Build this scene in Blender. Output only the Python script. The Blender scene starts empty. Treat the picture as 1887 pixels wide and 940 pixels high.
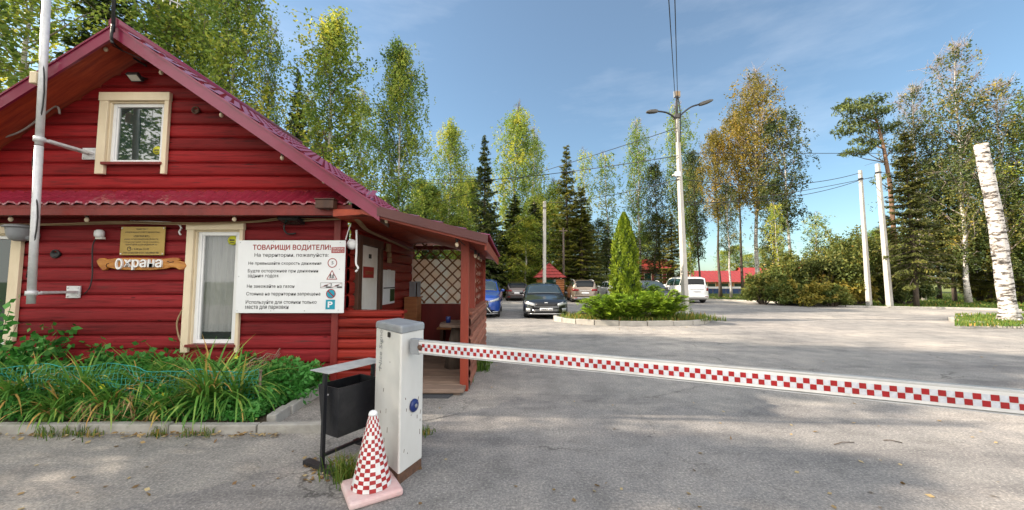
import bpy, bmesh, math, random
import numpy as np
from mathutils import Vector, Matrix
R = math.radians
sc = bpy.context.scene
COL = sc.collection

# ------------------------------------------------------------------ camera, sky, sun, exposure
EYE = 1.55
FPX = 700.0
PITCH = R(3.92)
cd = bpy.data.cameras.new('camera')
cam = bpy.data.objects.new('camera', cd)
COL.objects.link(cam)
cam.location = (0, 0, EYE)
cam.rotation_euler = (R(90) + PITCH, 0, 0)
cd.sensor_fit = 'HORIZONTAL'
cd.sensor_width = 36
cd.lens = 36 * FPX / 1887
cd.clip_start = 0.05
cd.clip_end = 2000
sc.camera = cam

SUN_EL = R(31)
SUN_AZ = math.atan2(0.06, -1.0)          # direction towards the sun: from the left, a little behind the scene
SUN_DIR = Vector((math.cos(SUN_AZ) * math.cos(SUN_EL), math.sin(SUN_AZ) * math.cos(SUN_EL), math.sin(SUN_EL)))
sl = bpy.data.lights.new('sun', 'SUN')
sun = bpy.data.objects.new('sun', sl)
COL.objects.link(sun)
sun.rotation_euler = SUN_DIR.to_track_quat('Z', 'Y').to_euler()
sl.energy = 5.0
sl.angle = R(0.6)
sl.color = (1.0, 0.87, 0.70)

w = bpy.data.worlds.new('World')
sc.world = w
w.use_nodes = True
wn = w.node_tree.nodes
wl = w.node_tree.links
bg = wn['Background']
sky = wn.new('ShaderNodeTexSky')
sky.sky_type = 'NISHITA'
sky.sun_disc = False
sky.sun_elevation = SUN_EL
sky.sun_rotation = math.pi / 2 - SUN_AZ
sky.air_density = 1.0
sky.dust_density = 0.9
sky.ozone_density = 0.6
# thin cloud veils, plus an added white fill behind the photographer that lifts the shade
tc = wn.new('ShaderNodeTexCoord')
mp = wn.new('ShaderNodeMapping')
mp.inputs['Scale'].default_value = (1.2, 1.6, 5.0)
nz = wn.new('ShaderNodeTexNoise')
nz.inputs['Scale'].default_value = 1.7
nz.inputs['Detail'].default_value = 7
nz.inputs['Roughness'].default_value = 0.6
wl.new(tc.outputs['Generated'], mp.inputs['Vector'])
wl.new(mp.outputs['Vector'], nz.inputs['Vector'])
rp = wn.new('ShaderNodeMapRange')
rp.inputs['From Min'].default_value = 0.47
rp.inputs['From Max'].default_value = 0.85
rp.inputs['To Min'].default_value = 0.025
rp.inputs['To Max'].default_value = 0.11
wl.new(nz.outputs['Fac'], rp.inputs['Value'])
sep = wn.new('ShaderNodeSeparateXYZ')
wl.new(tc.outputs['Generated'], sep.inputs[0])
bk = wn.new('ShaderNodeMapRange')
bk.inputs['From Min'].default_value = 0.1
bk.inputs['From Max'].default_value = -0.55
bk.inputs['To Max'].default_value = 0.88
wl.new(sep.outputs['Y'], bk.inputs['Value'])
mxm = wn.new('ShaderNodeMath')
mxm.operation = 'MAXIMUM'
wl.new(rp.outputs[0], mxm.inputs[0])
wl.new(bk.outputs[0], mxm.inputs[1])
mx = wn.new('ShaderNodeMixRGB')
mx.inputs['Color2'].default_value = (15.6, 15.0, 14.2, 1)
wl.new(mxm.outputs[0], mx.inputs['Fac'])
tn = wn.new('ShaderNodeMixRGB')
tn.blend_type = 'MULTIPLY'
tn.inputs['Fac'].default_value = 1
tn.inputs['Color2'].default_value = (0.70, 0.91, 0.97, 1)
wl.new(sky.outputs[0], tn.inputs['Color1'])
wl.new(tn.outputs[0], mx.inputs['Color1'])
wl.new(mx.outputs[0], bg.inputs['Color'])
bg.inputs['Strength'].default_value = 0.095

sc.view_settings.view_transform = 'Standard'
sc.view_settings.look = 'None'
sc.view_settings.gamma = 1
sc.view_settings.exposure = 1.08
sc.view_settings.use_curve_mapping = False
try:
    sc.cycles.sample_clamp_indirect = 4.0
    sc.cycles.max_bounces = 6
    sc.cycles.diffuse_bounces = 3
    sc.cycles.glossy_bounces = 3
    sc.cycles.transmission_bounces = 4
    sc.cycles.transparent_max_bounces = 8
    sc.cycles.caustics_reflective = False
    sc.cycles.caustics_refractive = False
except Exception:
    pass

# ------------------------------------------------------------------ pixel <-> place
CP, SP = math.cos(PITCH), math.sin(PITCH)

def ray(px, py):
    u = (px - 943.5) / FPX
    v = (470 - py) / FPX
    return Vector((u, CP - v * SP, SP + v * CP))

def P(px, py, Y):
    d = ray(px, py)
    t = Y / d.y
    return Vector((d.x * t, Y, EYE + d.z * t))

def G(px, py, z=0.0):
    d = ray(px, py)
    t = (z - EYE) / d.z
    return Vector((d.x * t, d.y * t, z))

# ------------------------------------------------------------------ materials
def _nodes(name):
    m = bpy.data.materials.new(name)
    m.use_nodes = True
    n = m.node_tree.nodes
    return m, n, m.node_tree.links, n['Principled BSDF']

def ramp(n, stops):
    r = n.new('ShaderNodeValToRGB')
    e = r.color_ramp.elements
    while len(e) > 1:
        e.remove(e[-1])
    e[0].position = stops[0][0]
    e[0].color = (*stops[0][1], 1)
    for p, c in stops[1:]:
        k = e.new(p)
        k.color = (*c, 1)
    return r

def pm(name, c1, c2=None, scale=6, rough=0.6, bump=0.0, bscale=40, metal=0.0, stretch=(1, 1, 1), coat=0.0, detail=6, lo=0.35, hi=0.65, c3=None, spec=None):
    """noise-mixed principled material"""
    m, n, l, b = _nodes(name)
    t = n.new('ShaderNodeTexCoord')
    mp = n.new('ShaderNodeMapping')
    mp.inputs['Scale'].default_value = stretch
    l.new(t.outputs['Object'], mp.inputs['Vector'])
    nz = n.new('ShaderNodeTexNoise')
    nz.inputs['Scale'].default_value = scale
    nz.inputs['Detail'].default_value = detail
    nz.inputs['Roughness'].default_value = 0.62
    l.new(mp.outputs[0], nz.inputs['Vector'])
    c2 = c2 or tuple(x * 0.8 for x in c1)
    st = [(lo, c1), (hi, c2)]
    if c3:
        st.append((min(1, hi + 0.13), c3))
    r = ramp(n, st)
    l.new(nz.outputs['Fac'], r.inputs[0])
    l.new(r.outputs[0], b.inputs['Base Color'])
    b.inputs['Roughness'].default_value = rough
    b.inputs['Metallic'].default_value = metal
    b.inputs['Coat Weight'].default_value = coat
    if coat:
        b.inputs['Coat Roughness'].default_value = 0.04
    if spec is not None:
        b.inputs['Specular IOR Level'].default_value = spec
    if bump:
        n2 = n.new('ShaderNodeTexNoise')
        n2.inputs['Scale'].default_value = bscale
        n2.inputs['Detail'].default_value = 5
        l.new(mp.outputs[0], n2.inputs['Vector'])
        bp = n.new('ShaderNodeBump')
        bp.inputs['Strength'].default_value = bump
        bp.inputs['Distance'].default_value = 0.02
        l.new(n2.outputs['Fac'], bp.inputs['Height'])
        l.new(bp.outputs[0], b.inputs['Normal'])
    return m

def leafmat(name, stops, trans=0.35, rough=0.55):
    m, n, l, b = _nodes(name)
    a = n.new('ShaderNodeAttribute')
    a.attribute_name = 'tint'
    oi = n.new('ShaderNodeObjectInfo')
    ad = n.new('ShaderNodeMath')
    ad.operation = 'MULTIPLY_ADD'
    ad.inputs[1].default_value = 0.22
    l.new(oi.outputs['Random'], ad.inputs[0])
    sb = n.new('ShaderNodeMath')
    sb.operation = 'SUBTRACT'
    sb.inputs[1].default_value = 0.11
    l.new(a.outputs['Fac'], ad.inputs[2])
    l.new(ad.outputs[0], sb.inputs[0])
    r = ramp(n, stops)
    l.new(sb.outputs[0], r.inputs[0])
    l.new(r.outputs[0], b.inputs['Base Color'])
    b.inputs['Roughness'].default_value = rough
    b.inputs['Specular IOR Level'].default_value = 0.3
    tr = n.new('ShaderNodeBsdfTranslucent')
    l.new(r.outputs[0], tr.inputs['Color'])
    ms = n.new('ShaderNodeMixShader')
    ms.inputs[0].default_value = trans
    l.new(b.outputs[0], ms.inputs[1])
    l.new(tr.outputs[0], ms.inputs[2])
    l.new(ms.outputs[0], n['Material Output'].inputs['Surface'])
    return m

M = {}
def logmat(name, c1, c2, c3, rough=0.55):
    """painted log: long grain, darker weathered streaks, small knots"""
    m, n, l, b = _nodes(name)
    t = n.new('ShaderNodeTexCoord')
    mp = n.new('ShaderNodeMapping')
    mp.inputs['Scale'].default_value = (0.55, 0.55, 7)
    l.new(t.outputs['Object'], mp.inputs['Vector'])
    nz = n.new('ShaderNodeTexNoise')
    nz.inputs['Scale'].default_value = 2.6
    nz.inputs['Detail'].default_value = 8
    nz.inputs['Roughness'].default_value = 0.68
    l.new(mp.outputs[0], nz.inputs['Vector'])
    r = ramp(n, [(0.34, c2), (0.47, c1), (0.58, c1), (0.7, c3)])
    l.new(nz.outputs['Fac'], r.inputs[0])
    # every log a little different
    sx = n.new('ShaderNodeSeparateXYZ')
    l.new(t.outputs['Object'], sx.inputs[0])
    fl = n.new('ShaderNodeMath')
    fl.operation = 'MULTIPLY'
    fl.inputs[1].default_value = 1 / 0.193
    l.new(sx.outputs['Z'], fl.inputs[0])
    f2 = n.new('ShaderNodeMath')
    f2.operation = 'FLOOR'
    l.new(fl.outputs[0], f2.inputs[0])
    wn_ = n.new('ShaderNodeTexWhiteNoise')
    wn_.noise_dimensions = '1D'
    l.new(f2.outputs[0], wn_.inputs['W'])
    mr = n.new('ShaderNodeMapRange')
    mr.inputs['To Min'].default_value = 0.72
    mr.inputs['To Max'].default_value = 1.25
    l.new(wn_.outputs['Value'], mr.inputs['Value'])
    # knots
    mp2 = n.new('ShaderNodeMapping')
    mp2.inputs['Scale'].default_value = (1.6, 1.6, 5.2)
    l.new(t.outputs['Object'], mp2.inputs['Vector'])
    vo = n.new('ShaderNodeTexVoronoi')
    vo.inputs['Scale'].default_value = 1.0
    l.new(mp2.outputs[0], vo.inputs['Vector'])
    kr = ramp(n, [(0.035, (0.25, 0.25, 0.25)), (0.07, (1, 1, 1))])
    l.new(vo.outputs['Distance'], kr.inputs[0])
    mu = n.new('ShaderNodeMixRGB')
    mu.blend_type = 'MULTIPLY'
    mu.inputs[0].default_value = 1
    l.new(r.outputs[0], mu.inputs[1])
    l.new(mr.outputs[0], mu.inputs[2])
    m2 = n.new('ShaderNodeMixRGB')
    m2.blend_type = 'MULTIPLY'
    m2.inputs[0].default_value = 0.8
    l.new(mu.outputs[0], m2.inputs[1])
    l.new(kr.outputs[0], m2.inputs[2])
    mp3 = n.new('ShaderNodeMapping')
    mp3.inputs['Scale'].default_value = (0.9, 0.9, 34)
    l.new(t.outputs['Object'], mp3.inputs['Vector'])
    n3 = n.new('ShaderNodeTexNoise')
    n3.inputs['Scale'].default_value = 2.0
    n3.inputs['Detail'].default_value = 6
    l.new(mp3.outputs[0], n3.inputs['Vector'])
    g3 = ramp(n, [(0.3, (0.55, 0.55, 0.55)), (0.5, (1, 1, 1)), (0.7, (1.2, 1.25, 1.25))])
    l.new(n3.outputs['Fac'], g3.inputs[0])
    m3_ = n.new('ShaderNodeMixRGB')
    m3_.blend_type = 'MULTIPLY'
    m3_.inputs[0].default_value = 0.85
    l.new(m2.outputs[0], m3_.inputs[1])
    l.new(g3.outputs[0], m3_.inputs[2])
    l.new(m3_.outputs[0], b.inputs['Base Color'])
    b.inputs['Roughness'].default_value = rough
    b.inputs['Specular IOR Level'].default_value = 0.15
    bp = n.new('ShaderNodeBump')
    bp.inputs['Strength'].default_value = 0.5
    bp.inputs['Distance'].default_value = 0.012
    l.new(nz.outputs['Fac'], bp.inputs['Height'])
    l.new(bp.outputs[0], b.inputs['Normal'])
    return m

M['log'] = logmat('red_log_paint', (0.235, 0.012, 0.014), (0.13, 0.007, 0.009), (0.055, 0.013, 0.014))
M['log_low'] = logmat('faded_red_log_paint', (0.215, 0.017, 0.021), (0.14, 0.011, 0.014), (0.085, 0.028, 0.028))
M['log_pale'] = logmat('weathered_log', (0.3, 0.12, 0.08), (0.23, 0.075, 0.05), (0.18, 0.085, 0.065), 0.7)
M['log_porch'] = logmat('glossy_red_log_paint', (0.25, 0.024, 0.017), (0.17, 0.014, 0.012), (0.11, 0.03, 0.025), 0.4)
M['redwood'] = pm('red_painted_wood', (0.21, 0.016, 0.013), (0.14, 0.011, 0.01), 5, 0.5, 0.2, 30, stretch=(1, 1, 0.3))
M['redpost'] = pm('bright_red_post_paint', (0.27, 0.036, 0.014), (0.2, 0.025, 0.012), 5, 0.5, 0.2, 30, stretch=(1, 1, 0.2))
M['soffit'] = pm('orange_red_boards', (0.46, 0.075, 0.025), (0.24, 0.028, 0.014), 3, 0.55, 0.2, 25, stretch=(0.6, 7, 0.6))
M['tile'] = pm('red_metal_tile', (0.26, 0.02, 0.045), (0.2, 0.015, 0.034), 4, 0.28, 0.0, coat=0.8)
M['barge'] = pm('crimson_sheet_metal', (0.22, 0.014, 0.055), (0.18, 0.012, 0.042), 3, 0.32, coat=0.2)
M['brown_sheet'] = pm('brown_sheet_metal', (0.11, 0.035, 0.035), (0.08, 0.025, 0.027), 3, 0.35)
M['cream'] = pm('cream_painted_wood', (0.78, 0.66, 0.48), (0.7, 0.58, 0.41), 4, 0.5, 0.15, 30, stretch=(1, 1, 0.4))
M['pvc'] = pm('white_pvc', (0.82, 0.82, 0.83), (0.76, 0.76, 0.78), 3, 0.3)
M['white_board'] = pm('white_sign_board', (0.77, 0.78, 0.80), (0.72, 0.73, 0.75), 3, 0.4, c3=(0.66, 0.65, 0.63))
M['white_metal'] = pm('white_painted_metal', (0.78, 0.77, 0.74), (0.69, 0.67, 0.62), 5, 0.45, 0.08, 20)
M['ink_red'] = pm('dark_red_ink', (0.33, 0.018, 0.015), None, 3, 0.6)
M['ink'] = pm('black_ink', (0.035, 0.033, 0.035), None, 3, 0.6)
M['ink_blue'] = pm('cyan_blue_ink', (0.0, 0.33, 0.47), None, 3, 0.5)
M['ink_pink'] = pm('faded_red_ink', (0.42, 0.09, 0.09), None, 3, 0.5)
M['yellow'] = pm('yellow_sticker', (0.62, 0.62, 0.04), None, 3, 0.5)
M['gold'] = pm('brass_plate', (0.36, 0.25, 0.075), (0.29, 0.195, 0.05), 2, 0.38, metal=0.55)
M['carved'] = pm('carved_orange_wood', (0.55, 0.24, 0.04), (0.34, 0.11, 0.015), 5, 0.4, 0.4, 14, stretch=(1, 1, 3))
M['galv'] = pm('galvanised_steel', (0.66, 0.66, 0.67), (0.54, 0.54, 0.56), 14, 0.4, metal=0.15, c3=(0.72, 0.72, 0.72))
M['grey_plastic'] = pm('grey_plastic', (0.28, 0.29, 0.31), (0.23, 0.24, 0.26), 4, 0.45)
M['grey_cap'] = pm('grey_cap_plastic', (0.3, 0.32, 0.34), (0.25, 0.26, 0.28), 6, 0.5, 0.1, 40)
M['black_metal'] = pm('black_painted_metal', (0.010, 0.011, 0.015), (0.022, 0.022, 0.026), 7, 0.38, 0.15, 30, c3=(0.08, 0.065, 0.06), lo=0.45, hi=0.7)
M['black'] = pm('black_plastic', (0.018, 0.018, 0.02), None, 5, 0.45)
M['rubber'] = pm('tyre_rubber', (0.02, 0.02, 0.021), (0.035, 0.034, 0.033), 6, 0.8)
M['darkwood'] = pm('dark_brown_wood', (0.10, 0.04, 0.02), (0.05, 0.02, 0.012), 4, 0.55, 0.2, 20, stretch=(1, 1, 0.3))
M['greywood'] = pm('grey_worn_planks', (0.27, 0.19, 0.145), (0.16, 0.115, 0.09), 5, 0.75, 0.3, 20, stretch=(0.4, 1, 1))
M['lattice'] = pm('varnished_lattice_strips', (0.30, 0.125, 0.04), (0.19, 0.07, 0.024), 5, 0.5)
M['twig'] = pm('thin_twigs', (0.16, 0.125, 0.1), (0.11, 0.085, 0.07), 5, 0.9)
M['paletwig'] = pm('pale_twigs', (0.34, 0.28, 0.25), (0.25, 0.2, 0.18), 5, 0.9)
M['bark'] = pm('grey_brown_bark', (0.12, 0.09, 0.07), (0.055, 0.042, 0.034), 7, 0.9, 0.8, 18, stretch=(1, 1, 0.25))
M['pinebark'] = pm('orange_pine_bark', (0.24, 0.14, 0.085), (0.12, 0.07, 0.045), 6, 0.9, 0.6, 18, stretch=(1, 1, 0.4))
M['concrete'] = pm('light_concrete', (0.42, 0.395, 0.355), (0.33, 0.31, 0.28), 5, 0.85, 0.2, 50, c3=(0.3, 0.28, 0.26))
M['pole_conc'] = pm('pole_concrete', (0.47, 0.45, 0.41), (0.39, 0.37, 0.34), 2.5, 0.85, 0.1, 40)
M['kerbstone'] = pm('kerb_concrete', (0.40, 0.385, 0.355), (0.3, 0.285, 0.26), 7, 0.9, 0.3, 50, c3=(0.2, 0.19, 0.165))
M['blue_plastic'] = pm('blue_plastic', (0.012, 0.03, 0.16), None, 5, 0.3)
M['tape_white'] = pm('white_reflective_tape', (0.80, 0.80, 0.84), (0.72, 0.73, 0.78), 30, 0.35)
M['tape_red'] = pm('red_reflective_tape', (0.42, 0.008, 0.014), (0.34, 0.006, 0.012), 30, 0.35)
M['arm_grey'] = pm('anodised_aluminium', (0.42, 0.42, 0.41), (0.36, 0.35, 0.33), 6, 0.35, metal=0.4)
M['cone_white'] = pm('scuffed_white_tape', (0.78, 0.77, 0.77), (0.68, 0.66, 0.65), 9, 0.4, c3=(0.42, 0.37, 0.33), hi=0.62)
M['cone_red'] = pm('scuffed_red_tape', (0.38, 0.012, 0.016), (0.3, 0.012, 0.014), 9, 0.4, c3=(0.34, 0.14, 0.12), hi=0.64)
M['cone_base'] = pm('pinkish_white_paint', (0.72, 0.56, 0.54), (0.66, 0.42, 0.41), 6, 0.6, 0.2, 30, c3=(0.5, 0.42, 0.4))
M['rust'] = pm('rusty_base', (0.15, 0.075, 0.045), (0.08, 0.045, 0.03), 20, 0.9, 0.5, 50, c3=(0.3, 0.24, 0.2))
M['net'] = pm('turquoise_net', (0.05, 0.42, 0.36), (0.03, 0.32, 0.27), 5, 0.5)
M['wire_net'] = pm('brownish_wire_net', (0.35, 0.25, 0.19), (0.25, 0.2, 0.14), 5, 0.6)
M['cable'] = pm('black_cable', (0.018, 0.018, 0.02), None, 5, 0.6)
M['cable_tan'] = pm('tan_cable', (0.38, 0.26, 0.15), (0.28, 0.19, 0.1), 5, 0.6)
M['cable_grey'] = pm('grey_cable', (0.34, 0.31, 0.29), None, 5, 0.6)
M['bulb'] = pm('clear_bulb', (0.75, 0.62, 0.45), None, 5, 0.12)
M['mat_rubber'] = pm('ribbed_mat', (0.07, 0.075, 0.085), (0.045, 0.048, 0.055), 60, 0.85, 0.5, 90)
M['paper'] = pm('white_paper', (0.78, 0.78, 0.78), (0.7, 0.7, 0.72), 6, 0.6)
M['floodglass'] = pm('lamp_glass', (0.62, 0.62, 0.55), None, 5, 0.15)
M['roof_red'] = pm('bright_red_metal_roof', (0.34, 0.05, 0.04), (0.27, 0.036, 0.03), 2, 0.4)
M['orange_wood'] = pm('orange_log_wood', (0.42, 0.17, 0.06), (0.30, 0.11, 0.04), 3, 0.6, stretch=(0.4, 0.4, 5))
M['blue_fence'] = pm('dark_blue_panel', (0.02, 0.06, 0.18), (0.015, 0.045, 0.13), 3, 0.5)
M['soil'] = pm('dark_soil', (0.06, 0.045, 0.03), (0.1, 0.08, 0.05), 10, 0.95, 0.6, 40)
M['clearpoly'] = None

def glassmat(name, tint=(0.03, 0.04, 0.045), rough=0.02, clear=0.0, ior=1.5, spec=0.9):
    m, n, l, b = _nodes(name)
    b.inputs['Base Color'].default_value = (*tint, 1)
    b.inputs['Roughness'].default_value = rough
    b.inputs['Specular IOR Level'].default_value = spec
    b.inputs['IOR'].default_value = ior
    if clear:
        tr = n.new('ShaderNodeBsdfTransparent')
        ms = n.new('ShaderNodeMixShader')
        ms.inputs[0].default_value = clear
        l.new(b.outputs[0], ms.inputs[1])
        l.new(tr.outputs[0], ms.inputs[2])
        l.new(ms.outputs[0], n['Material Output'].inputs['Surface'])
    return m
M['glass'] = glassmat('window_glass', (0.03, 0.05, 0.045), clear=0.72, ior=1.7)
M['glass_attic'] = glassmat('attic_window_glass', (0.03, 0.055, 0.05), clear=0.15, ior=2.0)
M['glass_dark'] = glassmat('dark_window_glass', (0.012, 0.034, 0.028), ior=1.5, spec=0.45)
M['car_rear_glass'] = glassmat('dark_car_glass', (0.012, 0.014, 0.016), 0.15, spec=0.25)
M['car_glass'] = glassmat('car_glass', (0.05, 0.07, 0.08), 0.03)
M['curtain'] = pm('pale_curtain', (0.82, 0.83, 0.82), (0.66, 0.67, 0.68), 6, 0.9, stretch=(3, 3, 0.3))
def polymat():
    m, n, l, b = _nodes('milky_polycarbonate')
    t = n.new('ShaderNodeTexCoord')
    nz = n.new('ShaderNodeTexNoise')
    nz.inputs['Scale'].default_value = 2.2
    l.new(t.outputs['Object'], nz.inputs['Vector'])
    r = ramp(n, [(0.35, (0.92, 0.76, 0.64)), (0.6, (0.95, 0.92, 0.86))])
    l.new(nz.outputs['Fac'], r.inputs[0])
    l.new(r.outputs[0], b.inputs['Base Color'])
    b.inputs['Roughness'].default_value = 0.4
    tr = n.new('ShaderNodeBsdfTranslucent')
    l.new(r.outputs[0], tr.inputs['Color'])
    ms = n.new('ShaderNodeMixShader')
    ms.inputs[0].default_value = 0.8
    l.new(b.outputs[0], ms.inputs[1])
    l.new(tr.outputs[0], ms.inputs[2])
    l.new(ms.outputs[0], n['Material Output'].inputs['Surface'])
    return m
M['poly'] = polymat()

def birchbark(name, dark=0.45, st=(2.2, 2.2, 9)):
    m, n, l, b = _nodes(name)
    t = n.new('ShaderNodeTexCoord')
    mp = n.new('ShaderNodeMapping')
    mp.inputs['Scale'].default_value = st
    l.new(t.outputs['Object'], mp.inputs['Vector'])
    nz = n.new('ShaderNodeTexNoise')
    nz.inputs['Scale'].default_value = 2.2
    nz.inputs['Detail'].default_value = 7
    nz.inputs['Roughness'].default_value = 0.7
    l.new(mp.outputs[0], nz.inputs['Vector'])
    r = ramp(n, [(dark - 0.06, (0.03, 0.026, 0.024)), (dark, (0.2, 0.17, 0.15)), (dark + 0.05, (0.58, 0.555, 0.53)), (0.75, (0.5, 0.43, 0.38))])
    l.new(nz.outputs['Fac'], r.inputs[0])
    l.new(r.outputs[0], b.inputs['Base Color'])
    b.inputs['Roughness'].default_value = 0.8
    bp = n.new('ShaderNodeBump')
    bp.inputs['Strength'].default_value = 0.5
    bp.inputs['Distance'].default_value = 0.02
    l.new(nz.outputs['Fac'], bp.inputs['Height'])
    l.new(bp.outputs[0], b.inputs['Normal'])
    return m
M['birch'] = birchbark('birch_bark', 0.43)
M['birch_stump'] = birchbark('old_birch_bark', 0.47, (1.5, 1.5, 4.6))

M['lf_birch'] = leafmat('birch_leaves', [(0, (0.064, 0.120, 0.025)), (0.35, (0.161, 0.248, 0.043)), (0.7, (0.345, 0.409, 0.064)), (0.93, (0.582, 0.517, 0.086)), (1, (0.600, 0.582, 0.064))], 0.42)
M['lf_gold'] = leafmat('golden_birch_leaves', [(0, (0.09, 0.095, 0.018)), (0.4, (0.23, 0.19, 0.035)), (0.8, (0.4, 0.27, 0.045)), (1, (0.5, 0.31, 0.04))], 0.38)
M['lf_dark'] = leafmat('dark_broad_leaves', [(0, (0.033, 0.054, 0.018)), (0.5, (0.075, 0.105, 0.027)), (0.85, (0.180, 0.180, 0.045)), (1, (0.330, 0.255, 0.045))], 0.3)
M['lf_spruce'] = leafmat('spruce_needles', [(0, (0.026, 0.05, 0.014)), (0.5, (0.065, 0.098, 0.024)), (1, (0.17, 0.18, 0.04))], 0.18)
M['lf_ylspruce'] = leafmat('yellowish_needles', [(0, (0.060, 0.084, 0.017)), (0.5, (0.156, 0.168, 0.026)), (1, (0.312, 0.264, 0.036))], 0.3)
M['lf_olive'] = leafmat('olive_spruce_needles', [(0, (0.035, 0.045, 0.012)), (0.5, (0.095, 0.105, 0.022)), (1, (0.22, 0.19, 0.04))], 0.2)
M['lf_pine'] = leafmat('pine_needles', [(0, (0.04, 0.065, 0.02)), (0.5, (0.1, 0.13, 0.03)), (1, (0.2, 0.22, 0.05))], 0.15)
M['lf_thuja'] = leafmat('thuja_sprays', [(0, (0.066, 0.120, 0.010)), (0.5, (0.156, 0.228, 0.014)), (1, (0.276, 0.336, 0.022))], 0.25)
M['lf_juniper'] = leafmat('juniper_sprays', [(0, (0.052, 0.130, 0.013)), (0.5, (0.169, 0.286, 0.021)), (1, (0.325, 0.429, 0.033))], 0.3)
M['lf_bush'] = leafmat('bush_leaves', [(0, (0.045, 0.075, 0.018)), (0.4, (0.12, 0.155, 0.032)), (0.75, (0.24, 0.22, 0.045)), (1, (0.42, 0.25, 0.045))], 0.32)
M['lf_obush'] = leafmat('orange_bush_leaves', [(0, (0.08, 0.095, 0.016)), (0.5, (0.21, 0.19, 0.03)), (1, (0.4, 0.27, 0.04))], 0.3)
M['lf_grass'] = leafmat('grass_blades', [(0, (0.036, 0.090, 0.014)), (0.5, (0.096, 0.180, 0.024)), (0.85, (0.228, 0.240, 0.048)), (1, (0.480, 0.288, 0.072))], 0.3)
M['lf_lily'] = leafmat('daylily_blades', [(0, (0.051, 0.153, 0.025)), (0.6, (0.153, 0.343, 0.054)), (0.82, (0.361, 0.451, 0.090)), (0.92, (0.600, 0.505, 0.127)), (1, (0.600, 0.361, 0.108))], 0.3)
M['lf_garden'] = leafmat('garden_leaves', [(0, (0.025, 0.110, 0.022)), (0.55, (0.064, 0.258, 0.040)), (0.9, (0.147, 0.386, 0.092)), (1, (0.368, 0.368, 0.110))], 0.3)
M['lf_fallen'] = leafmat('fallen_leaves', [(0, (0.16, 0.09, 0.04)), (0.5, (0.36, 0.24, 0.1)), (1, (0.5, 0.4, 0.22))], 0.1)

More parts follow.
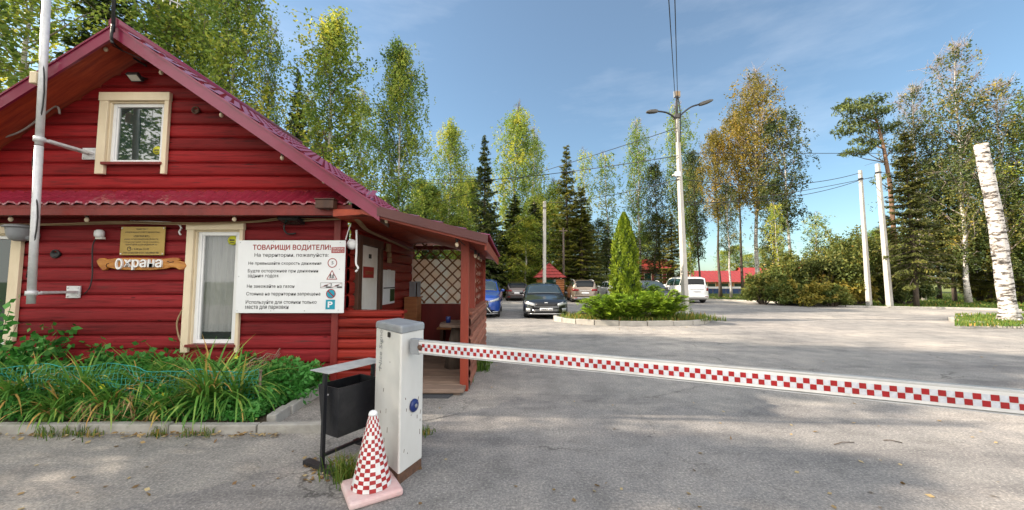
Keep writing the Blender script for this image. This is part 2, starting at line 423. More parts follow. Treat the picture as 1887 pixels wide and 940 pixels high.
def groundmat():
    """old dusty asphalt: fine aggregate, pale dust drifts, patches, cracks"""
    m, n, l, b = _nodes('old_asphalt')
    t = n.new('ShaderNodeTexCoord')
    def noise(scale, det=6, ro=0.6, st=(1, 1, 1)):
        mp = n.new('ShaderNodeMapping')
        mp.inputs['Scale'].default_value = st
        l.new(t.outputs['Object'], mp.inputs['Vector'])
        z = n.new('ShaderNodeTexNoise')
        z.inputs['Scale'].default_value = scale
        z.inputs['Detail'].default_value = det
        z.inputs['Roughness'].default_value = ro
        l.new(mp.outputs[0], z.inputs['Vector'])
        return z
    big = noise(0.35, 6, 0.6)
    r1 = ramp(n, [(0.33, (0.225, 0.216, 0.21)), (0.42, (0.29, 0.278, 0.264)), (0.53, (0.335, 0.315, 0.295)), (0.66, (0.44, 0.405, 0.365))])
    l.new(big.outputs['Fac'], r1.inputs[0])
    mid = noise(2.6, 8, 0.7)
    r2 = ramp(n, [(0.3, (0.72, 0.72, 0.72)), (0.52, (1, 1, 1)), (0.72, (1.28, 1.25, 1.2))])
    l.new(mid.outputs['Fac'], r2.inputs[0])
    m1 = n.new('ShaderNodeMixRGB')
    m1.blend_type = 'MULTIPLY'
    m1.inputs[0].default_value = 1
    l.new(r1.outputs[0], m1.inputs[1])
    l.new(r2.outputs[0], m1.inputs[2])
    vp = n.new('ShaderNodeTexVoronoi')
    vp.inputs['Scale'].default_value = 0.13
    wp = noise(0.9, 4, 0.6)
    ap = n.new('ShaderNodeVectorMath')
    ap.operation = 'MULTIPLY_ADD'
    ap.inputs[1].default_value = (1.3, 1.3, 0.0)
    l.new(wp.outputs['Color'], ap.inputs[0])
    l.new(t.outputs['Object'], ap.inputs[2])
    l.new(ap.outputs[0], vp.inputs['Vector'])
    bw = n.new('ShaderNodeRGBToBW')
    l.new(vp.outputs['Color'], bw.inputs[0])
    rv = ramp(n, [(0.25, (0.8, 0.8, 0.82)), (0.75, (1.14, 1.12, 1.08))])
    l.new(bw.outputs[0], rv.inputs[0])
    mp_ = n.new('ShaderNodeMixRGB')
    mp_.blend_type = 'MULTIPLY'
    mp_.inputs[0].default_value = 1
    l.new(m1.outputs[0], mp_.inputs[1])
    l.new(rv.outputs[0], mp_.inputs[2])
    tb = noise(0.5, 5, 0.6, (0.35, 2.2, 1))
    rt = ramp(n, [(0.36, (0.74, 0.74, 0.76)), (0.46, (1, 1, 1))])
    l.new(tb.outputs['Fac'], rt.inputs[0])
    mq_ = n.new('ShaderNodeMixRGB')
    mq_.blend_type = 'MULTIPLY'
    mq_.inputs[0].default_value = 1
    l.new(mp_.outputs[0], mq_.inputs[1])
    l.new(rt.outputs[0], mq_.inputs[2])
    m1 = mq_
    fine = noise(48, 5, 0.8)
    r3 = ramp(n, [(0.3, (0.45, 0.45, 0.46)), (0.5, (1, 1, 1)), (0.66, (1.75, 1.7, 1.6))])
    l.new(fine.outputs['Fac'], r3.inputs[0])
    m2 = n.new('ShaderNodeMixRGB')
    m2.blend_type = 'MULTIPLY'
    m2.inputs[0].default_value = 0.9
    l.new(m1.outputs[0], m2.inputs[1])
    l.new(r3.outputs[0], m2.inputs[2])
    # pale scuffs
    sp = noise(1.5, 9, 0.72, (1, 1.6, 1))
    r4 = ramp(n, [(0.66, (0, 0, 0)), (0.72, (1, 1, 1))])
    l.new(sp.outputs['Fac'], r4.inputs[0])
    m3 = n.new('ShaderNodeMixRGB')
    m3.inputs[2].default_value = (0.5, 0.47, 0.42, 1)
    sc_ = n.new('ShaderNodeMath')
    sc_.operation = 'MULTIPLY'
    sc_.inputs[1].default_value = 0.55
    l.new(r4.outputs[0], sc_.inputs[0])
    l.new(sc_.outputs[0], m3.inputs[0])
    l.new(m2.outputs[0], m3.inputs[1])
    # cracks
    wv = noise(1.2, 5, 0.7)
    av = n.new('ShaderNodeVectorMath')
    av.operation = 'MULTIPLY_ADD'
    av.inputs[1].default_value = (0.9, 0.9, 0.0)
    l.new(wv.outputs['Color'], av.inputs[0])
    l.new(t.outputs['Object'], av.inputs[2])
    vo = n.new('ShaderNodeTexVoronoi')
    vo.feature = 'DISTANCE_TO_EDGE'
    vo.inputs['Scale'].default_value = 0.42
    l.new(av.outputs[0], vo.inputs['Vector'])
    r5 = ramp(n, [(0.0, (0.45, 0.44, 0.43)), (0.003, (0.65, 0.65, 0.65)), (0.007, (1, 1, 1))])
    l.new(vo.outputs['Distance'], r5.inputs[0])
    cg = noise(0.8, 3, 0.5)
    rg = ramp(n, [(0.5, (0, 0, 0)), (0.62, (1, 1, 1))])
    l.new(cg.outputs['Fac'], rg.inputs[0])
    m4 = n.new('ShaderNodeMixRGB')
    m4.blend_type = 'MULTIPLY'
    l.new(rg.outputs[0], m4.inputs[0])
    l.new(m3.outputs[0], m4.inputs[1])
    l.new(r5.outputs[0], m4.inputs[2])
    # tiny pale grit
    v2 = n.new('ShaderNodeTexVoronoi')
    v2.inputs['Scale'].default_value = 26
    l.new(t.outputs['Object'], v2.inputs['Vector'])
    r6 = ramp(n, [(0.1, (1, 1, 1)), (0.16, (0, 0, 0))])
    l.new(v2.outputs['Distance'], r6.inputs[0])
    m5 = n.new('ShaderNodeMixRGB')
    m5.inputs[2].default_value = (0.55, 0.53, 0.49, 1)
    s2 = n.new('ShaderNodeMath')
    s2.operation = 'MULTIPLY'
    s2.inputs[1].default_value = 0.55
    l.new(r6.outputs[0], s2.inputs[0])
    l.new(s2.outputs[0], m5.inputs[0])
    l.new(m4.outputs[0], m5.inputs[1])
    l.new(m5.outputs[0], b.inputs['Base Color'])
    b.inputs['Roughness'].default_value = 0.9
    b.inputs['Specular IOR Level'].default_value = 0.25
    bp = n.new('ShaderNodeBump')
    bp.inputs['Strength'].default_value = 0.55
    bp.inputs['Distance'].default_value = 0.012
    l.new(fine.outputs['Fac'], bp.inputs['Height'])
    l.new(bp.outputs[0], b.inputs['Normal'])
    return m
M['asphalt'] = groundmat()
M['lawn'] = pm('lawn_turf', (0.10, 0.14, 0.025), (0.17, 0.17, 0.035), 3, 0.95, 0.8, 60, c3=(0.22, 0.17, 0.06))
M['pavement'] = pm('worn_pavement', (0.34, 0.32, 0.29), (0.27, 0.255, 0.235), 6, 0.9, 0.3, 80, c3=(0.37, 0.36, 0.34))

# ------------------------------------------------------------------ objects
def wloc(o):
    v = Vector((0, 0, 0))
    while o:
        v += o.location
        o = o.parent
    return v

def link(name, me, parent=None, mats=()):
    o = bpy.data.objects.new(name, me)
    COL.objects.link(o)
    for m in mats:
        me.materials.append(m)
    if parent:
        o.parent = parent
    return o

def tag(o, label=None, cat=None, group=None, kind=None):
    if label:
        o['label'] = label
    if cat:
        o['category'] = cat
    if group:
        o['group'] = group
    if kind:
        o['kind'] = kind
    return o

def thing(name, loc, label, cat, group=None):
    o = bpy.data.objects.new(name, None)
    o.empty_display_size = 0.2
    COL.objects.link(o)
    o.location = loc
    return tag(o, label, cat, group)

def dup(o, parent=None):
    c = o.copy()
    COL.objects.link(c)
    c.parent = parent
    for ch in list(o.children):
        dup(ch, c)
    return c

class MB:
    def __init__(s):
        s.v, s.f, s.mi, s.sm = [], [], [], []
    def add(s, vs, fs, mi=0, smooth=False):
        n = len(s.v)
        s.v += [tuple(v) for v in vs]
        s.f += [tuple(i + n for i in f) for f in fs]
        s.mi += [mi] * len(fs)
        s.sm += [smooth] * len(fs)
        return s
    def box(s, lo, hi, mi=0):
        (a, b, c), (d, e, f) = lo, hi
        vs = [(a, b, c), (d, b, c), (d, e, c), (a, e, c), (a, b, f), (d, b, f), (d, e, f), (a, e, f)]
        return s.add(vs, [(0, 3, 2, 1), (4, 5, 6, 7), (0, 1, 5, 4), (1, 2, 6, 5), (2, 3, 7, 6), (3, 0, 4, 7)], mi)
    def obox(s, c, ax, ay, az, mi=0):
        """oriented box: centre and three half-axis vectors"""
        c, ax, ay, az = Vector(c), Vector(ax), Vector(ay), Vector(az)
        vs = [c + i * ax + j * ay + k * az for k in (-1, 1) for j, i in ((-1, -1), (-1, 1), (1, 1), (1, -1))]
        return s.add(vs, [(0, 3, 2, 1), (4, 5, 6, 7), (0, 1, 5, 4), (1, 2, 6, 5), (2, 3, 7, 6), (3, 0, 4, 7)], mi)
    def bar(s, a, b, w, t, up=(0, 0, 1), mi=0):
        a, b = Vector(a), Vector(b)
        d = b - a
        L = d.length
        d.normalize()
        up = Vector(up)
        side = d.cross(up)
        if side.length < 1e-4:
            side = d.cross(Vector((1, 0, 0)))
        side.normalize()
        up = side.cross(d)
        return s.obox((a + b) / 2, d * L / 2, side * w / 2, up * t / 2, mi)
    def prism(s, poly, ext, mi=0):
        n = len(poly)
        ext = Vector(ext)
        vs = [Vector(p) for p in poly] + [Vector(p) + ext for p in poly]
        fs = [tuple(range(n - 1, -1, -1)), tuple(range(n, 2 * n))] + [(i, (i + 1) % n, n + (i + 1) % n, n + i) for i in range(n)]
        return s.add(vs, fs, mi)
    def tube(s, pts, r, n=6, mi=0, cap=True):
        pts = [Vector(p) for p in pts]
        rs = r if isinstance(r, (list, tuple)) else [r] * len(pts)
        vs, fs = [], []
        ref = Vector((0.31, 0.17, 0.93))
        for i, p in enumerate(pts):
            d = (pts[min(i + 1, len(pts) - 1)] - pts[max(i - 1, 0)])
            if d.length < 1e-6:
                d = Vector((0, 0, 1))
            d.normalize()
            rr = ref if abs(d.dot(ref)) < 0.95 else Vector((1, 0, 0))
            u = d.cross(rr).normalized()
            v = d.cross(u)
            for k in range(n):
                a = 2 * math.pi * k / n
                vs.append(p + (u * math.cos(a) + v * math.sin(a)) * rs[i])
        for i in range(len(pts) - 1):
            for k in range(n):
                fs.append((i * n + k, i * n + (k + 1) % n, (i + 1) * n + (k + 1) % n, (i + 1) * n + k))
        s.add(vs, fs, mi, n > 4)
        if cap:
            b = len(s.v) - len(vs)
            s.f += [tuple(b + k for k in range(n - 1, -1, -1)), tuple(b + (len(pts) - 1) * n + k for k in range(n))]
            s.mi += [mi, mi]
            s.sm += [False, False]
        return s
    def lathe(s, c, prof, n=16, ax=(0, 0, 1), mi=0, smooth=True):
        """profile of (radius, height) spun round ax at c"""
        c = Vector(c)
        q = Vector((0, 0, 1)).rotation_difference(Vector(ax))
        vs, fs = [], []
        for r, h in prof:
            for k in range(n):
                a = 2 * math.pi * k / n
                vs.append(c + q @ Vector((r * math.cos(a), r * math.sin(a), h)))
        for i in range(len(prof) - 1):
            for k in range(n):
                fs.append((i * n + k, i * n + (k + 1) % n, (i + 1) * n + (k + 1) % n, (i + 1) * n + k))
        fs.append(tuple(range(n - 1, -1, -1)))
        fs.append(tuple((len(prof) - 1) * n + k for k in range(n)))
        return s.add(vs, fs, mi, smooth)
    def build(s, name, mat, parent=None, bevel=0.0, solid=0.0):
        mats = mat if isinstance(mat, (list, tuple)) else [mat]
        off = wloc(parent) if parent else Vector((0, 0, 0))
        me = bpy.data.meshes.new(name)
        me.from_pydata([(v[0] - off.x, v[1] - off.y, v[2] - off.z) for v in s.v], [], s.f)
        me.polygons.foreach_set('material_index', s.mi)
        me.polygons.foreach_set('use_smooth', s.sm)
        me.update()
        o = link(name, me, parent, mats)
        if solid:
            md = o.modifiers.new('thick', 'SOLIDIFY')
            md.thickness = solid
            md.offset = 0
        if bevel:
            md = o.modifiers.new('edge', 'BEVEL')
            md.width = bevel
            md.segments = 2
            md.limit_method = 'ANGLE'
            md.angle_limit = R(40)
        return o

def origin_to(o, p):
    """move a top-level mesh's origin to p (its base)"""
    p = Vector(p)
    o.data.transform(Matrix.Translation(-p))
    o.location = p
    return o

def FB(x0, y0, x1, y1, Y, d0, d1):
    """box corners for a photograph rectangle lying in the upright plane Y, from depth Y+d0 to Y+d1"""
    xm, ym = (x0 + x1) / 2, (y0 + y1) / 2
    a, b = P(x0, ym, Y), P(x1, ym, Y)
    t, u = P(xm, y0, Y), P(xm, y1, Y)
    return (a.x, Y + d0, u.z), (b.x, Y + d1, t.z)

def text_mesh(name, body, mat, parent, x0, x1, z0, z1, Y, shear=0.0, bold=0.0, rot=None, extrude=0.0, facing=None):
    """lettering fitted to the rectangle x0..x1, z0..z1 of the upright plane Y, facing the photographer"""
    cu = bpy.data.curves.new(name, 'FONT')
    cu.body = body
    cu.shear = shear
    cu.offset = bold
    cu.extrude = extrude
    cu.resolution_u = 2
    to = bpy.data.objects.new(name, cu)
    COL.objects.link(to)
    dg = bpy.context.evaluated_depsgraph_get()
    me = bpy.data.meshes.new_from_object(to.evaluated_get(dg))
    bpy.data.objects.remove(to)
    xs = [v.co.x for v in me.vertices]
    ys = [v.co.y for v in me.vertices]
    ax, bx, ay, by = min(xs), max(xs), min(ys), max(ys)
    off = wloc(parent)
    for v in me.vertices:
        u = (v.co.x - ax) / (bx - ax)
        t = (v.co.y - ay) / (by - ay)
        if rot == 90:
            u, t = 1 - t, u
        if facing:
            co = facing(u, t)
        else:
            co = Vector((x0 + u * (x1 - x0), Y - v.co.z, z0 + t * (z1 - z0)))
        v.co = co - off
    me.materials.clear()
    o = bpy.data.objects.new(name, me)
    me.materials.append(mat)
    COL.objects.link(o)
    o.parent = parent
    return o

def quads(name, C, A, B, tint, mat, parent=None):
    """many small diamond-shaped leaves in one mesh: centres C, half axes A and B, tint 0..1 each"""
    n = len(C)
    V = np.empty((n, 4, 3))
    V[:, 0] = C - A
    V[:, 1] = C - B * 0.9 + A * 0.1
    V[:, 2] = C + A
    V[:, 3] = C + B * 0.9 + A * 0.1
    return raw(name, V.reshape(-1, 3), n, 4, tint, mat, parent)

def raw(name, V, nf, k, tint, mat, parent=None):
    me = bpy.data.meshes.new(name)
    me.vertices.add(len(V))
    me.vertices.foreach_set('co', np.ascontiguousarray(V, dtype=np.float32).ravel())
    me.loops.add(nf * k)
    me.loops.foreach_set('vertex_index', np.arange(nf * k, dtype=np.int32))
    me.polygons.add(nf)
    me.polygons.foreach_set('loop_start', np.arange(0, nf * k, k, dtype=np.int32))
    me.polygons.foreach_set('loop_total', np.full(nf, k, dtype=np.int32))
    me.update(calc_edges=True)
    at = me.attributes.new('tint', 'FLOAT', 'FACE')
    at.data.foreach_set('value', np.clip(tint, 0, 1).astype(np.float32))
    return link(name, me, parent, [mat])

def unit(v):
    return v / np.maximum(np.linalg.norm(v, axis=1, keepdims=True), 1e-6)

def rand_axes(rng, n, size, ratio=0.6, droop=0.0):
    a = rng.normal(size=(n, 3))
    a[:, 2] -= droop
    a = unit(a)
    b = unit(np.cross(a, rng.normal(size=(n, 3))))
    s = size * rng.uniform(0.65, 1.3, size=(n, 1))
    return a * s, b * s * ratio
# ------------------------------------------------------------------ the setting
random.seed(7)
def sheet(name, poly, z, mat, thick=0.0):
    me = bpy.data.meshes.new(name)
    bm = bmesh.new()
    f = bm.faces.new([bm.verts.new((x, y, z)) for x, y in poly])
    if f.normal.z < 0:
        f.normal_flip()
    bmesh.ops.triangulate(bm, faces=[f])
    bm.to_mesh(me)
    bm.free()
    return tag(link(name, me, None, [mat]), kind='structure')

g = sheet('ground', [(-600, -600), (600, -600), (600, 900), (-600, 900)], -0.03, M['lawn'])
lotR = [G(1300, 552.5), G(1390, 556), G(1480, 562), G(1560, 566), G(1640, 568), G(1720, 569), G(1800, 571), G(1887, 574)]
lot = [(-30, -14), (34, -14), (40, lotR[-1].y - 0.3)] + [(p.x, p.y) for p in reversed(lotR)] + [(9.5, 33), (4, 36), (-20, 37), (-30, 30)]
sheet('asphalt_yard', lot, 0.0, M['asphalt'])

def kerb(name, pts, wd, h, mat, gap=1.0, z0=-0.05):
    """a run of kerb stones, split by thin joints"""
    mb = MB()
    rng = random.Random(len(pts) * 7 + int(h * 100))
    for a, b in zip(pts[:-1], pts[1:]):
        a, b = Vector((a[0], a[1], 0)), Vector((b[0], b[1], 0))
        L = (b - a).length
        k = max(1, round(L / gap))
        d = (b - a) / L
        s = Vector((-d.y, d.x, 0))
        for i in range(k):
            p = a + d * (L * i / k + 0.006)
            q = a + d * (L * (i + 1) / k - 0.006)
            hh = h + rng.uniform(-0.012, 0.012)
            j = s * rng.uniform(-0.012, 0.012)
            mb.obox((p + q) / 2 + j + Vector((0, 0, (hh + z0) / 2)), (q - p) / 2, s * wd / 2, (0, 0, (hh - z0) / 2))
    return tag(mb.build(name, mat, None, bevel=0.012), kind='structure')

kerb('lawn_kerb', [(p.x, p.y + 0.08) for p in lotR], 0.16, 0.1, M['concrete'], 1.2)
# flower bed in front of the house
bedF = [G(-120, 797), G(100, 797), G(300, 797), G(480, 797)]
kerbY = bedF[1].y
bedR = [G(488, 790), G(545, 750), G(590, 724), G(622, 702)]
sheet('flower_bed_soil', [(-9.5, kerbY)] + [(p.x, p.y) for p in bedR] + [(-1.9, 5.44), (-9.5, 5.44)], 0.05, M['soil'])
kerb('bed_front_kerb', [(-8.5, kerbY), (-6.6, kerbY), (-4.4, kerbY), (bedR[0].x, kerbY), (-1.78, kerbY + 0.02)], 0.09, 0.1, M['kerbstone'], 1.0)
kerb('bed_side_kerb', [(p.x + 0.03, p.y + 0.06) for p in bedR], 0.1, 0.12, M['kerbstone'], 0.45)
sheet('pavement', [(bedR[0].x + 0.06, kerbY + 0.06), (-1.75, kerbY + 0.07), (-1.25, 4.15), (-0.62, 4.55), (-0.45, 5.25), (-0.6, 5.4), (-2.6, 5.4), (bedR[2].x, bedR[2].y)], 0.006, M['asphalt'])
# island in the yard
ic = Vector((4.65, 15.0, 0))
isl = []
for i in range(20):
    a = 2 * math.pi * i / 20
    isl.append((ic.x + 2.95 * math.cos(a) * (1 + 0.04 * math.sin(3 * a)), ic.y + 1.75 * math.sin(a), 0))
sheet('island_soil', [(p[0], p[1]) for p in isl], 0.13, M['lawn'])
kerb('island_kerb', isl + [isl[0]], 0.14, 0.17, M['concrete'], 0.95)
# grass spit with the birch stump
sp = [G(1752, 590), G(1770, 597), G(1830, 603), G(1890, 606), G(1990, 610), G(2000, 588), G(1887, 583), G(1800, 584)]
sheet('grass_spit', [(p.x, p.y) for p in sp], 0.1, M['lawn'])
kerb('spit_kerb', [(p.x, p.y) for p in (sp[7], sp[0], sp[1], sp[2], sp[3], sp[4])], 0.15, 0.14, M['concrete'], 1.0)

# ------------------------------------------------------------------ the guard house
YF, YO = 5.5, 5.0                                    # front wall, front edge of the roof
house = thing('guard_house', (-4.0, YF, 0), 'red log guard house with a steep crimson metal roof and white framed windows', 'guard house')
RG, ER = P(213, 50, YO), P(699, 386, YO)
SLOPE = (RG.z - ER.z) / (ER.x - RG.x)
XRW, YB = P(640, 518, YF).x, 9.15                    # right wall, rear
XL = 2 * RG.x - ER.x
XLW = 2 * RG.x - XRW
PITCHL = 0.193
def zroof(x):
    return RG.z - SLOPE * abs(x - RG.x)

def log_wall(mb, rng_at, z0, z1, openings, to, pitch=PITCHL, bulge=0.034, n=9):
    zs = set([z0, z1])
    k = math.floor(z0 / pitch)
    while k * pitch < z1:
        for i in range(n):
            z = (k + i / n) * pitch
            if z0 < z < z1:
                zs.add(z)
        k += 1
    for (u0, u1, a, b) in openings:
        for z in (a, b):
            if z0 < z < z1:
                zs.add(z)
    zs = sorted(zs)
    def prof(z):
        t = (z / pitch) % 1.0
        return bulge * max(0.0, 1 - abs(2 * t - 1) ** 4.0) ** 0.65
    for za, zb in zip(zs[:-1], zs[1:]):
        if zb - za < 1e-5:
            continue
        zm = (za + zb) / 2
        ua0, ua1 = rng_at(za)
        ub0, ub1 = rng_at(zb)
        cuts = sorted([(u0, u1) for (u0, u1, a, b) in openings if a <= zm <= b])
        segs, ca, cb = [], ua0, ub0
        for u0, u1 in cuts:
            segs.append((ca, cb, u0, u0))
            ca = cb = u1
        segs.append((ca, cb, ua1, ub1))
        pa, pb = prof(za + 1e-6), prof(zb - 1e-6)
        for a0, b0, a1, b1 in segs:
            if a1 - a0 < 0.005 and b1 - b0 < 0.005:
                continue
            mb.add([to(a0, za, pa), to(a1, za, pa), to(b1, zb, pb), to(b0, zb, pb)], [(0, 1, 2, 3)], 0, False)
    return mb

def win_rect(x0, y0, x1, y1):
    a, b = FB(x0, y0, x1, y1, YF, 0, 0)
    return a[0], b[0], a[2], b[2]

W_UP = win_rect(206, 190, 309, 303)
W_LO = win_rect(360, 425, 444, 634)
W_LF = win_rect(-75, 432, 26, 640)
ZBAND = P(300, 372, YF).z
front = lambda u, z, d: (u, YF - d, z)
mb = log_wall(MB(), lambda z: (XLW, XRW), 0.0, ZBAND, [W_LO, W_LF], front)
mb.build('front_wall', M['log_low'], house)
def gab(z):
    h = max(0.0, (RG.z - 0.12 - z) / SLOPE)
    return max(XLW, RG.x - h), min(XRW + 0.45, RG.x + h)
mb = log_wall(MB(), gab, ZBAND, RG.z - 0.13, [W_UP], front)
mb.build('gable_wall', M['log'], house)
# right hand wall inside the porch, door opening cut out
D0, D1, DZ0, DZ1 = 5.84, 6.62, 0.12, 2.12
side = lambda u, z, d: (XRW + d, u, z)
mb = log_wall(MB(), lambda z: (YF, YB), 0.0, 2.75, [(D0 - 0.1, D1 + 0.1, 0.0, DZ1 + 0.1)], side)
mb.box((XRW - 0.12, YB - 0.1, 0), (XRW, YB, 2.5))
mb.build('side_wall', M['log_porch'], house)
mb = MB()
mb.box((XLW, YF + 0.3, 0), (XLW + 0.15, YB, 2.3))
mb.box((XLW, YB - 0.15, 0), (XRW - 0.13, YB, 2.4))
mb.build('rear_wall', M['log'], house)
# a dark room behind the panes
mb = MB()
mb.box((XLW + 0.2, YF + 0.9, 0.02), (XRW - 0.4, YF + 0.95, 2.4))
mb.box((RG.x - 1.2, YF + 0.9, 2.5), (RG.x + 1.2, YF + 0.95, 4.0))
mb.build('inner_partition', M['darkwood'], house)

def window(rect, frame_px, sash, glass, name='window', legs=0.0, sill=True, trans=None):
    x0, x1, z0, z1 = rect
    fa, fb = FB(*frame_px, YF, 0, 0)
    X0, X1, Z0, Z1 = fa[0], fb[0], fa[2], fb[2]
    fr = MB()
    wl_, wr_ = x0 - X0, X1 - x1
    t = 0.022
    fr.box((X0, YF - 0.085, Z0), (x0, YF - 0.035, Z1 - (Z1 - z1)))
    fr.box((x1, YF - 0.085, Z0), (X1, YF - 0.035, Z1 - (Z1 - z1)))
    fr.box((X0 - 0.01, YF - 0.092, z1), (X1 + 0.01, YF - 0.035, Z1))
    # reveal boards
    fr.box((x0, YF - 0.05, z0), (x0 + t, YF + 0.12, z1 - t))
    fr.box((x1 - t, YF - 0.05, z0), (x1, YF + 0.12, z1 - t))
    fr.box((x0, YF - 0.05, z1 - t), (x1, YF + 0.12, z1))
    win = fr.build(name, M['cream'], house, bevel=0.006)
    s = MB()
    a, b = x0 + t, x1 - t
    c, d = z0 + 0.01, z1 - t
    k = sash
    ya, yb = YF - 0.02, YF + 0.05
    s.box((a, ya, c), (a + k, yb, d))
    s.box((b - k, ya, c), (b, yb, d))
    s.box((a + k, ya, c), (b - k, yb, c + k))
    s.box((a + k, ya, d - k), (b - k, yb, d))
    k2 = k + 0.025
    s.box((a + k, ya + 0.012, c + k), (a + k2, yb - 0.01, d - k))
    s.box((b - k2, ya + 0.012, c + k), (b - k, yb - 0.01, d - k))
    s.build('sash', M['pvc'], win, bevel=0.005)
    p = MB()
    p.box((a + k2 - 0.005, YF + 0.012, c + k - 0.005), (b - k2 + 0.005, YF + 0.018, d - k + 0.005))
    p.build('pane', glass, win)
    if sill:
        q = MB()
        q.box((x0 - 0.02, YF - 0.11, z0 - 0.03), (x1 + 0.02, YF + 0.03, z0 + 0.006))
        q.build('sill', M['redwood'], win)
    return win, (a + k2, b - k2, c + k, d - k)

wu, pu = window(W_UP, (190, 175, 317, 323), 0.05, M['glass_attic'])
wlo, plo = window(W_LO, (347, 412, 450, 648), 0.055, M['glass'])
wlf, plf = window(W_LF, (-95, 414, 46, 628), 0.05, M['glass_dark'])
wu['label'] = 'small square attic window in the gable'
wlo['label'] = 'tall narrow window with a pale curtain'
wlf['label'] = 'dark window at the left edge'
# curtain behind the tall window, net behind the attic window
def curtain(r, parent, mat, y, z_lo):
    mb = MB()
    n = 28
    x0, x1, z0, z1 = r
    vs = []
    for i in range(n + 1):
        x = x0 - 0.05 + (x1 - x0 + 0.1) * i / n
        yy = y + 0.018 * math.sin(i * 1.7) + 0.01 * math.sin(i * 0.6)
        vs += [(x, yy, z_lo), (x, yy, z1 + 0.05)]
    fs = [(2 * i, 2 * i + 2, 2 * i + 3, 2 * i + 1) for i in range(n)]
    mb.add(vs, fs, 0, True)
    return mb.build('curtain', mat, parent)
curtain(plo, wlo, M['curtain'], YF + 0.075, plo[2] + 0.1)
def sticker(x, y, rr, parent):
    c = P(x, y, YF)
    mb = MB()
    mb.lathe((c.x, YF + 0.006, c.z), [(rr, 0), (rr, 0.004)], 20, (0, -1, 0))
    st = mb.build('sticker', M['yellow'], parent)
    m2 = MB()
    m2.box((c.x - rr * 0.55, YF - 0.001, c.z - rr * 0.1), (c.x + rr * 0.5, YF + 0.001, c.z + rr * 0.22))
    m2.box((c.x - rr * 0.4, YF - 0.001, c.z - rr * 0.55), (c.x + rr * 0.4, YF + 0.001, c.z - rr * 0.4))
    m2.build('mark', M['ink'], st)
sticker(289, 277, 0.062, wu)
sticker(428, 443, 0.068, wlo)

# main roof: profiled metal tile, wave along the eave and a step every 35 cm
def tile_slab(x0, z0, x1, z1, ya, yb, step=0.35, wave=0.19, amp=0.018, n=6):
    mb = MB()
    L = math.hypot(x1 - x0, z1 - z0)
    nx, nz = (x1 - x0) / L, (z1 - z0) / L
    px, pz = (-nz, nx) if nx > 0 else (nz, -nx)
    k = max(1, int(round(L / step)))
    m = int((yb - ya) / wave * n)
    vs = []
    rows = []
    for i in range(k):
        rows += [(i / k * L + 0.001, 0.0), ((i + 1) / k * L, 0.03)]
    for s, lift in rows:
        for j in range(m + 1):
            y = ya + (yb - ya) * j / m
            h = lift + amp * (1 + math.sin(2 * math.pi * (y - ya) / wave))
            vs.append((x0 + nx * s + px * h, y, z0 + nz * s + pz * h))
    fs = []
    for i in range(len(rows) - 1):
        for j in range(m):
            a = i * (m + 1) + j
            fs.append((a, a + 1, a + m + 2, a + m + 1))
    mb.add(vs, fs, 0, False)
    return mb
YR = 9.55
roof = tile_slab(RG.x, RG.z, ER.x + 0.03, zroof(ER.x + 0.03), YO + 0.02, YR)
roof.build('roof', M['tile'], house)
rl = tile_slab(RG.x, RG.z, XL - 0.03, zroof(XL - 0.03), YO + 0.02, YR)
rl.build('roof', M['tile'], house)
# boards under the tiles
for sgn in (1, -1):
    xe = ER.x if sgn > 0 else XL
    mb = MB()
    o = -0.02
    a = [(RG.x, YO + 0.03, RG.z + o), (xe, YO + 0.03, zroof(xe) + o), (xe, YO + 0.03, zroof(xe) + o - 0.06), (RG.x, YO + 0.03, RG.z + o - 0.06)]
    mb.prism(a, (0, YR - YO - 0.05, 0))
    mb.build('soffit', M['soffit'], house)
    mb = MB()
    w_ = 0.165
    up = 0.03
    b0 = [(RG.x, YO - 0.02, RG.z + up), (xe + 0.01 * sgn, YO - 0.02, zroof(xe) + up), (xe + 0.01 * sgn, YO - 0.02, zroof(xe) + up - w_ * 1.15), (RG.x, YO - 0.02, RG.z + up - w_ * 1.15)]
    mb.prism(b0, (0, 0.03, 0))
    # drip lip on top
    b1 = [(p[0], YO - 0.035, p[2] + 0.006) for p in b0[:2]] + [(b0[1][0], YO - 0.035, b0[1][2] - 0.02), (b0[0][0], YO - 0.035, b0[0][2] - 0.02)]
    mb.prism(b1, (0, 0.014, 0))
    mb.build('barge_board', M['barge'], house)
mb = MB()
mb.tube([(RG.x, YO - 0.03, RG.z + 0.05), (RG.x, YR, RG.z + 0.05)], 0.075, 8)
mb.build('ridge_cap', M['barge'], house)
# timber frieze under the right barge board (dark gap line)
# eave band across the front: wavy tile strip, red board and brown-red beam
zt, ze = P(300, 353, YF).z, P(300, 372, 5.1).z
mb = MB()
wv, nn = 0.185, 8
m = int((XRW + 0.35 - XLW) / wv * nn)
vs = []
prof = [(YF - 0.03, zt), (5.32, zt - (zt - ze) * 0.45), (5.3, zt - (zt - ze) * 0.45 - 0.02), (5.1, ze), (5.1, ze - 0.025)]
for (y, z) in prof:
    for j in range(m + 1):
        x = XLW + (XRW + 0.42 - XLW) * j / m
        ph = 2 * math.pi * (x - XLW) / wv
        h = 0.016 * math.sin(ph) + 0.006 * math.sin(2 * ph + 0.8)
        vs.append((x, y - abs(h) * 0.3, z + h * (1.0 if y < YF - 0.05 else 0.7)))
fs = []
for i in range(len(prof) - 1):
    for j in range(m):
        a = i * (m + 1) + j
        fs.append((a, a + m + 1, a + m + 2, a + 1))
mb.add(vs, fs, 0, False)
mb.build('eave_tile', M['tile'], house)
z1_, z2_, z3_ = ze - 0.035, P(300, 384, 5.12).z, P(300, 397, 5.12).z
mb = MB()
mb.box((XLW - 0.2, 5.12, z2_), (XRW + 0.2, 5.16, z1_))
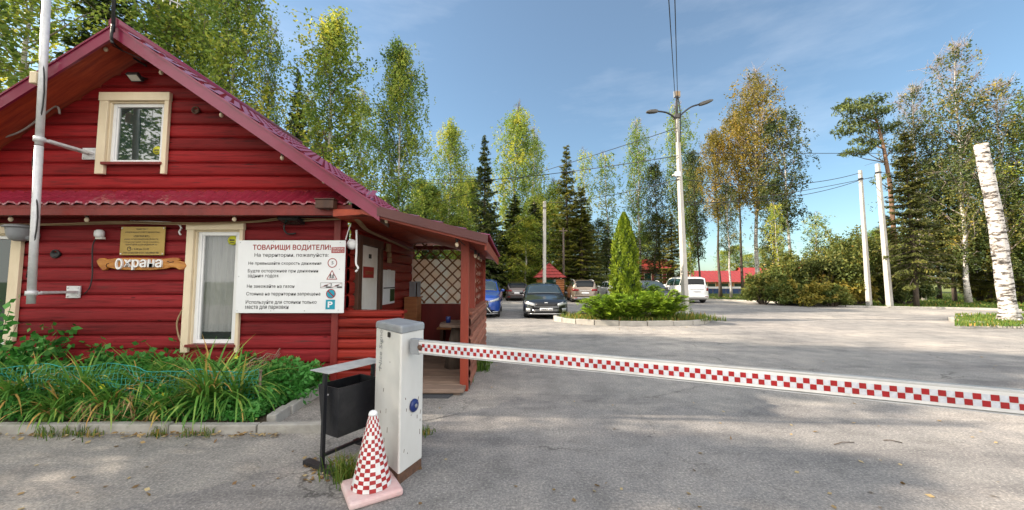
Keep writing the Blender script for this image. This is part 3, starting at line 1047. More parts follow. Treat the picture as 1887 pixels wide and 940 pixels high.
mb.box((XLW - 0.2, 5.1, z3_), (XRW + 0.24, 5.165, z2_ - 0.003))
mb.box((XLW - 0.2, 5.167, z3_ + 0.02), (XRW + 0.2, YF - 0.02, z3_ + 0.045))
mb.build('eave_board', M['redwood'], house, bevel=0.004)
# corner boards
mb = MB()
a, b = FB(617, 405, 629, 690, YF, -0.09, -0.045)
mb.box((a[0], a[1], 0.02), (b[0], b[1], P(620, 405, YF).z))
mb.build('corner_board', M['redwood'], house, bevel=0.004)

# porch ---------------------------------------------------------------------------------
XP = P(853, 518, YF).x                                # right side of the porch
PE = P(892, 440, YO)                                  # right eave of the porch roof at the front
pslope = (ER.z - 0.02 - PE.z) / (PE.x - ER.x)
def zp(x):
    return ER.z - 0.02 - pslope * (x - ER.x)
x0_ = ER.x - 0.12
pr = tile_slab(x0_, zp(x0_) + 0.02, PE.x + 0.06, zp(PE.x + 0.06) + 0.02, YO + 0.02, YR)
pr.build('porch_roof', M['tile'], house)
mb = MB()
a = [(x0_, YO + 0.03, zp(x0_) - 0.01), (PE.x, YO + 0.03, zp(PE.x) - 0.01), (PE.x, YO + 0.03, zp(PE.x) - 0.06), (x0_, YO + 0.03, zp(x0_) - 0.06)]
mb.prism(a, (0, YR - YO - 0.05, 0))
a = [(XRW - 0.02, YO + 0.04, zp(x0_) - 0.0), (x0_, YO + 0.04, zp(x0_) - 0.01), (x0_, YO + 0.04, zp(x0_) - 0.06), (XRW - 0.02, YO + 0.04, zp(x0_) - 0.1)]
mb.prism(a, (0, YR - YO - 0.05, 0))
mb.build('porch_ceiling', M['soffit'], house)
mb = MB()
up = 0.06
b0 = [(ER.x - 0.02, YO - 0.03, zp(ER.x - 0.02) + up), (PE.x + 0.05, YO - 0.03, zp(PE.x + 0.05) + up), (PE.x + 0.05, YO - 0.03, zp(PE.x + 0.05) - 0.05), (ER.x - 0.02, YO - 0.03, zp(ER.x - 0.02) - 0.07)]
mb.prism(b0, (0, 0.03, 0))
mb.build('porch_barge_board', M['brown_sheet'], house)
mb = MB()
b1 = [(ER.x - 0.25, YO + 0.001, zp(ER.x - 0.25) - 0.045), (PE.x + 0.02, YO + 0.001, zp(PE.x + 0.02) - 0.04), (PE.x + 0.02, YO + 0.001, zp(PE.x + 0.02) - 0.085), (ER.x - 0.25, YO + 0.001, zp(ER.x - 0.25) - 0.1)]
mb.prism(b1, (0, 0.028, 0))
mb.box((PE.x + 0.005, YO + 0.03, zp(PE.x) - 0.15), (PE.x + 0.03, YR, zp(PE.x) + 0.0))
mb.build('porch_fascia', M['redpost'], house)
# posts
mb = MB()
def post(x, y, w_, zt_, mi=0):
    m_ = MB()
    m_.box((x - w_ / 2, y - w_ / 2, 0.0), (x + w_ / 2, y + w_ / 2, zt_))
    m_.build('porch_post', M['redpost'], house, bevel=0.006)
post(XP + 0.03, YF + 0.02, 0.115, zp(XP + 0.03) - 0.05)
post(XP + 0.03, 6.5, 0.1, zp(XP) - 0.05)
post(XP + 0.03, 8.98, 0.1, zp(XP) - 0.05)
mb.box((XP - 0.03, YF + 0.07, zp(XP) - 0.16), (XP + 0.07, 8.95, zp(XP) - 0.062))
mb.box((XRW + 0.06, 8.9, zp(XRW) - 0.36), (XP - 0.02, 9.0, zp(XRW) - 0.27))
mb.build('porch_beam', M['redwood'], house)
# low log walls
HZ = P(690, 573, YF).z
XH0, XH1 = P(629, 518, YF).x, P(744, 518, YF).x
mb = log_wall(MB(), lambda z: (XH0, XH1), 0.07, HZ - 0.03, [], lambda u, z, d: (u, YF - 0.02 - d, z), 0.147, 0.05)
mb.box((XH0, YF - 0.018, 0.02), (XH1 - 0.003, YF + 0.07, HZ - 0.032))
for k in range(7):
    zc = 0.147 * (k + 0.5) + 0.03
    if zc < HZ - 0.08:
        mb.lathe((XH1 - 0.01, YF + 0.0, zc), [(0.062, 0), (0.062, 0.02)], 10, (1, 0, 0))
mb.box((XH0 - 0.01, YF - 0.075, HZ - 0.03), (XH1 + 0.03, YF + 0.1, HZ + 0.01))
mb.build('porch_low_wall', M['log_porch'], house)
mb = log_wall(MB(), lambda z: (YF + 0.08, 9.03), 0.02, 1.06, [], lambda u, z, d: (XP + 0.06 + d, u, z), 0.147, 0.05)
mb.box((XP, YF + 0.081, 0.02), (XP + 0.058, 9.02, 1.055))
mb.box((XP - 0.02, YF + 0.08, 1.06), (XP + 0.13, 9.03, 1.095))
mb.build('porch_low_wall', M['log_pale'], house)
ZLT = P(810, 560, 8.9).z
mb = MB()
mb.box((XRW, 8.9, 0.1), (XP - 0.02, 8.96, ZLT - 0.05))
mb.box((XRW, 8.88, ZLT - 0.05), (XP - 0.02, 8.98, ZLT))
mb.build('porch_back_wall', M['redwood'], house)
# lattice: two layers of varnished strips clipped to the opening
def lattice(parent, u0, u1, z0, z1f, to, pitch, wd, name, mat, off=0.0, layer=0.014):
    mb = MB()
    for sg in (1, -1):
        c = -6.0
        while c < 10:
            pts = []
            n = 60
            for i in range(n + 1):
                u = u0 + (u1 - u0) * i / n
                z = (u - u0) * sg + c
                if z0 <= z <= z1f(u):
                    pts.append((u, z))
            if len(pts) > 1:
                a, b = pts[0], pts[-1]
                d = 0.0 if sg > 0 else layer
                A, B = Vector(to(a[0], a[1], d)), Vector(to(b[0], b[1], d))
                nrm = Vector(to(0, 0, 1)) - Vector(to(0, 0, 0))
                mb.bar(A, B, wd, 0.011, nrm)
            c += pitch * 1.4142
    return mb.build(name, mat, parent)
lattice(house, XRW + 0.07, XP - 0.03, ZLT, lambda u: zp(u) - 0.1, lambda u, z, d: (u, 8.9 - d, z), 0.185, 0.032, 'lattice', M['lattice'])
lattice(house, 6.58, 8.9, 1.1, lambda u: zp(XP) - 0.17, lambda u, z, d: (XP + 0.03 + d, u, z), 0.22, 0.04, 'lattice', M['redpost'])
ZPO = P(800, 478, 8.93).z
mb = MB()
mb.box((XRW + 0.02, 8.925, ZLT + 0.002), (XP - 0.03, 8.933, ZPO))
mb.build('milky_screen', M['poly'], house)
# floor and step
mb = MB()
for i in range(24):
    y = YF - 0.05 + i * 0.145
    mb.box((XRW + 0.06, y, 0.03), (XP - 0.0, y + 0.139, 0.1 + 0.004 * math.sin(i * 2.3)))
mb.build('porch_floor', M['greywood'], house)
a, b = G(742, 712), G(856, 712)
mb = MB()
mb.box((P(744, 518, YF).x - 0.02, YF - 0.27, 0.045), (XP + 0.06, YF - 0.055, 0.095))
mb.box((P(744, 518, YF).x - 0.02, YF - 0.22, 0.0), (XP + 0.0, YF - 0.1, 0.043))
mb.build('porch_step', M['greywood'], house, bevel=0.006)
# door with dark jambs
mb = MB()
mb.box((XRW - 0.03, D0, DZ0), (XRW + 0.035, D1, DZ1))
door = mb.build('door', M['white_metal'], house, bevel=0.006)
mb = MB()
for (ya, yb) in ((D0 - 0.15, D0 - 0.005), (D1 + 0.005, D1 + 0.15)):
    mb.box((XRW - 0.05, ya, 0.05), (XRW + 0.085, yb, DZ1 + 0.13))
mb.box((XRW - 0.05, D0 - 0.004, DZ1 + 0.005), (XRW + 0.085, D1 + 0.004, DZ1 + 0.13))
mb.box((XRW - 0.05, D0 - 0.004, 0.05), (XRW + 0.085, D1 + 0.004, DZ0 - 0.004))
mb.build('door_frame', M['darkwood'], house, bevel=0.005)
dy = (D0 + D1) / 2
mb = MB()
mb.box((XRW + 0.037, dy - 0.25, 1.60), (XRW + 0.047, dy + 0.19, 1.78))
dp = mb.build('door_plate', M['ink_red'], door)
text_mesh('door_plate_text', 'ОХРАНА', M['gold'], dp, 0, 0, 0, 0, 0, facing=lambda u, t: Vector((XRW + 0.05, dy - 0.19 + 0.32 * u, 1.655 + 0.06 * t)))
mb = MB()
mb.box((XRW + 0.037, dy - 0.03, 1.92), (XRW + 0.05, dy + 0.06, 1.99))
mb.build('peephole', M['black'], door)
mb = MB()
mb.tube([(XRW + 0.04, D0 + 0.07, 1.1), (XRW + 0.085, D0 + 0.07, 1.1), (XRW + 0.085, D0 + 0.2, 1.09)], 0.012, 8)
mb.box((XRW + 0.037, D0 + 0.045, 1.0), (XRW + 0.046, D0 + 0.095, 1.16))
mb.build('handle', M['black_metal'], door)
# round holes in the wall (vents)
for (x, y, r_) in ((360, 203, 0.05), (101, 468, 0.055)):
    c = P(x, y, YF - 0.05)
    mb = MB()
    mb.lathe((c.x, YF - 0.02, c.z), [(r_ * 1.15, 0), (r_ * 1.15, 0.036), (r_ * 0.9, 0.04), (r_ * 0.88, 0.01)], 18, (0, -1, 0))
    mb.build('vent_hole', M['black'] if y > 300 else M['darkwood'], house)
# thin dark trim line under the right barge board
mb = MB()
zz = 0.13
mb.prism([(RG.x, YF - 0.12, RG.z - zz), (ER.x, YF - 0.12, zroof(ER.x) - zz), (ER.x, YF - 0.12, zroof(ER.x) - zz - 0.06), (RG.x, YF - 0.12, RG.z - zz - 0.06)], (0, 0.05, 0))
mb.build('gable_batten', M['darkwood'], house)

# ------------------------------------------------------------------ things fixed on the house
# big notice board
YS = 5.33
sa, sb_ = FB(436, 443, 635, 577, YS, 0, 0)
SX0, SX1, SZ0, SZ1 = sa[0], sb_[0], sa[2], sb_[2]
notice = thing('notice_board', ((SX0 + SX1) / 2, YS, SZ0), 'large white Cyrillic notice board addressing drivers, red heading, beside the tall window', 'notice board')
mb = MB()
mb.box((SX0, YS, SZ0), (SX1, YS + 0.014, SZ1))
board = mb.build('board', M['white_board'], notice, bevel=0.003)
for x in (SX0 + 0.25, SX1 - 0.25):
    mb = MB()
    mb.box((x - 0.02, YS + 0.014, SZ0 + 0.05), (x + 0.02, YF - 0.03, SZ1 - 0.05))
    mb.build('batten', M['redwood'], notice)
for (u, t) in ((0.02, 0.03), (0.02, 0.5), (0.02, 0.97), (0.33, 0.985), (0.66, 0.985), (0.95, 0.97), (0.95, 0.6), (0.33, 0.03), (0.64, 0.03), (0.95, 0.04)):
    mb = MB()
    mb.lathe((SX0 + (SX1 - SX0) * u, YS - 0.0005, SZ0 + (SZ1 - SZ0) * t), [(0.006, 0), (0.005, 0.002)], 8, (0, -1, 0))
    mb.build('screw', M['grey_plastic'], notice)
# the picture of the board was read at 1316 x 940; board spans x 30..1300, y 45..885 there
def sx(x): return SX0 + (SX1 - SX0) * (x - 30) / 1270
def szz(y): return SZ1 - (SZ1 - SZ0) * (y - 45) / 840
def line(body, x0, x1, y0, y1, mat, bold=0.004):
    text_mesh('lettering', body, mat, notice, sx(x0), sx(x1), szz(y1), szz(y0), YS - 0.003, bold=bold)
line('ТОВАРИЩИ ВОДИТЕЛИ!', 205, 1128, 95, 168, M['ink_red'], 0.02)
line('На территории, пожалуйста:', 230, 1105, 192, 248, M['ink'])
line('Не превышайте скорость движения', 163, 1022, 292, 338, M['ink'])
line('Будте осторожнее при движении', 161, 987, 380, 428, M['ink'])
line('задним ходом', 161, 520, 444, 484, M['ink'])
line('Не заезжайте на газон', 159, 715, 556, 596, M['ink'])
line('Стоянка на территории запрещена', 155, 1022, 643, 694, M['ink'])
line('Используйте для стоянки только', 153, 982, 736, 790, M['ink'])
line('места для парковки', 150, 655, 800, 850, M['ink'])
def disc(cx, cy, r1, r2, mat, name='pictogram', y=0.0):
    mb = MB()
    c = Vector((sx(cx), YS - 0.003 - y, szz(cy)))
    k = (SX1 - SX0) / 1270
    n = 32
    vs, fs = [], []
    for i in range(n):
        a = 2 * math.pi * i / n
        for r_ in (r1, r2):
            vs.append((c.x + math.cos(a) * r_ * k, c.y, c.z + math.sin(a) * r_ * k))
    for i in range(n):
        j = (i + 1) % n
        fs.append((2 * i, 2 * i + 1, 2 * j + 1, 2 * j))
    mb.add(vs, fs)
    return mb.build(name, mat, notice)
def bpoly(pts, mat, y=0.0, name='pictogram'):
    mb = MB()
    mb.add([(sx(a), YS - 0.003 - y, szz(b)) for a, b in pts], [tuple(range(len(pts)))])
    return mb.build(name, mat, notice)
disc(1152, 308, 56, 47, M['ink_red'])
line('5', 1142, 1166, 290, 325, M['ink'])
def tri_ring(a, b, c, k, mat):
    pts = [Vector(a), Vector(b), Vector(c)]
    ce = (pts[0] + pts[1] + pts[2]) / 3
    inn = [ce + (p - ce) * k for p in pts]
    mb = MB()
    vs = [(sx(p[0]), YS - 0.003, szz(p[1])) for p in pts + inn]
    mb.add(vs, [(0, 1, 4, 3), (1, 2, 5, 4), (2, 0, 3, 5)])
    mb.build('pictogram', mat, notice)
tri_ring((1152, 388), (1086, 500), (1216, 500), 0.8, M['ink_red'])
def stick(pts, w_, mat, y=0.0):
    mb = MB()
    for (a, b) in zip(pts[:-1], pts[1:]):
        A, B = Vector((sx(a[0]), YS - 0.004 - y, szz(a[1]))), Vector((sx(b[0]), YS - 0.004 - y, szz(b[1])))
        mb.bar(A, B, w_ * (SX1 - SX0) / 1270, 0.001, (0, 1, 0))
    mb.build('pictogram', mat, notice)
for dx in (-16, 14):
    stick([(1152 + dx, 445), (1150 + dx, 466), (1142 + dx, 486)], 7, M['ink'])
    stick([(1150 + dx, 466), (1164 + dx, 482)], 6, M['ink'], 0.002)
    stick([(1140 + dx, 462), (1152 + dx, 452), (1166 + dx, 460)], 5, M['ink'], 0.004)
    disc(1153 + dx, 440, 6, 0.1, M['ink'])
for ox in (1022, 1152):
    x0, y0, x1, y1 = ox, 537, ox + 122, 597
    stick([(x0, y0), (x1, y0)], 3, M['ink'])
    stick([(x0, y1), (x1, y1)], 3, M['ink'])
    stick([(x0, y0), (x0, y1)], 3, M['ink'], 0.001)
    stick([(x1, y0), (x1, y1)], 3, M['ink'], 0.001)
    bpoly([(x0 + 62, 593), (x1 - 4, 593), (x1 - 4, 580), (x0 + 62, 580)], M['ink'])
    stick([(x0 + 4, 590), (x1 - 4, 542)], 3, M['ink_red'], 0.002)
    bpoly([(x0 + 34, 582), (x0 + 40, 568), (x0 + 66, 560), (x0 + 84, 562), (x0 + 90, 570), (x0 + 60, 578)], M['ink'], 0.0005)
disc(1146, 664, 48, 0.1, M['ink_blue'])
disc(1146, 664, 56, 46, M['ink_red'], y=0.001)
stick([(1112, 632), (1180, 696)], 12, M['ink_red'], 0.001)
bpoly([(1090, 732), (1198, 732), (1198, 842), (1088, 842)], M['ink_blue'])
text_mesh('pictogram', 'P', M['pvc'], notice, sx(1114), sx(1172), szz(822), szz(752), YS - 0.005, bold=0.03)
bpoly([(1136, 126), (1292, 122), (1292, 192), (1136, 194)], M['ink_pink'])
for b_, ya, yb in (('ПРИ ПОЖАРЕ', 132, 154), ('ЗВОНИТЬ 01, 112', 162, 184)):
    text_mesh('lettering', b_, M['pvc'], notice, sx(1150), sx(1280), szz(yb), szz(ya), YS - 0.005)

# brass plate
pa, pb_ = FB(230, 419, 311, 471, YF, 0, 0)
BX0, BX1, BZ0, BZ1 = pa[0], pb_[0], pa[2], pb_[2]
BY = YF - 0.065
plate = thing('brass_plate', ((BX0 + BX1) / 2, BY, BZ0), 'gold company plate with small black print above the carved wooden sign', 'plaque')
mb = MB()
mb.box((BX0, BY, BZ0), (BX1, BY + 0.012, BZ1))
mb.build('plate', M['gold'], plate, bevel=0.002)
bx = lambda x: BX0 + (BX1 - BX0) * (x - 100) / 755
bz = lambda y: BZ1 - (BZ1 - BZ0) * (y - 75) / 495
for body, a, b, c, d in (('ОБЩЕСТВО С', 360, 560, 104, 134), ('ОГРАНИЧЕННОЙ ОТВЕТСТВЕННОСТЬЮ', 178, 765, 152, 184), ('«ЛАГУНА ЮГ»', 325, 595, 222, 256),
                         ('606532, НИЖЕГОРОДСКАЯ ОБЛАСТЬ,', 168, 750, 280, 308), ('ГОРОДСКОЙ ОКРУГ ГОРОД ЧКАЛОВСК,', 162, 762, 328, 356),
                         ('ТЕРРИТОРИЯ «БАЗА ОТДЫХА № 10»', 190, 735, 375, 404), ('с 8.00 до 21.00', 308, 600, 450, 482), ('ИНН 5236007358 ОГРН 1085248000 788', 160, 765, 512, 542)):
    text_mesh('lettering', body, M['ink'], plate, bx(a), bx(b), bz(d), bz(c), BY - 0.003, bold=0.004)
mb = MB()
k = (BX1 - BX0) / 755
mb.tube([(bx(262) + 28 * k * math.cos(i * math.pi / 10), BY - 0.002, bz(460) + 34 * k * math.sin(i * math.pi / 10)) for i in range(21)], 0.0035, 4)
mb.tube([(bx(262), BY - 0.002, bz(460)), (bx(275), BY - 0.002, bz(440))], 0.003, 4)
mb.build('clock_mark', M['ink'], plate)
for (x, z) in ((BX0 + 0.02, BZ0 + 0.02), (BX1 - 0.02, BZ0 + 0.02), (BX0 + 0.02, BZ1 - 0.02), (BX1 - 0.02, BZ1 - 0.02)):
    mb = MB()
    mb.lathe((x, BY - 0.0005, z), [(0.011, 0), (0.008, 0.008)], 10, (0, -1, 0))
    mb.build('screw', M['pvc'], plate)

# carved wooden sign
ca = P(181, 487, BY)
cb = P(346, 487, BY)
CWs = cb.x - ca.x
carved = thing('carved_sign', ((ca.x + cb.x) / 2, BY, ca.z - 0.1), 'carved orange plank sign with white letters ОХРАНА under the gold plate', 'wooden sign')
def cxz(x, y):          # outline read from a 1074 px wide crop
    return (ca.x + CWs * (x - 487) / 445, cb.z + CWs * (420 - y) / 445)
outl = [(487, 404), (500, 391), (522, 389), (535, 396), (580, 391), (650, 388), (740, 389), (820, 393), (860, 388), (885, 388), (900, 396), (893, 405), (872, 408), (900, 404), (922, 410), (933, 428), (922, 446), (898, 448), (880, 438), (856, 436), (830, 444), (760, 449), (660, 449), (590, 446), (562, 440), (545, 436), (536, 448), (522, 452), (506, 436), (494, 420)]
mb = MB()
mb.prism([(cxz(x, y)[0], BY - 0.03, cxz(x, y)[1]) for x, y in outl], (0, 0.04, 0))
mb.build('plank', M['carved'], carved, bevel=0.008)
text_mesh('lettering', 'О', M['pvc'], carved, cxz(590, 0)[0], cxz(624, 0)[0], cxz(0, 446)[1], cxz(0, 392)[1], BY - 0.036, bold=0.012, extrude=0.02)
text_mesh('lettering', 'храна', M['pvc'], carved, cxz(632, 0)[0], cxz(818, 0)[0], cxz(0, 449)[1], cxz(0, 397)[1], BY - 0.036, bold=0.012, extrude=0.02)
mb = MB()
mb.tube([(cxz(x, y)[0], BY - 0.031, cxz(x, y)[1]) for x, y in ((545, 436), (538, 428), (541, 420), (552, 416))], 0.006, 6)
mb.tube([(cxz(x, y)[0], BY - 0.031, cxz(x, y)[1]) for x, y in ((872, 408), (852, 411), (840, 406))], 0.006, 6)
mb.build('groove', M['darkwood'], carved)

# floodlights
def floodlight(name, px, py, y, label, wd=0.2, tilt=R(35), glass=True):
    c = P(px, py, y)
    t = thing(name, (c.x, y, c.z), label, 'floodlight')
    mb = MB()
    up = Vector((0, -math.sin(tilt), math.cos(tilt)))
    nr = Vector((0, -math.cos(tilt), -math.sin(tilt)))
    mb.obox(c, (wd / 2, 0, 0), nr * 0.025, up * wd * 0.36)
    for k in range(5):
        mb.obox(c - nr * 0.032 + Vector((wd * (k - 2) * 0.18, 0, 0)), (0.004, 0, 0), nr * 0.012, up * wd * 0.3)
    mb.build('housing', M['black'], t, bevel=0.004)
    mb = MB()
    mb.obox(c + nr * 0.026, (wd * 0.4, 0, 0), nr * 0.003, up * wd * 0.26)
    mb.build('lens', M['floodglass'] if glass else M['glass_dark'], t)
    mb = MB()
    mb.tube([c + Vector((-wd * 0.52, 0, 0)), c + Vector((-wd * 0.52, 0.09, 0.02)), c + Vector((wd * 0.52, 0.09, 0.02)), c + Vector((wd * 0.52, 0, 0))], 0.008, 5)
    mb.build('bracket', M['black'], t)
    return t
floodlight('floodlight', 249, 142, YF - 0.14, 'small black floodlight above the attic window', 0.17, R(55))
f2 = floodlight('floodlight', 537, 406, YF - 0.16, 'black floodlight facing down under the eave above the white notice board', 0.28, R(75), False)
c = P(600, 376, 5.02)
mb = MB()
mb.box((c.x - 0.12, 4.98, c.z - 0.06), (c.x + 0.12, 5.1, c.z + 0.05))
mb.box((c.x - 0.135, 4.97, c.z + 0.052), (c.x + 0.135, 5.1, c.z + 0.07))
mb.lathe((c.x + 0.03, 5.04, c.z - 0.075), [(0.02, 0), (0.03, 0.014)], 10)
o = mb.build('junction_box', M['darkwood'], None, bevel=0.005)
origin_to(tag(o, 'weathered dark box fixed on the eave board at the house corner', 'junction box'), (c.x, 5.1, c.z - 0.06))

# string of bulbs along the eaves and the gable
sl_t = thing('string_lights', (RG.x, YO, ZBAND), 'string of clear bulbs on black cable along the eaves, gable and porch', 'string lights')
bulbs = [(20, 402, 5.2), (160, 403, 5.2), (432, 402, 5.2), (-120, 402, 5.2)]
gbulbs = [(195, 89, 5.1), (297, 132, 5.1), (408, 210, 5.1), (520, 289, 5.1), (597, 332, 5.1)]
pbulbs = [(712, 405, 5.12), (842, 449, 5.12), (876, 470, 6.0), (882, 474, 7.0), (886, 478, 8.2)]
for px, py, y in bulbs + gbulbs + pbulbs:
    c = P(px, py, y)
    mb = MB()
    mb.lathe((c.x, y, c.z), [(0.017, 0.075), (0.02, 0.07), (0.02, 0.02), (0.015, 0.015)], 10)
    so = mb.build('socket', M['black'], sl_t)
    mb = MB()
    mb.lathe((c.x, y, c.z), [(0.002, -0.05), (0.017, -0.042), (0.026, -0.022), (0.025, -0.004), (0.015, 0.016)], 10)
    mb.build('bulb', M['bulb'], so)
def droop(pts, r_, sag=0.03, n=7):
    out = []
    for a, b in zip(pts[:-1], pts[1:]):
        a, b = Vector(a), Vector(b)
        for i in range(n):
            t = i / n
            out.append(a.lerp(b, t) - Vector((0, 0, sag * 4 * t * (1 - t))))
    out.append(Vector(pts[-1]))
    return out
mb = MB()
pt = [P(px, py, y) + Vector((0, 0, 0.07)) for px, py, y in sorted(bulbs)] + [P(712, 405, 5.12) + Vector((0, 0, 0.06))]
mb.tube(droop(pt, 0.006, 0.03), 0.006, 5)
pt = [P(px, py, y) + Vector((0, 0.02, 0.085)) for px, py, y in gbulbs]
mb.tube(droop(pt, 0.006, 0.02), 0.006, 5)
pt = [P(px, py, y) + Vector((0, 0, 0.075)) for px, py, y in pbulbs]
mb.tube(droop(pt, 0.006, 0.03), 0.006, 5)
mb.build('cable', M['cable'], sl_t)

# loose tan and grey wires under the eave, each bundle a thing
def wire(name, pts, r_, mat, label, cat='cable', sag=0.0, group=None, n=6):
    mb = MB()
    q = droop(pts, r_, sag, 8) if sag else smooth(pts)
    mb.tube(q, r_, n)
    o = mb.build(name, mat)
    tag(o, label, cat, group)
    return origin_to(o, pts[0])
def smooth(pts, n=5):
    pts = [Vector(p) for p in pts]
    out = []
    for i in range(len(pts) - 1):
        p0, p1, p2, p3 = pts[max(i - 1, 0)], pts[i], pts[i + 1], pts[min(i + 2, len(pts) - 1)]
        for k in range(n):
            t = k / n
            out.append(0.5 * ((2 * p1) + (p2 - p0) * t + (2 * p0 - 5 * p1 + 4 * p2 - p3) * t * t + (3 * p1 - p0 - 3 * p2 + p3) * t ** 3))
    out.append(pts[-1])
    return out
YC = YF - 0.075
mb = MB()
for k in range(4):
    rr = random.Random(k)
    mb.tube(smooth([P(x, y + rr.uniform(-3, 3), YC - 0.02 * k) for x, y in ((-80, 411), (60, 413), (200, 411), (330, 413), (460, 408), (530, 402), (560, 406), (640, 402))]
                   + [Vector((XRW + 0.13 + 0.02 * k, y, z)) for y, z in ((YF - 0.1, 2.42), (5.75, 2.33), (6.4, 2.3), (7.4, 2.26), (8.5, 2.22))]), 0.008, 5)
o = mb.build('cable_bundle', M['cable_tan'])
origin_to(tag(o, 'bundle of tan wires running under the eave into the porch', 'cables'), P(-80, 411, YC))
wire('cable', [P(x, y, YC) for x, y in ((240, 408), (300, 409), (327, 413), (334, 420), (330, 427), (333, 433))], 0.012, M['pvc'], 'short white wire curling down at the end of the brass plate')
wire('cable', [P(x, y, YC) for x, y in ((347, 556), (334, 575), (326, 596), (330, 622), (340, 645), (336, 668))], 0.011, M['cable_tan'], 'tan hose hanging along the tall window down into the plants')
wire('cable', [P(x, y, YC - 0.02) for x, y in ((-30, 262), (30, 246), (68, 222), (96, 199), (107, 198), (110, 210))], 0.014, M['cable_grey'], 'grey wire hooked on the left gable under the roof')
wire('cable', [P(x, y, YC) for x, y in ((524, 414), (524, 424), (531, 431), (545, 430))], 0.012, M['black'], 'black lead looping below the floodlight under the eave')
wire('conduit', [P(x, y, YF - 0.1) for x, y in ((657, 424), (657, 460), (656, 485), (660, 494), (655, 501))], 0.015, M['pvc'], 'white corrugated conduit on the house corner by the porch door', 'conduit')
wire('cable', [P(x, y, YF - 0.1) for x, y in ((646, 413), (641, 428), (637, 442))], 0.008, M['pvc'], 'thin white wire slanting down to the round lamp at the house corner')
c = P(647, 450, YF - 0.1)
mb = MB()
mb.lathe((c.x, c.y + 0.05, c.z), [(0.075, 0), (0.075, 0.03), (0.066, 0.04), (0.055, 0.06), (0.03, 0.072), (0.004, 0.075)], 20, (0, -1, 0))
o = mb.build('bulkhead_lamp', M['pvc'])
origin_to(tag(o, 'round white bulkhead lamp at the upper right corner of the notice board', 'lamp'), c)
# motion sensor, its lead
c = P(186, 430, YF - 0.07)
mo = thing('motion_sensor', (c.x, YF - 0.05, c.z - 0.06), 'small white motion sensor on the log wall left of the brass plate', 'sensor')
mb = MB()
mb.lathe((c.x, c.y - 0.02, c.z - 0.01), [(0.03, -0.05), (0.052, -0.04), (0.056, 0.0), (0.052, 0.04), (0.03, 0.06), (0.004, 0.064)], 14)
mb.build('dome', M['pvc'], mo)
mb = MB()
mb.box((c.x - 0.045, c.y - 0.03, c.z - 0.085), (c.x + 0.045, YF - 0.045, c.z - 0.055))
mb.build('bracket', M['white_metal'], mo)
wire('cable', [P(x, y, YF - 0.062) for x, y in ((178, 438), (171, 452), (170, 478), (170, 508), (165, 530), (155, 542))], 0.008, M['cable'], 'thin black wire from the motion sensor down to the lower mast bracket')
# mast on two brackets
MY = 4.88
m0, m1 = P(57, 560, MY), P(86.5, -6, MY)
mtop = m1 + (m1 - m0) * 0.35
mast = thing('mast', (m0.x, MY, m0.z), 'tall galvanised mast pipe held off the log wall by two brackets', 'mast')
mb = MB()
for t0, t1 in ((0, 0.37), (0.372, 0.74), (0.742, 1)):
    mb.tube([m0.lerp(mtop, t0), m0.lerp(mtop, t1)], 0.041, 14)
mb.build('pipe', M['galv'], mast)
for (x, y, ex) in ((166, 284, 90), (137, 538, 64)):
    c = P(x, y, YF - 0.05)
    mb = MB()
    mb.box((c.x - 0.095, YF - 0.068, c.z - 0.085), (c.x + 0.095, YF - 0.05, c.z + 0.085))
    e = m0.lerp(mtop, 0)
    tt = (c.z - m0.z) / (mtop.z - m0.z)
    e = m0.lerp(mtop, tt)
    mb.bar((c.x, YF - 0.07, c.z), (e.x + 0.03, MY + 0.03, e.z), 0.05, 0.035)
    mb.bar((c.x + 0.07, YF - 0.07, c.z), (e.x + 0.05, MY + 0.06, e.z + 0.01), 0.02, 0.03)
    mb.lathe((e.x, MY, e.z - 0.03), [(0.056, 0), (0.056, 0.06)], 14)
    for dx in (-0.07, 0.07):
        for dz in (-0.06, 0.06):
            mb.lathe((c.x + dx, YF - 0.069, c.z + dz), [(0.012, 0), (0.01, 0.01)], 6, (0, -1, 0))
    mb.build('bracket', M['galv'], mast)
mb = MB()
mb.tube(smooth([m0.lerp(mtop, t) + Vector((0.055 * (1 if i % 2 else -0.9), -0.02, 0)) for i, t in enumerate((0.06, 0.2, 0.33, 0.5, 0.7, 0.9))]), 0.008, 5)
mb.build('cable', M['cable'], mast)
wire('cable', [P(x, y, 5.3) for x, y in ((100, 264), (110, 268), (125, 274), (150, 280), (163, 283))], 0.013, M['cable_grey'], 'bunch of grey wires from the mast to its upper wall bracket')
c = P(70, 146, 4.9)
mb = MB()
mb.box((c.x - 0.045, 4.84, c.z - 0.08), (c.x + 0.04, 4.94, c.z + 0.08))
o = mb.build('junction_box', M['cream'], None, bevel=0.008)
origin_to(tag(o, 'small cream box strapped to the mast under the left roof edge', 'junction box'), (c.x, 4.9, c.z - 0.08))
# vent hood by the left window
c = P(44, 428, 5.36)
vh = thing('vent_cowl', (c.x, 5.4, c.z - 0.1), 'grey plastic vent cowl on the wall beside the dark left window', 'vent')
mb = MB()
mb.lathe((c.x - 0.03, 5.34, c.z), [(0.045, -0.13), (0.09, -0.11), (0.125, -0.05), (0.135, 0.03), (0.14, 0.06)], 18)
mb.lathe((c.x - 0.03, 5.34, c.z), [(0.17, 0.061), (0.175, 0.075), (0.12, 0.1), (0.05, 0.11)], 18)
mb.build('cowl', M['grey_plastic'], vh)
mb = MB()
mb.tube([(c.x + 0.02, 5.34, c.z - 0.05), (c.x + 0.06, 5.47, c.z - 0.05)], 0.07, 12)
mb.build('duct', M['grey_plastic'], vh)
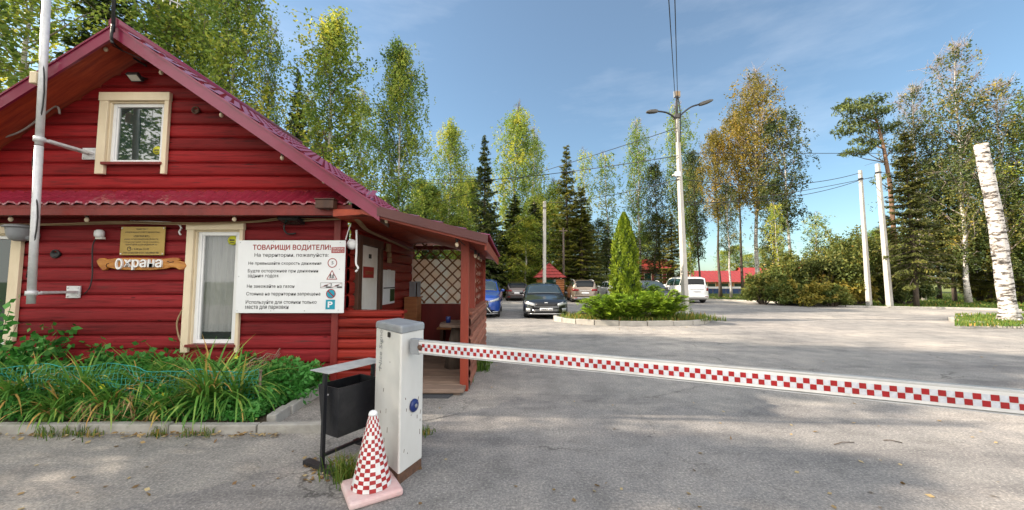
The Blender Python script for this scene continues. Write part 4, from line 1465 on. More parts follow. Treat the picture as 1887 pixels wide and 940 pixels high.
# aerial on the ridge
a = P(209, 100, YO - 0.08)
b = P(209.5, 60, YO - 0.05)
ant = thing('aerial', (RG.x, YO, RG.z), 'thin dark aerial mast standing on the roof ridge with cable down the gable', 'aerial')
mb = MB()
mb.tube([P(208.5, 58, YO - 0.07), P(211, -60, YO - 0.07), P(212, -140, YO - 0.07)], 0.022, 8)
mb.tube(smooth([P(208, 80, YO - 0.06), P(205, 70, YO - 0.07), P(208, 45, YO - 0.09)]), 0.018, 6)
mb.build('pole', M['black_metal'], ant)
mb = MB()
mb.tube(smooth([P(208, 45, YO - 0.08), P(206, 72, YO - 0.08), P(216, 86, YO + 0.1), P(238, 102, YF - 0.1), P(270, 122, YF - 0.1)]), 0.014, 6)
mb.build('cable', M['cable'], ant)
mb = MB()
mb.tube([P(250, -30, YO - 0.07), P(332, 9, YO - 0.07)], 0.01, 5)
for k in range(6):
    p = P(262 + 13 * k, -24 + 6 * k, YO - 0.07)
    mb.tube([p - Vector((0, 0, 0.07)), p + Vector((0, 0, 0.07))], 0.004, 4)
mb.tube([P(250, -30, YO - 0.07), P(211, -48, YO - 0.07)], 0.01, 5)
mb.build('antenna', M['galv'], ant)

# porch things -------------------------------------------------------------------------
XW = XRW + 0.056
def onwall(px, py):      # point on the side wall's face
    d = ray(px, py)
    t = XW / d.x
    return Vector((XW, d.y * t, EYE + d.z * t))
ps = thing('poster_board', onwall(716, 562), 'sheet of white notices pinned to the porch wall right of the door', 'notices')
def wallrect(x0, y0, x1, y1, off, mat, name, parent):
    a, b = onwall(x0, (y0 + y1) / 2), onwall(x1, (y0 + y1) / 2)
    t, u = onwall((x0 + x1) / 2, y0), onwall((x0 + x1) / 2, y1)
    mb = MB()
    mb.box((XW + off, a.y, u.z), (XW + off + 0.005, b.y, t.z))
    return mb.build(name, mat, parent)
wallrect(705, 498, 727, 560, 0.0, M['paper'], 'backing', ps)
wallrect(713, 497, 719, 530, 0.006, M['white_board'], 'sheet', ps)
wallrect(706, 532.5, 716, 557, 0.006, M['white_board'], 'sheet', ps)
pic = wallrect(718, 532.5, 726, 555, 0.006, M['lf_bush'], 'sheet', ps)
wallrect(705.5, 529.5, 726.5, 531.5, 0.012, M['ink'], 'clip_strip', ps)
c = onwall(714, 458)
mb = MB()
mb.box((XW, c.y - 0.1, c.z - 0.07), (XW + 0.05, c.y + 0.06, c.z + 0.08))
mb.lathe((XW + 0.03, c.y + 0.03, c.z - 0.16), [(0.04, 0), (0.04, 0.07), (0.03, 0.09)], 12)
mb.box((XW, c.y + 0.0, c.z - 0.27), (XW + 0.05, c.y + 0.12, c.z - 0.17))
o = mb.build('doorbell', M['cable_tan'], None, bevel=0.005)
origin_to(tag(o, 'yellowish bell box on the porch wall above the notices', 'doorbell'), (XW, c.y, c.z))
# brown cabinet at the back of the porch
cbx = thing('cabinet', (XRW + 0.24, 8.3, 0.1), 'narrow brown wooden cabinet with a grey glass door in the porch corner', 'cabinet')
mb = MB()
xa = XRW + 0.07
ga = P(752, 580, 8.2)
mb.box((xa, 8.18, 0.1), (xa + 0.27, 8.6, 1.18))
mb.box((xa - 0.005, 8.17, 1.18), (xa + 0.3, 8.62, 1.21))
mb.box((xa + 0.24, 8.2, 1.21), (xa + 0.27, 8.24, 1.52))
mb.build('carcass', M['orange_wood'], cbx, bevel=0.004)
mb = MB()
mb.box((xa + 0.1, 8.2, 1.215), (xa + 0.34, 8.22, 1.54))
mb.build('glass_door', M['grey_plastic'], cbx)
mb = MB()
mb.box((xa - 0.0, 7.7, 0.1), (xa + 0.34, 8.1, 0.66))
mb.box((xa - 0.01, 7.68, 0.66), (xa + 0.36, 8.12, 0.7))
o = mb.build('storage_bin', M['black'], None, bevel=0.01)
origin_to(tag(o, 'black box standing in front of the brown porch cabinet', 'box'), (xa + 0.17, 7.9, 0.1))
# bench along the back
bn = thing('porch_bench', (-1.4, 8.45, 0.1), 'dark plank bench along the back wall of the porch', 'bench')
mb = MB()
mb.box((XRW + 0.75, 8.3, 0.5), (XP - 0.05, 8.7, 0.54))
mb.build('seat', M['orange_wood'], bn, bevel=0.004)
for x in (XRW + 0.85, XP - 0.15):
    mb = MB()
    mb.box((x - 0.03, 8.34, 0.1), (x + 0.03, 8.66, 0.5))
    mb.build('leg', M['darkwood'], bn)
# stump table
tc_ = Vector((P(838, 600, 6.5).x, 6.5, 0.1))
st = thing('stump_table', tc_, 'rough plank table on a slanting tree trunk leg inside the porch', 'table')
mb = MB()
mb.tube([tc_ + Vector((0.0, 0, 0)), tc_ + Vector((0.02, 0, 0.3)), tc_ + Vector((0.07, 0, 0.69))], [0.17, 0.14, 0.115], 14)
mb.build('trunk_leg', M['bark'], st)
mb = MB()
zt_ = 0.79
mb.prism([tc_ + Vector((x, y, zt_ - 0.1)) for x, y in ((-0.22, -0.2), (0.05, -0.28), (0.16, -0.25), (0.17, 0.5), (-0.2, 0.55), (-0.26, 0.1))], (0, 0, 0.05))
mb.build('tabletop', M['greywood'], st, bevel=0.008)
c = tc_ + Vector((-0.12, 0.05, zt_ - 0.05))
mb = MB()
mb.lathe(c - Vector((0, 0, 0.0)), [(0.035, 0), (0.04, 0.005), (0.04, 0.1), (0.036, 0.105)], 12)
o = mb.build('tin_can', M['blue_plastic'])
origin_to(tag(o, 'small dark blue tin standing on the porch table', 'tin'), c)
# door mat in front of the step
q = [G(742, 735.5), G(826, 735.5), G(853, 716), G(742, 716)]
mb = MB()
mb.prism([(p.x, p.y, 0.008) for p in q], (0, 0, 0.014))
o = mb.build('door_mat', M['mat_rubber'])
origin_to(tag(o, 'dark ribbed rubber mat on the ground before the porch step', 'door mat'), q[0])
# ------------------------------------------------------------------ barrier gate
bc = Vector((-0.865, 3.0, 0))
cl = G(687, 849)
cr = G(778, 860)
ul = (cl - bc).normalized()
ur = (cr - bc).normalized()
LL, LR = (cl - bc).length, (cr - bc).length
bar = thing('barrier_gate', bc + (ul * LL + ur * LR) / 2, 'white boom barrier with grey cap and red checkered arm reaching across the road', 'barrier gate')
def plan(k0, ins):
    """rounded quadrilateral outline of the cabinet"""
    c0 = bc + (ul * LL + ur * LR) / 2
    pts = [bc, bc + ul * LL, bc + ul * LL + ur * LR, bc + ur * LR]
    out = []
    for i, p in enumerate(pts):
        a, b = pts[i - 1], pts[(i + 1) % 4]
        for t in ((a - p), (b - p)):
            out.append(p + t.normalized() * 0.014)
    return [c0 + (p - c0) * ins for p in out]
def plug(mb, z0, z1, k0=1.0, k1=1.0):
    lo = [(p.x, p.y, z0) for p in plan(0, k0)]
    hi = [(p.x, p.y, z1) for p in plan(0, k1)]
    n = len(lo)
    mb.add(lo + hi, [tuple(range(n)), tuple(range(2 * n - 1, n - 1, -1))] + [(i, n + i, n + (i + 1) % n, (i + 1) % n) for i in range(n)])
HB = P(744, 615, 3.0).z
HT = P(744, 601, 3.0).z
cabm = pm('worn_white_cabinet', (0.70, 0.69, 0.665), (0.62, 0.605, 0.575), 3, 0.4, 0.05, 20, stretch=(1, 1, 0.5), c3=(0.5, 0.44, 0.36))
mb = MB()
plug(mb, 0.075, HB - 0.002)
cab = mb.build('cabinet', cabm, bar, bevel=0.006)
mb = MB()
plug(mb, 0.0, 0.073, 1.0, 0.985)
mb.build('base', M['rust'], bar)
mb = MB()
plug(mb, HB, HT - 0.012, 1.03, 1.03)
plug(mb, HT - 0.013, HT, 1.03, 0.97)
mb.build('cap', M['grey_cap'], bar, bevel=0.006)
# dark notch in the cap, panel seam, key button, scratches
nl = (ul.cross(Vector((0, 0, 1)))).normalized()
if nl.y > 0:
    nl = -nl
nr = (ur.cross(Vector((0, 0, 1)))).normalized()
if nr.y > 0:
    nr = -nr
c = bc + ul * LL * 0.42 + nl * 0.004 + Vector((0, 0, HB - 0.03))
mb = MB()
mb.obox(c, ul * 0.018, nl * 0.008, (0, 0, 0.02))
mb.build('key_notch', M['black'], bar)
c = bc + ur * LR * 0.55 + nr * 0.002 + Vector((0, 0, P(766, 753, 3.08).z))
mb = MB()
mb.lathe(c, [(0.052, 0), (0.052, 0.012), (0.046, 0.02), (0.03, 0.024), (0.004, 0.025)], 22, nr)
kb = mb.build('release_knob', M['blue_plastic'], bar)
mb = MB()
mb.lathe(c + nr * 0.024, [(0.016, 0), (0.015, 0.008)], 12, nr)
mb.build('keyhole', M['grey_plastic'], kb)
mb = MB()
rr = random.Random(3)
for i in range(20):
    if rr.random() < 0.55:
        f_, n_, L_ = ul, nl, LL
    else:
        f_, n_, L_ = ur, nr, LR
    u = rr.uniform(0.12, 0.9) * L_
    z = rr.choice([rr.uniform(0.1, 0.5), rr.uniform(0.1, 0.9)])
    c = bc + f_ * u + n_ * 0.0012 + Vector((0, 0, z))
    h = rr.uniform(0.004, 0.022)
    tl = rr.uniform(-0.35, 0.35)
    mb.obox(c, f_ * rr.uniform(0.001, 0.003), n_ * 0.0012, Vector((0, 0, h)) + f_ * h * tl)
o = mb.build('scuff_marks', M['rust'], bar)
tag(o, kind='stuff')
# small maker's lettering up the left face
text_mesh('lettering', 'Nice Signo', M['grey_plastic'], bar, 0, 0, 0, 0, 0, rot=90,
          facing=lambda u, t: bc + ul * (LL * (0.83 - 0.16 * u)) + nl * 0.0025 + Vector((0, 0, P(704, 684, 3.2).z + t * 0.33)))
# boom arm
A0 = P(771, 639, 3.06)
A1 = P(1887, 741, 1.66)
A0.z = A1.z = (A0.z + A1.z) / 2
ad = (A1 - A0).normalized()
AL = (A1 - A0).length + 1.1
an = Vector((-ad.y, ad.x, 0))
if an.y > 0:
    an = -an
arm = MB()
prof = []
hh, dd = 0.056, 0.024
for i in range(20):
    a = 2 * math.pi * i / 20
    cy, sy = math.cos(a), math.sin(a)
    prof.append((dd * (abs(cy) ** 0.45) * (1 if cy > 0 else -1), hh * (abs(sy) ** 0.6) * (1 if sy > 0 else -1)))
vs = []
for s_ in (-0.05, AL):
    for (d_, z_) in prof:
        p = A0 + ad * s_ + an * d_
        vs.append((p.x, p.y, p.z + z_))
n = len(prof)
arm.add(vs, [(i, (i + 1) % n, n + (i + 1) % n, n + i) for i in range(n)] + [tuple(range(n)), tuple(range(2 * n - 1, n - 1, -1))], 0, False)
arm_o = arm.build('arm', M['arm_grey'], bar)
tp = MB()
def strip(s0, s1, z0, z1, off, mi):
    vs = []
    for s_, z_ in ((s0, z0), (s1, z0), (s1, z1), (s0, z1)):
        p = A0 + ad * s_ + an * (dd + off)
        vs.append((p.x, p.y, A0.z + z_))
    tp.add(vs, [(0, 1, 2, 3)], mi)
strip(0.0, AL, -0.042, 0.042, 0.0012, 0)
sq = 0.0275
k = 0
while (k + 1) * sq < AL:
    z = 0.0005 if k % 2 == 0 else -0.0005 - sq
    strip(k * sq + 0.0006, (k + 1) * sq - 0.0006, z + 0.0006, z + sq - 0.0006, 0.0022, 1)
    z2 = -0.0005 - sq if k % 2 == 0 else 0.0005
    strip(k * sq + 0.0006, (k + 1) * sq - 0.0006, z2 + 0.0006, z2 + sq - 0.0006, 0.0022, 2)
    k += 1
M['tape_pale'] = pm('pale_reflective_tape', (0.68, 0.7, 0.76), (0.55, 0.57, 0.64), 60, 0.3)
tp.build('checker_tape', [M['cone_white'], M['cone_red'], M['tape_pale']], arm_o)
mb = MB()
for z_, h_ in ((0.05, 0.0035), (-0.05, 0.0035)):
    p, q = A0 + an * (dd * 0.75) + Vector((0, 0, z_)), A0 + ad * AL + an * (dd * 0.75) + Vector((0, 0, z_))
    mb.bar(p, q, 0.004, 0.006)
mb.build('edge_rail', M['galv'], arm_o)
mb = MB()
p = A0 - ad * 0.02
mb.obox(p, ad * 0.045, an * 0.028, (0, 0, 0.06))
mb.build('arm_clamp', M['grey_cap'], bar, bevel=0.006)
mb = MB()
mb.lathe(p + an * 0.026 + ad * 0.06, [(0.02, 0), (0.02, 0.012), (0.01, 0.016)], 10, an)
mb.build('clamp_bolt', M['rust'], bar)

# checkered cone
cc = G(684, 906)
cone = thing('traffic_cone', cc, 'red and white checkered traffic cone on a pinkish square base', 'traffic cone')
HC = P(687, 757, cc.y).z
mb = MB()
rows, cols = 19, 19
zb, zt2 = 0.055, HC
def cr_(t): return 0.142 * (1 - t) + 0.032 * t
for i in range(rows):
    t0, t1 = i / rows, (i + 1) / rows
    for j in range(cols):
        a0, a1 = 2 * math.pi * j / cols, 2 * math.pi * (j + 1) / cols
        r0, r1 = cr_(t0), cr_(t1)
        z0, z1 = zb + (zt2 - 0.03 - zb) * t0, zb + (zt2 - 0.03 - zb) * t1
        vs = [(cc.x + r0 * math.cos(a0), cc.y + r0 * math.sin(a0), z0), (cc.x + r0 * math.cos(a1), cc.y + r0 * math.sin(a1), z0),
              (cc.x + r1 * math.cos(a1), cc.y + r1 * math.sin(a1), z1), (cc.x + r1 * math.cos(a0), cc.y + r1 * math.sin(a0), z1)]
        mb.add(vs, [(0, 1, 2, 3)], 1 if (i + j) % 2 and not (i * 7 + j * 5) % 23 == 0 else 0, True)
body = mb.build('body', [M['cone_white'], M['cone_red']], cone)
mb = MB()
mb.lathe((cc.x, cc.y, zt2 - 0.031), [(0.033, 0), (0.033, 0.012), (0.026, 0.027), (0.012, 0.034), (0.003, 0.035)], 16)
mb.build('tip', M['pvc'], cone)
mb = MB()
an_ = R(33)
ux, uy = Vector((math.cos(an_), math.sin(an_), 0)) * 0.185, Vector((-math.sin(an_), math.cos(an_), 0)) * 0.185
mb.obox(cc + Vector((0, 0, 0.027)), ux, uy, (0, 0, 0.026))
mb.build('base', M['cone_base'], cone, bevel=0.018)

# litter bin in its frame
u_ = Vector((0.5, 0.866, 0))
v_ = Vector((-0.866, 0.5, 0))
Cb = Vector((-1.44, 3.45, 0))
bin_ = thing('litter_bin', Cb, 'black tapered steel litter bin hung in a frame with a worn white roof plate', 'litter bin')
mb = MB()
zt3, zb3 = P(628, 716, 3.2).z, P(633, 811, 3.2).z
def ringp(z, a, b): return [Cb + u_ * a * i + v_ * b * j + Vector((0, 0, z)) for i, j in ((-1, -1), (1, -1), (1, 1), (-1, 1))]
o0, o1 = ringp(zb3, 0.185, 0.105), ringp(zt3, 0.215, 0.135)
i1, i0 = ringp(zt3, 0.209, 0.129), ringp(zb3 + 0.01, 0.18, 0.1)
mb.add(o0 + o1 + i1 + i0, [(3, 2, 1, 0)] + [(i, (i + 1) % 4, 4 + (i + 1) % 4, 4 + i) for i in range(4)] + [(4 + i, 4 + (i + 1) % 4, 8 + (i + 1) % 4, 8 + i) for i in range(4)]
       + [(8 + i, 8 + (i + 1) % 4, 12 + (i + 1) % 4, 12 + i) for i in range(4)] + [(12, 13, 14, 15)])
bk_ = mb.build('bucket', M['black_metal'], bin_)
zp3 = P(640, 676, 3.4).z
for s_ in (-1, 1):
    b_ = Cb + u_ * 0.245 * s_
    mb = MB()
    mb.obox(b_ + Vector((0, 0, zp3 / 2)), u_ * 0.014, v_ * 0.014, (0, 0, zp3 / 2 - 0.002))
    mb.build('post', M['black_metal'], bin_)
    mb = MB()
    mb.obox(b_ + Vector((0, 0, 0.02)) + v_ * 0.02, u_ * 0.03, v_ * 0.2, (0, 0, 0.017))
    mb.build('foot', M['black_metal'], bin_)
    mb = MB()
    mb.tube([b_ + Vector((0, 0, zt3 - 0.07)), Cb + u_ * 0.2 * s_ + Vector((0, 0, zt3 - 0.07))], 0.008, 6)
    mb.build('pivot', M['galv'], bin_)
mb = MB()
mb.obox(Cb + Vector((0, 0, 0.115)), u_ * 0.23, v_ * 0.012, (0, 0, 0.012))
mb.build('crossbar', M['black_metal'], bin_)
mb = MB()
a_ = Vector((0, 0, 1)) + v_ * 0.12
mb.obox(Cb + Vector((0, 0, zp3 + 0.004)), u_ * 0.3, (v_ + Vector((0, 0, 0.0))) * 0.125, (0, 0, 0.003))
mb.build('roof_plate', pm('worn_white_plate', (0.5, 0.51, 0.51), (0.36, 0.37, 0.38), 9, 0.5, 0.1, 30, c3=(0.25, 0.25, 0.26)), bin_)

# red stake and nets around the flower bed
s0 = G(580, 690)
mb = MB()
sk = P(579, 638, s0.y)
mb.box((sk.x - 0.028, s0.y - 0.02, 0), (sk.x + 0.028, s0.y + 0.02, P(579, 626, s0.y).z))
o = mb.build('wooden_stake', M['redpost'])
origin_to(tag(o, 'short red wooden stake in front of the log wall holding the wire net', 'stake'), (sk.x, s0.y, 0))
def net(name, path, h0, h1, step, r_, mat, label, cat):
    """net of crossing strands hung along path"""
    mb = MB()
    pts = [Vector(p) for p in path]
    seg = [(b - a).length for a, b in zip(pts[:-1], pts[1:])]
    L = sum(seg)
    def at(s):
        for a, b, l in zip(pts[:-1], pts[1:], seg):
            if s <= l:
                return a.lerp(b, s / l)
            s -= l
        return pts[-1]
    n = int(L / step)
    def top(t): return (h0 + (h1 - h0) * t) + 0.02 * math.sin(t * 31) + 0.025 * math.sin(t * 13)
    m_ = int(max(h0, h1) / step)
    jit = lambda i, j: Vector((0.012 * math.sin(i * 1.3 + j * 2.1), 0.02 * math.sin(i * 0.37 + j), 0.008 * math.sin(i * 0.9 + j * 1.7)))
    P_ = [[at(L * i / n) + Vector((0, 0, 0.04 + top(i / n) * j / m_)) + jit(i, j) for j in range(m_ + 1)] for i in range(n + 1)]
    for i in range(n + 1):
        mb.tube(P_[i], r_, 3, cap=False)
    for j in range(m_ + 1):
        mb.tube([P_[i][j] for i in range(n + 1)], r_ * (2.2 if j == m_ else 1), 3, cap=False)
    o = mb.build(name, mat)
    return origin_to(tag(o, label, cat), pts[0])
yn = kerbY + 0.34
pe = G(492, 768)
net('garden_net', [(-7.5, yn, 0), (-5.5, yn + 0.03, 0), (-3.6, yn, 0), (pe.x - 0.08, yn + 0.05, 0)], 0.6, 0.5, 0.05, 0.0022, M['net'], 'turquoise plastic net fencing the front of the flower bed', 'garden net')
net('wire_net', [(P(455, 660, 4.75).x, 4.75, 0), (sk.x - 0.02, s0.y - 0.04, 0)], 0.48, 0.66, 0.045, 0.0026, M['wire_net'], 'slack brownish wire net tied to the red stake', 'wire net')
p0 = G(477, 770)
mb = MB()
mb.tube([(p0.x, p0.y, 0), (p0.x - 0.03, p0.y + 0.04, P(470, 684, p0.y).z)], 0.014, 6)
mb.tube([(p0.x - 0.03, p0.y + 0.04, 0.5), (p0.x - 0.02, p0.y + 0.03, 0.52)], 0.017, 6)
o = mb.build('net_post', M['greywood'])
origin_to(tag(o, 'thin grey post at the right end of the turquoise net', 'post'), p0)

# ------------------------------------------------------------------ street lamp and poles
lb = G(1264, 587)
pole_top = P(1247.5, 214, lb.y)
M['lamp_shell'] = pm('dark_grey_shell', (0.09, 0.085, 0.08), (0.07, 0.066, 0.06), 5, 0.5)
lamp = thing('street_lamp', (lb.x, lb.y, 0), 'tall concrete lamp post with two curved lamp arms standing in the island', 'street lamp')
def taper(mb, a, b, w0, w1, mi=0, yaw=0.35):
    a, b = Vector(a), Vector(b)
    c, s = math.cos(yaw), math.sin(yaw)
    vs = []
    for p, w_ in ((a, w0), (b, w1)):
        for i, j in ((-1, -1), (1, -1), (1, 1), (-1, 1)):
            x, y = i * w_ / 2, j * w_ / 2
            vs.append((p.x + x * c - y * s, p.y + x * s + y * c, p.z))
    mb.add(vs, [(0, 3, 2, 1), (4, 5, 6, 7)] + [(i, (i + 1) % 4, 4 + (i + 1) % 4, 4 + i) for i in range(4)], mi)
mb = MB()
taper(mb, (lb.x, lb.y, 0), pole_top, 0.23, 0.13)
mb.build('post', M['pole_conc'], lamp, bevel=0.02)
mb = MB()
mb.obox(pole_top + Vector((0, 0, -0.02)), (0.13, 0, 0), (0, 0.13, 0), (0, 0, 0.09))
mb.build('collar', M['lamp_shell'], lamp, bevel=0.01)
pt2 = P(1247, 168, lb.y)
mb = MB()
mb.tube([pole_top, pt2], 0.045, 8)
mb.build('top_pipe', M['lamp_shell'], lamp)
for pts, head in ((((1243, 217), (1237, 212), (1226, 207), (1210, 205)), ((1212, 205), (1191, 206.5))), (((1252, 215), (1260, 207), (1274, 197), (1290, 192)), ((1288, 193), (1313, 185)))):
    q = smooth([P(x, y, lb.y - 0.1) for x, y in pts])
    mb = MB()
    mb.tube(q, 0.035, 8)
    ar = mb.build('arm', M['black_metal'], lamp)
    h0, h1 = P(*head[0], lb.y - 0.1), P(*head[1], lb.y - 0.1)
    d = (h1 - h0)
    Lh = d.length
    d.normalize()
    upv = Vector((0, 1, 0)).cross(d)
    if upv.z < 0:
        upv = -upv
    mb = MB()
    vs = []
    for s_, w_, t_ in ((0, 0.05, 0.05), (0.25, 0.1, 0.06), (0.7, 0.12, 0.05), (1.0, 0.07, 0.025)):
        p = h0 + d * Lh * s_
        for i, j in ((-1, -1), (1, -1), (1, 1), (-1, 1)):
            vs.append(p + Vector((0, 1, 0)) * w_ * i + upv * t_ * j)
    fs = [(0, 3, 2, 1), (12, 13, 14, 15)]
    for k in range(3):
        fs += [(k * 4 + i, k * 4 + (i + 1) % 4, k * 4 + 4 + (i + 1) % 4, k * 4 + 4 + i) for i in range(4)]
    mb.add(vs, fs)
    lh = mb.build('lamp_head', M['lamp_shell'], ar, bevel=0.008)
c = P(1247.5, 174, lb.y - 0.05)
mb = MB()
mb.obox(c, (0.13, 0, 0), (0, 0.06, 0), (0, 0, 0.14))
fl = mb.build('floodlight_head', M['grey_plastic'], lamp, bevel=0.01)
mb = MB()
mb.obox(c + Vector((0.015, -0.065, 0)), (0.095, 0, 0), (0, 0.004, 0), (0, 0, 0.1))
mb.build('lens', M['cable_tan'], fl)
c = P(1249, 321, lb.y - 0.1)
mb = MB()
mb.box((c.x - 0.13, lb.y - 0.16, c.z - 0.1), (c.x + 0.1, lb.y - 0.1, c.z + 0.1))
mb.lathe((c.x, lb.y + 0.05, c.z), [(0.17, -0.02), (0.17, 0.02)], 12)
mb.build('meter_box', M['pvc'], lamp, bevel=0.01)
mb = MB()
for dx, dz in ((-0.12, 0), (0.1, 0.1)):
    mb.tube([P(1248, 176, lb.y - 0.13) + Vector((dx * 0.3, 0, 0)), pole_top + Vector((dx, -0.14, 0)), P(1250, 262, lb.y - 0.14) + Vector((dx * 0.7, 0, 0))], 0.02, 5)
mb.build('cable', M['cable'], lamp)

def conc_pole(px0, py0, px1, py1, Y, w0, w1, label, cap=True):
    a, b = P(px0, py0, Y), P(px1, py1, Y)
    a.z = 0
    t = thing('utility_pole', a, label, 'utility pole')
    mb = MB()
    taper(mb, a, b, w0, w1, yaw=0.2)
    mb.build('post', M['pole_conc'], t, bevel=0.015)
    mb = MB()
    d = (b - a).normalized()
    mb.obox(b - d * 0.55, (w1 * 0.6, 0, 0), (0, w1 * 0.6, 0), d * 0.05)
    mb.build('clamp_band', M['black_metal'], t)
    return b
T1 = conc_pole(1602, 567, 1585, 314, 23.2, 0.22, 0.15, 'slimmer left one of the twin leaning concrete poles before the bushes')
T2 = conc_pole(1640, 567, 1617, 302, 22.6, 0.25, 0.18, 'thicker right one of the twin leaning concrete poles before the spruce')
T3 = conc_pole(1003, 549, 1003.5, 371, 29.5, 0.24, 0.2, 'white concrete pole rising behind the black sedan')
a, b = P(1039, 545, 32), P(1038, 420, 32)
a.z = 0
t = thing('utility_pole', a, 'thin grey wooden pole at the right corner of the kiosk', 'utility pole')
mb = MB()
mb.tube([a, b], [0.11, 0.08], 10)
mb.build('post', M['bark'], t)
mb = MB()
mb.bar(b - Vector((0.35, 0, 0.25)), b - Vector((-0.35, 0, 0.25)), 0.06, 0.06)
mb.build('crossarm', M['greywood'], t)

# overhead wires
def span(a, b, sag, r_, label):
    mb = MB()
    n = 26
    pts = [Vector(a).lerp(Vector(b), i / n) - Vector((0, 0, sag * 4 * (i / n) * (1 - i / n))) for i in range(n + 1)]
    mb.tube(pts, r_ * 0.75, 5)
    o = mb.build('overhead_wire', M['cable'])
    tag(o, label, 'wire', 'overhead wires')
    return origin_to(o, a)
LP = lambda y: P(1247 + (y - 214) * 0.04, y, lb.y - 0.14)
def beyond(px, py, Y): return P(px, py, Y)
q = P(1238, 0, 7.5)
for dx, lab in ((-0.04, 'left one of the two black cables running overhead from the lamp post top'), (0.07, 'right one of the two black cables running overhead from the lamp post top')):
    a = LP(178) + Vector((dx, 0, 0))
    e = Vector((q.x, q.y, q.z)) + Vector((dx * 1.2 - 0.02, 0, 0))
    e2 = e + (e - a) * 1.3 + Vector((0, 0, 0.5))
    span(a, e2, 0.05, 0.016, lab)
span(LP(236), P(640, 415, 30), 0.25, 0.02, 'uppermost wire sloping left from the lamp post to the birches')
span(LP(287), P(700, 336, 34), 0.5, 0.024, 'middle wire from the lamp post toward the trees on the left')
span(LP(330), T3 - Vector((0, 0, 0.12)), 0.25, 0.022, 'wire from the lamp post down to the white pole behind the black sedan')
span(T3 - Vector((0, 0, 0.1)), P(880, 455, 26), 0.2, 0.02, 'wire falling left from the white pole behind the black sedan')
span(P(1254, 282, lb.y), P(1960, 281, 19.5), 0.03, 0.018, 'nearly level wire from the lamp post past the birch stump')
span(P(1254, 330, lb.y), T1 - Vector((0, 0, 0.15)), 0.5, 0.024, 'upper sagging wire from the lamp post to the slimmer twin pole')
span(P(1256, 372, lb.y), T1 - Vector((0, 0, 0.6)), 0.45, 0.022, 'lower sagging wire from the lamp post to the slimmer twin pole')
span(P(1100, 380, 34), T2 - Vector((0, 0, 0.75)), 0.7, 0.024, 'lowest wire from the twin poles toward the far birches')
span(T2 - Vector((0, 0, 0.5)), P(2050, 345, 26), 0.3, 0.02, 'wire leaving the thicker twin pole to the right')
span(P(640, 326, 17), P(1010, 327, 30), 0.15, 0.016, 'straight wire before the dark spruces right of the roof')

# ------------------------------------------------------------------ far buildings
def hip_kiosk():
    c = P(1012, 518, 33)
    z = lambda y: P(1012, y, 33).z
    t = thing('kiosk', (c.x, 33, 0), 'small orange log kiosk with a pointed red tile roof behind the black sedan', 'kiosk')
    w_ = 1.05
    mb = MB()
    mb.box((c.x - w_, 33 - w_, 0), (c.x + w_, 33 + w_, z(514)))
    for k in range(9):
        zz_ = 0.1 + k * 0.19
        if zz_ < z(514) - 0.1:
            mb.tube([(c.x - w_ - 0.1, 33 - w_, zz_), (c.x + w_ + 0.1, 33 - w_, zz_)], 0.1, 8)
    mb.build('wall', M['orange_wood'], t)
    mb = MB()
    e = 1.36
    ap = (c.x, 33, z(485))
    ze_ = z(512.5)
    n = 14
    cor = [(c.x - e, 33 - e), (c.x + e, 33 - e), (c.x + e, 33 + e), (c.x - e, 33 + e)]
    for i in range(4):
        a, b = Vector((*cor[i], ze_)), Vector((*cor[(i + 1) % 4], ze_))
        rows = 5
        for r_ in range(rows):
            t0, t1 = r_ / rows, (r_ + 1) / rows
            A0_, B0_ = a.lerp(Vector(ap), t0), b.lerp(Vector(ap), t0)
            A1_, B1_ = a.lerp(Vector(ap), t1), b.lerp(Vector(ap), t1)
            for q in range(n):
                h = 0.03 if q % 2 else 0.0
                mb.add([A0_.lerp(B0_, q / n) + Vector((0, 0, h + 0.03)), A0_.lerp(B0_, (q + 1) / n) + Vector((0, 0, 0.03 - h + 0.03)), A1_.lerp(B1_, (q + 1) / n) + Vector((0, 0, 0.03 - h)), A1_.lerp(B1_, q / n) + Vector((0, 0, h))], [(0, 1, 2, 3)])
    mb.add([(*p, ze_ - 0.02) for p in cor], [(3, 2, 1, 0)])
    mb.build('roof', M['roof_red'], t)
    mb = MB()
    mb.box((c.x - 0.45, 33 - w_ - 0.13, 1.0), (c.x + 0.45, 33 - w_ - 0.105, 1.7))
    mb.build('window', M['glass_dark'], t)
hip_kiosk()
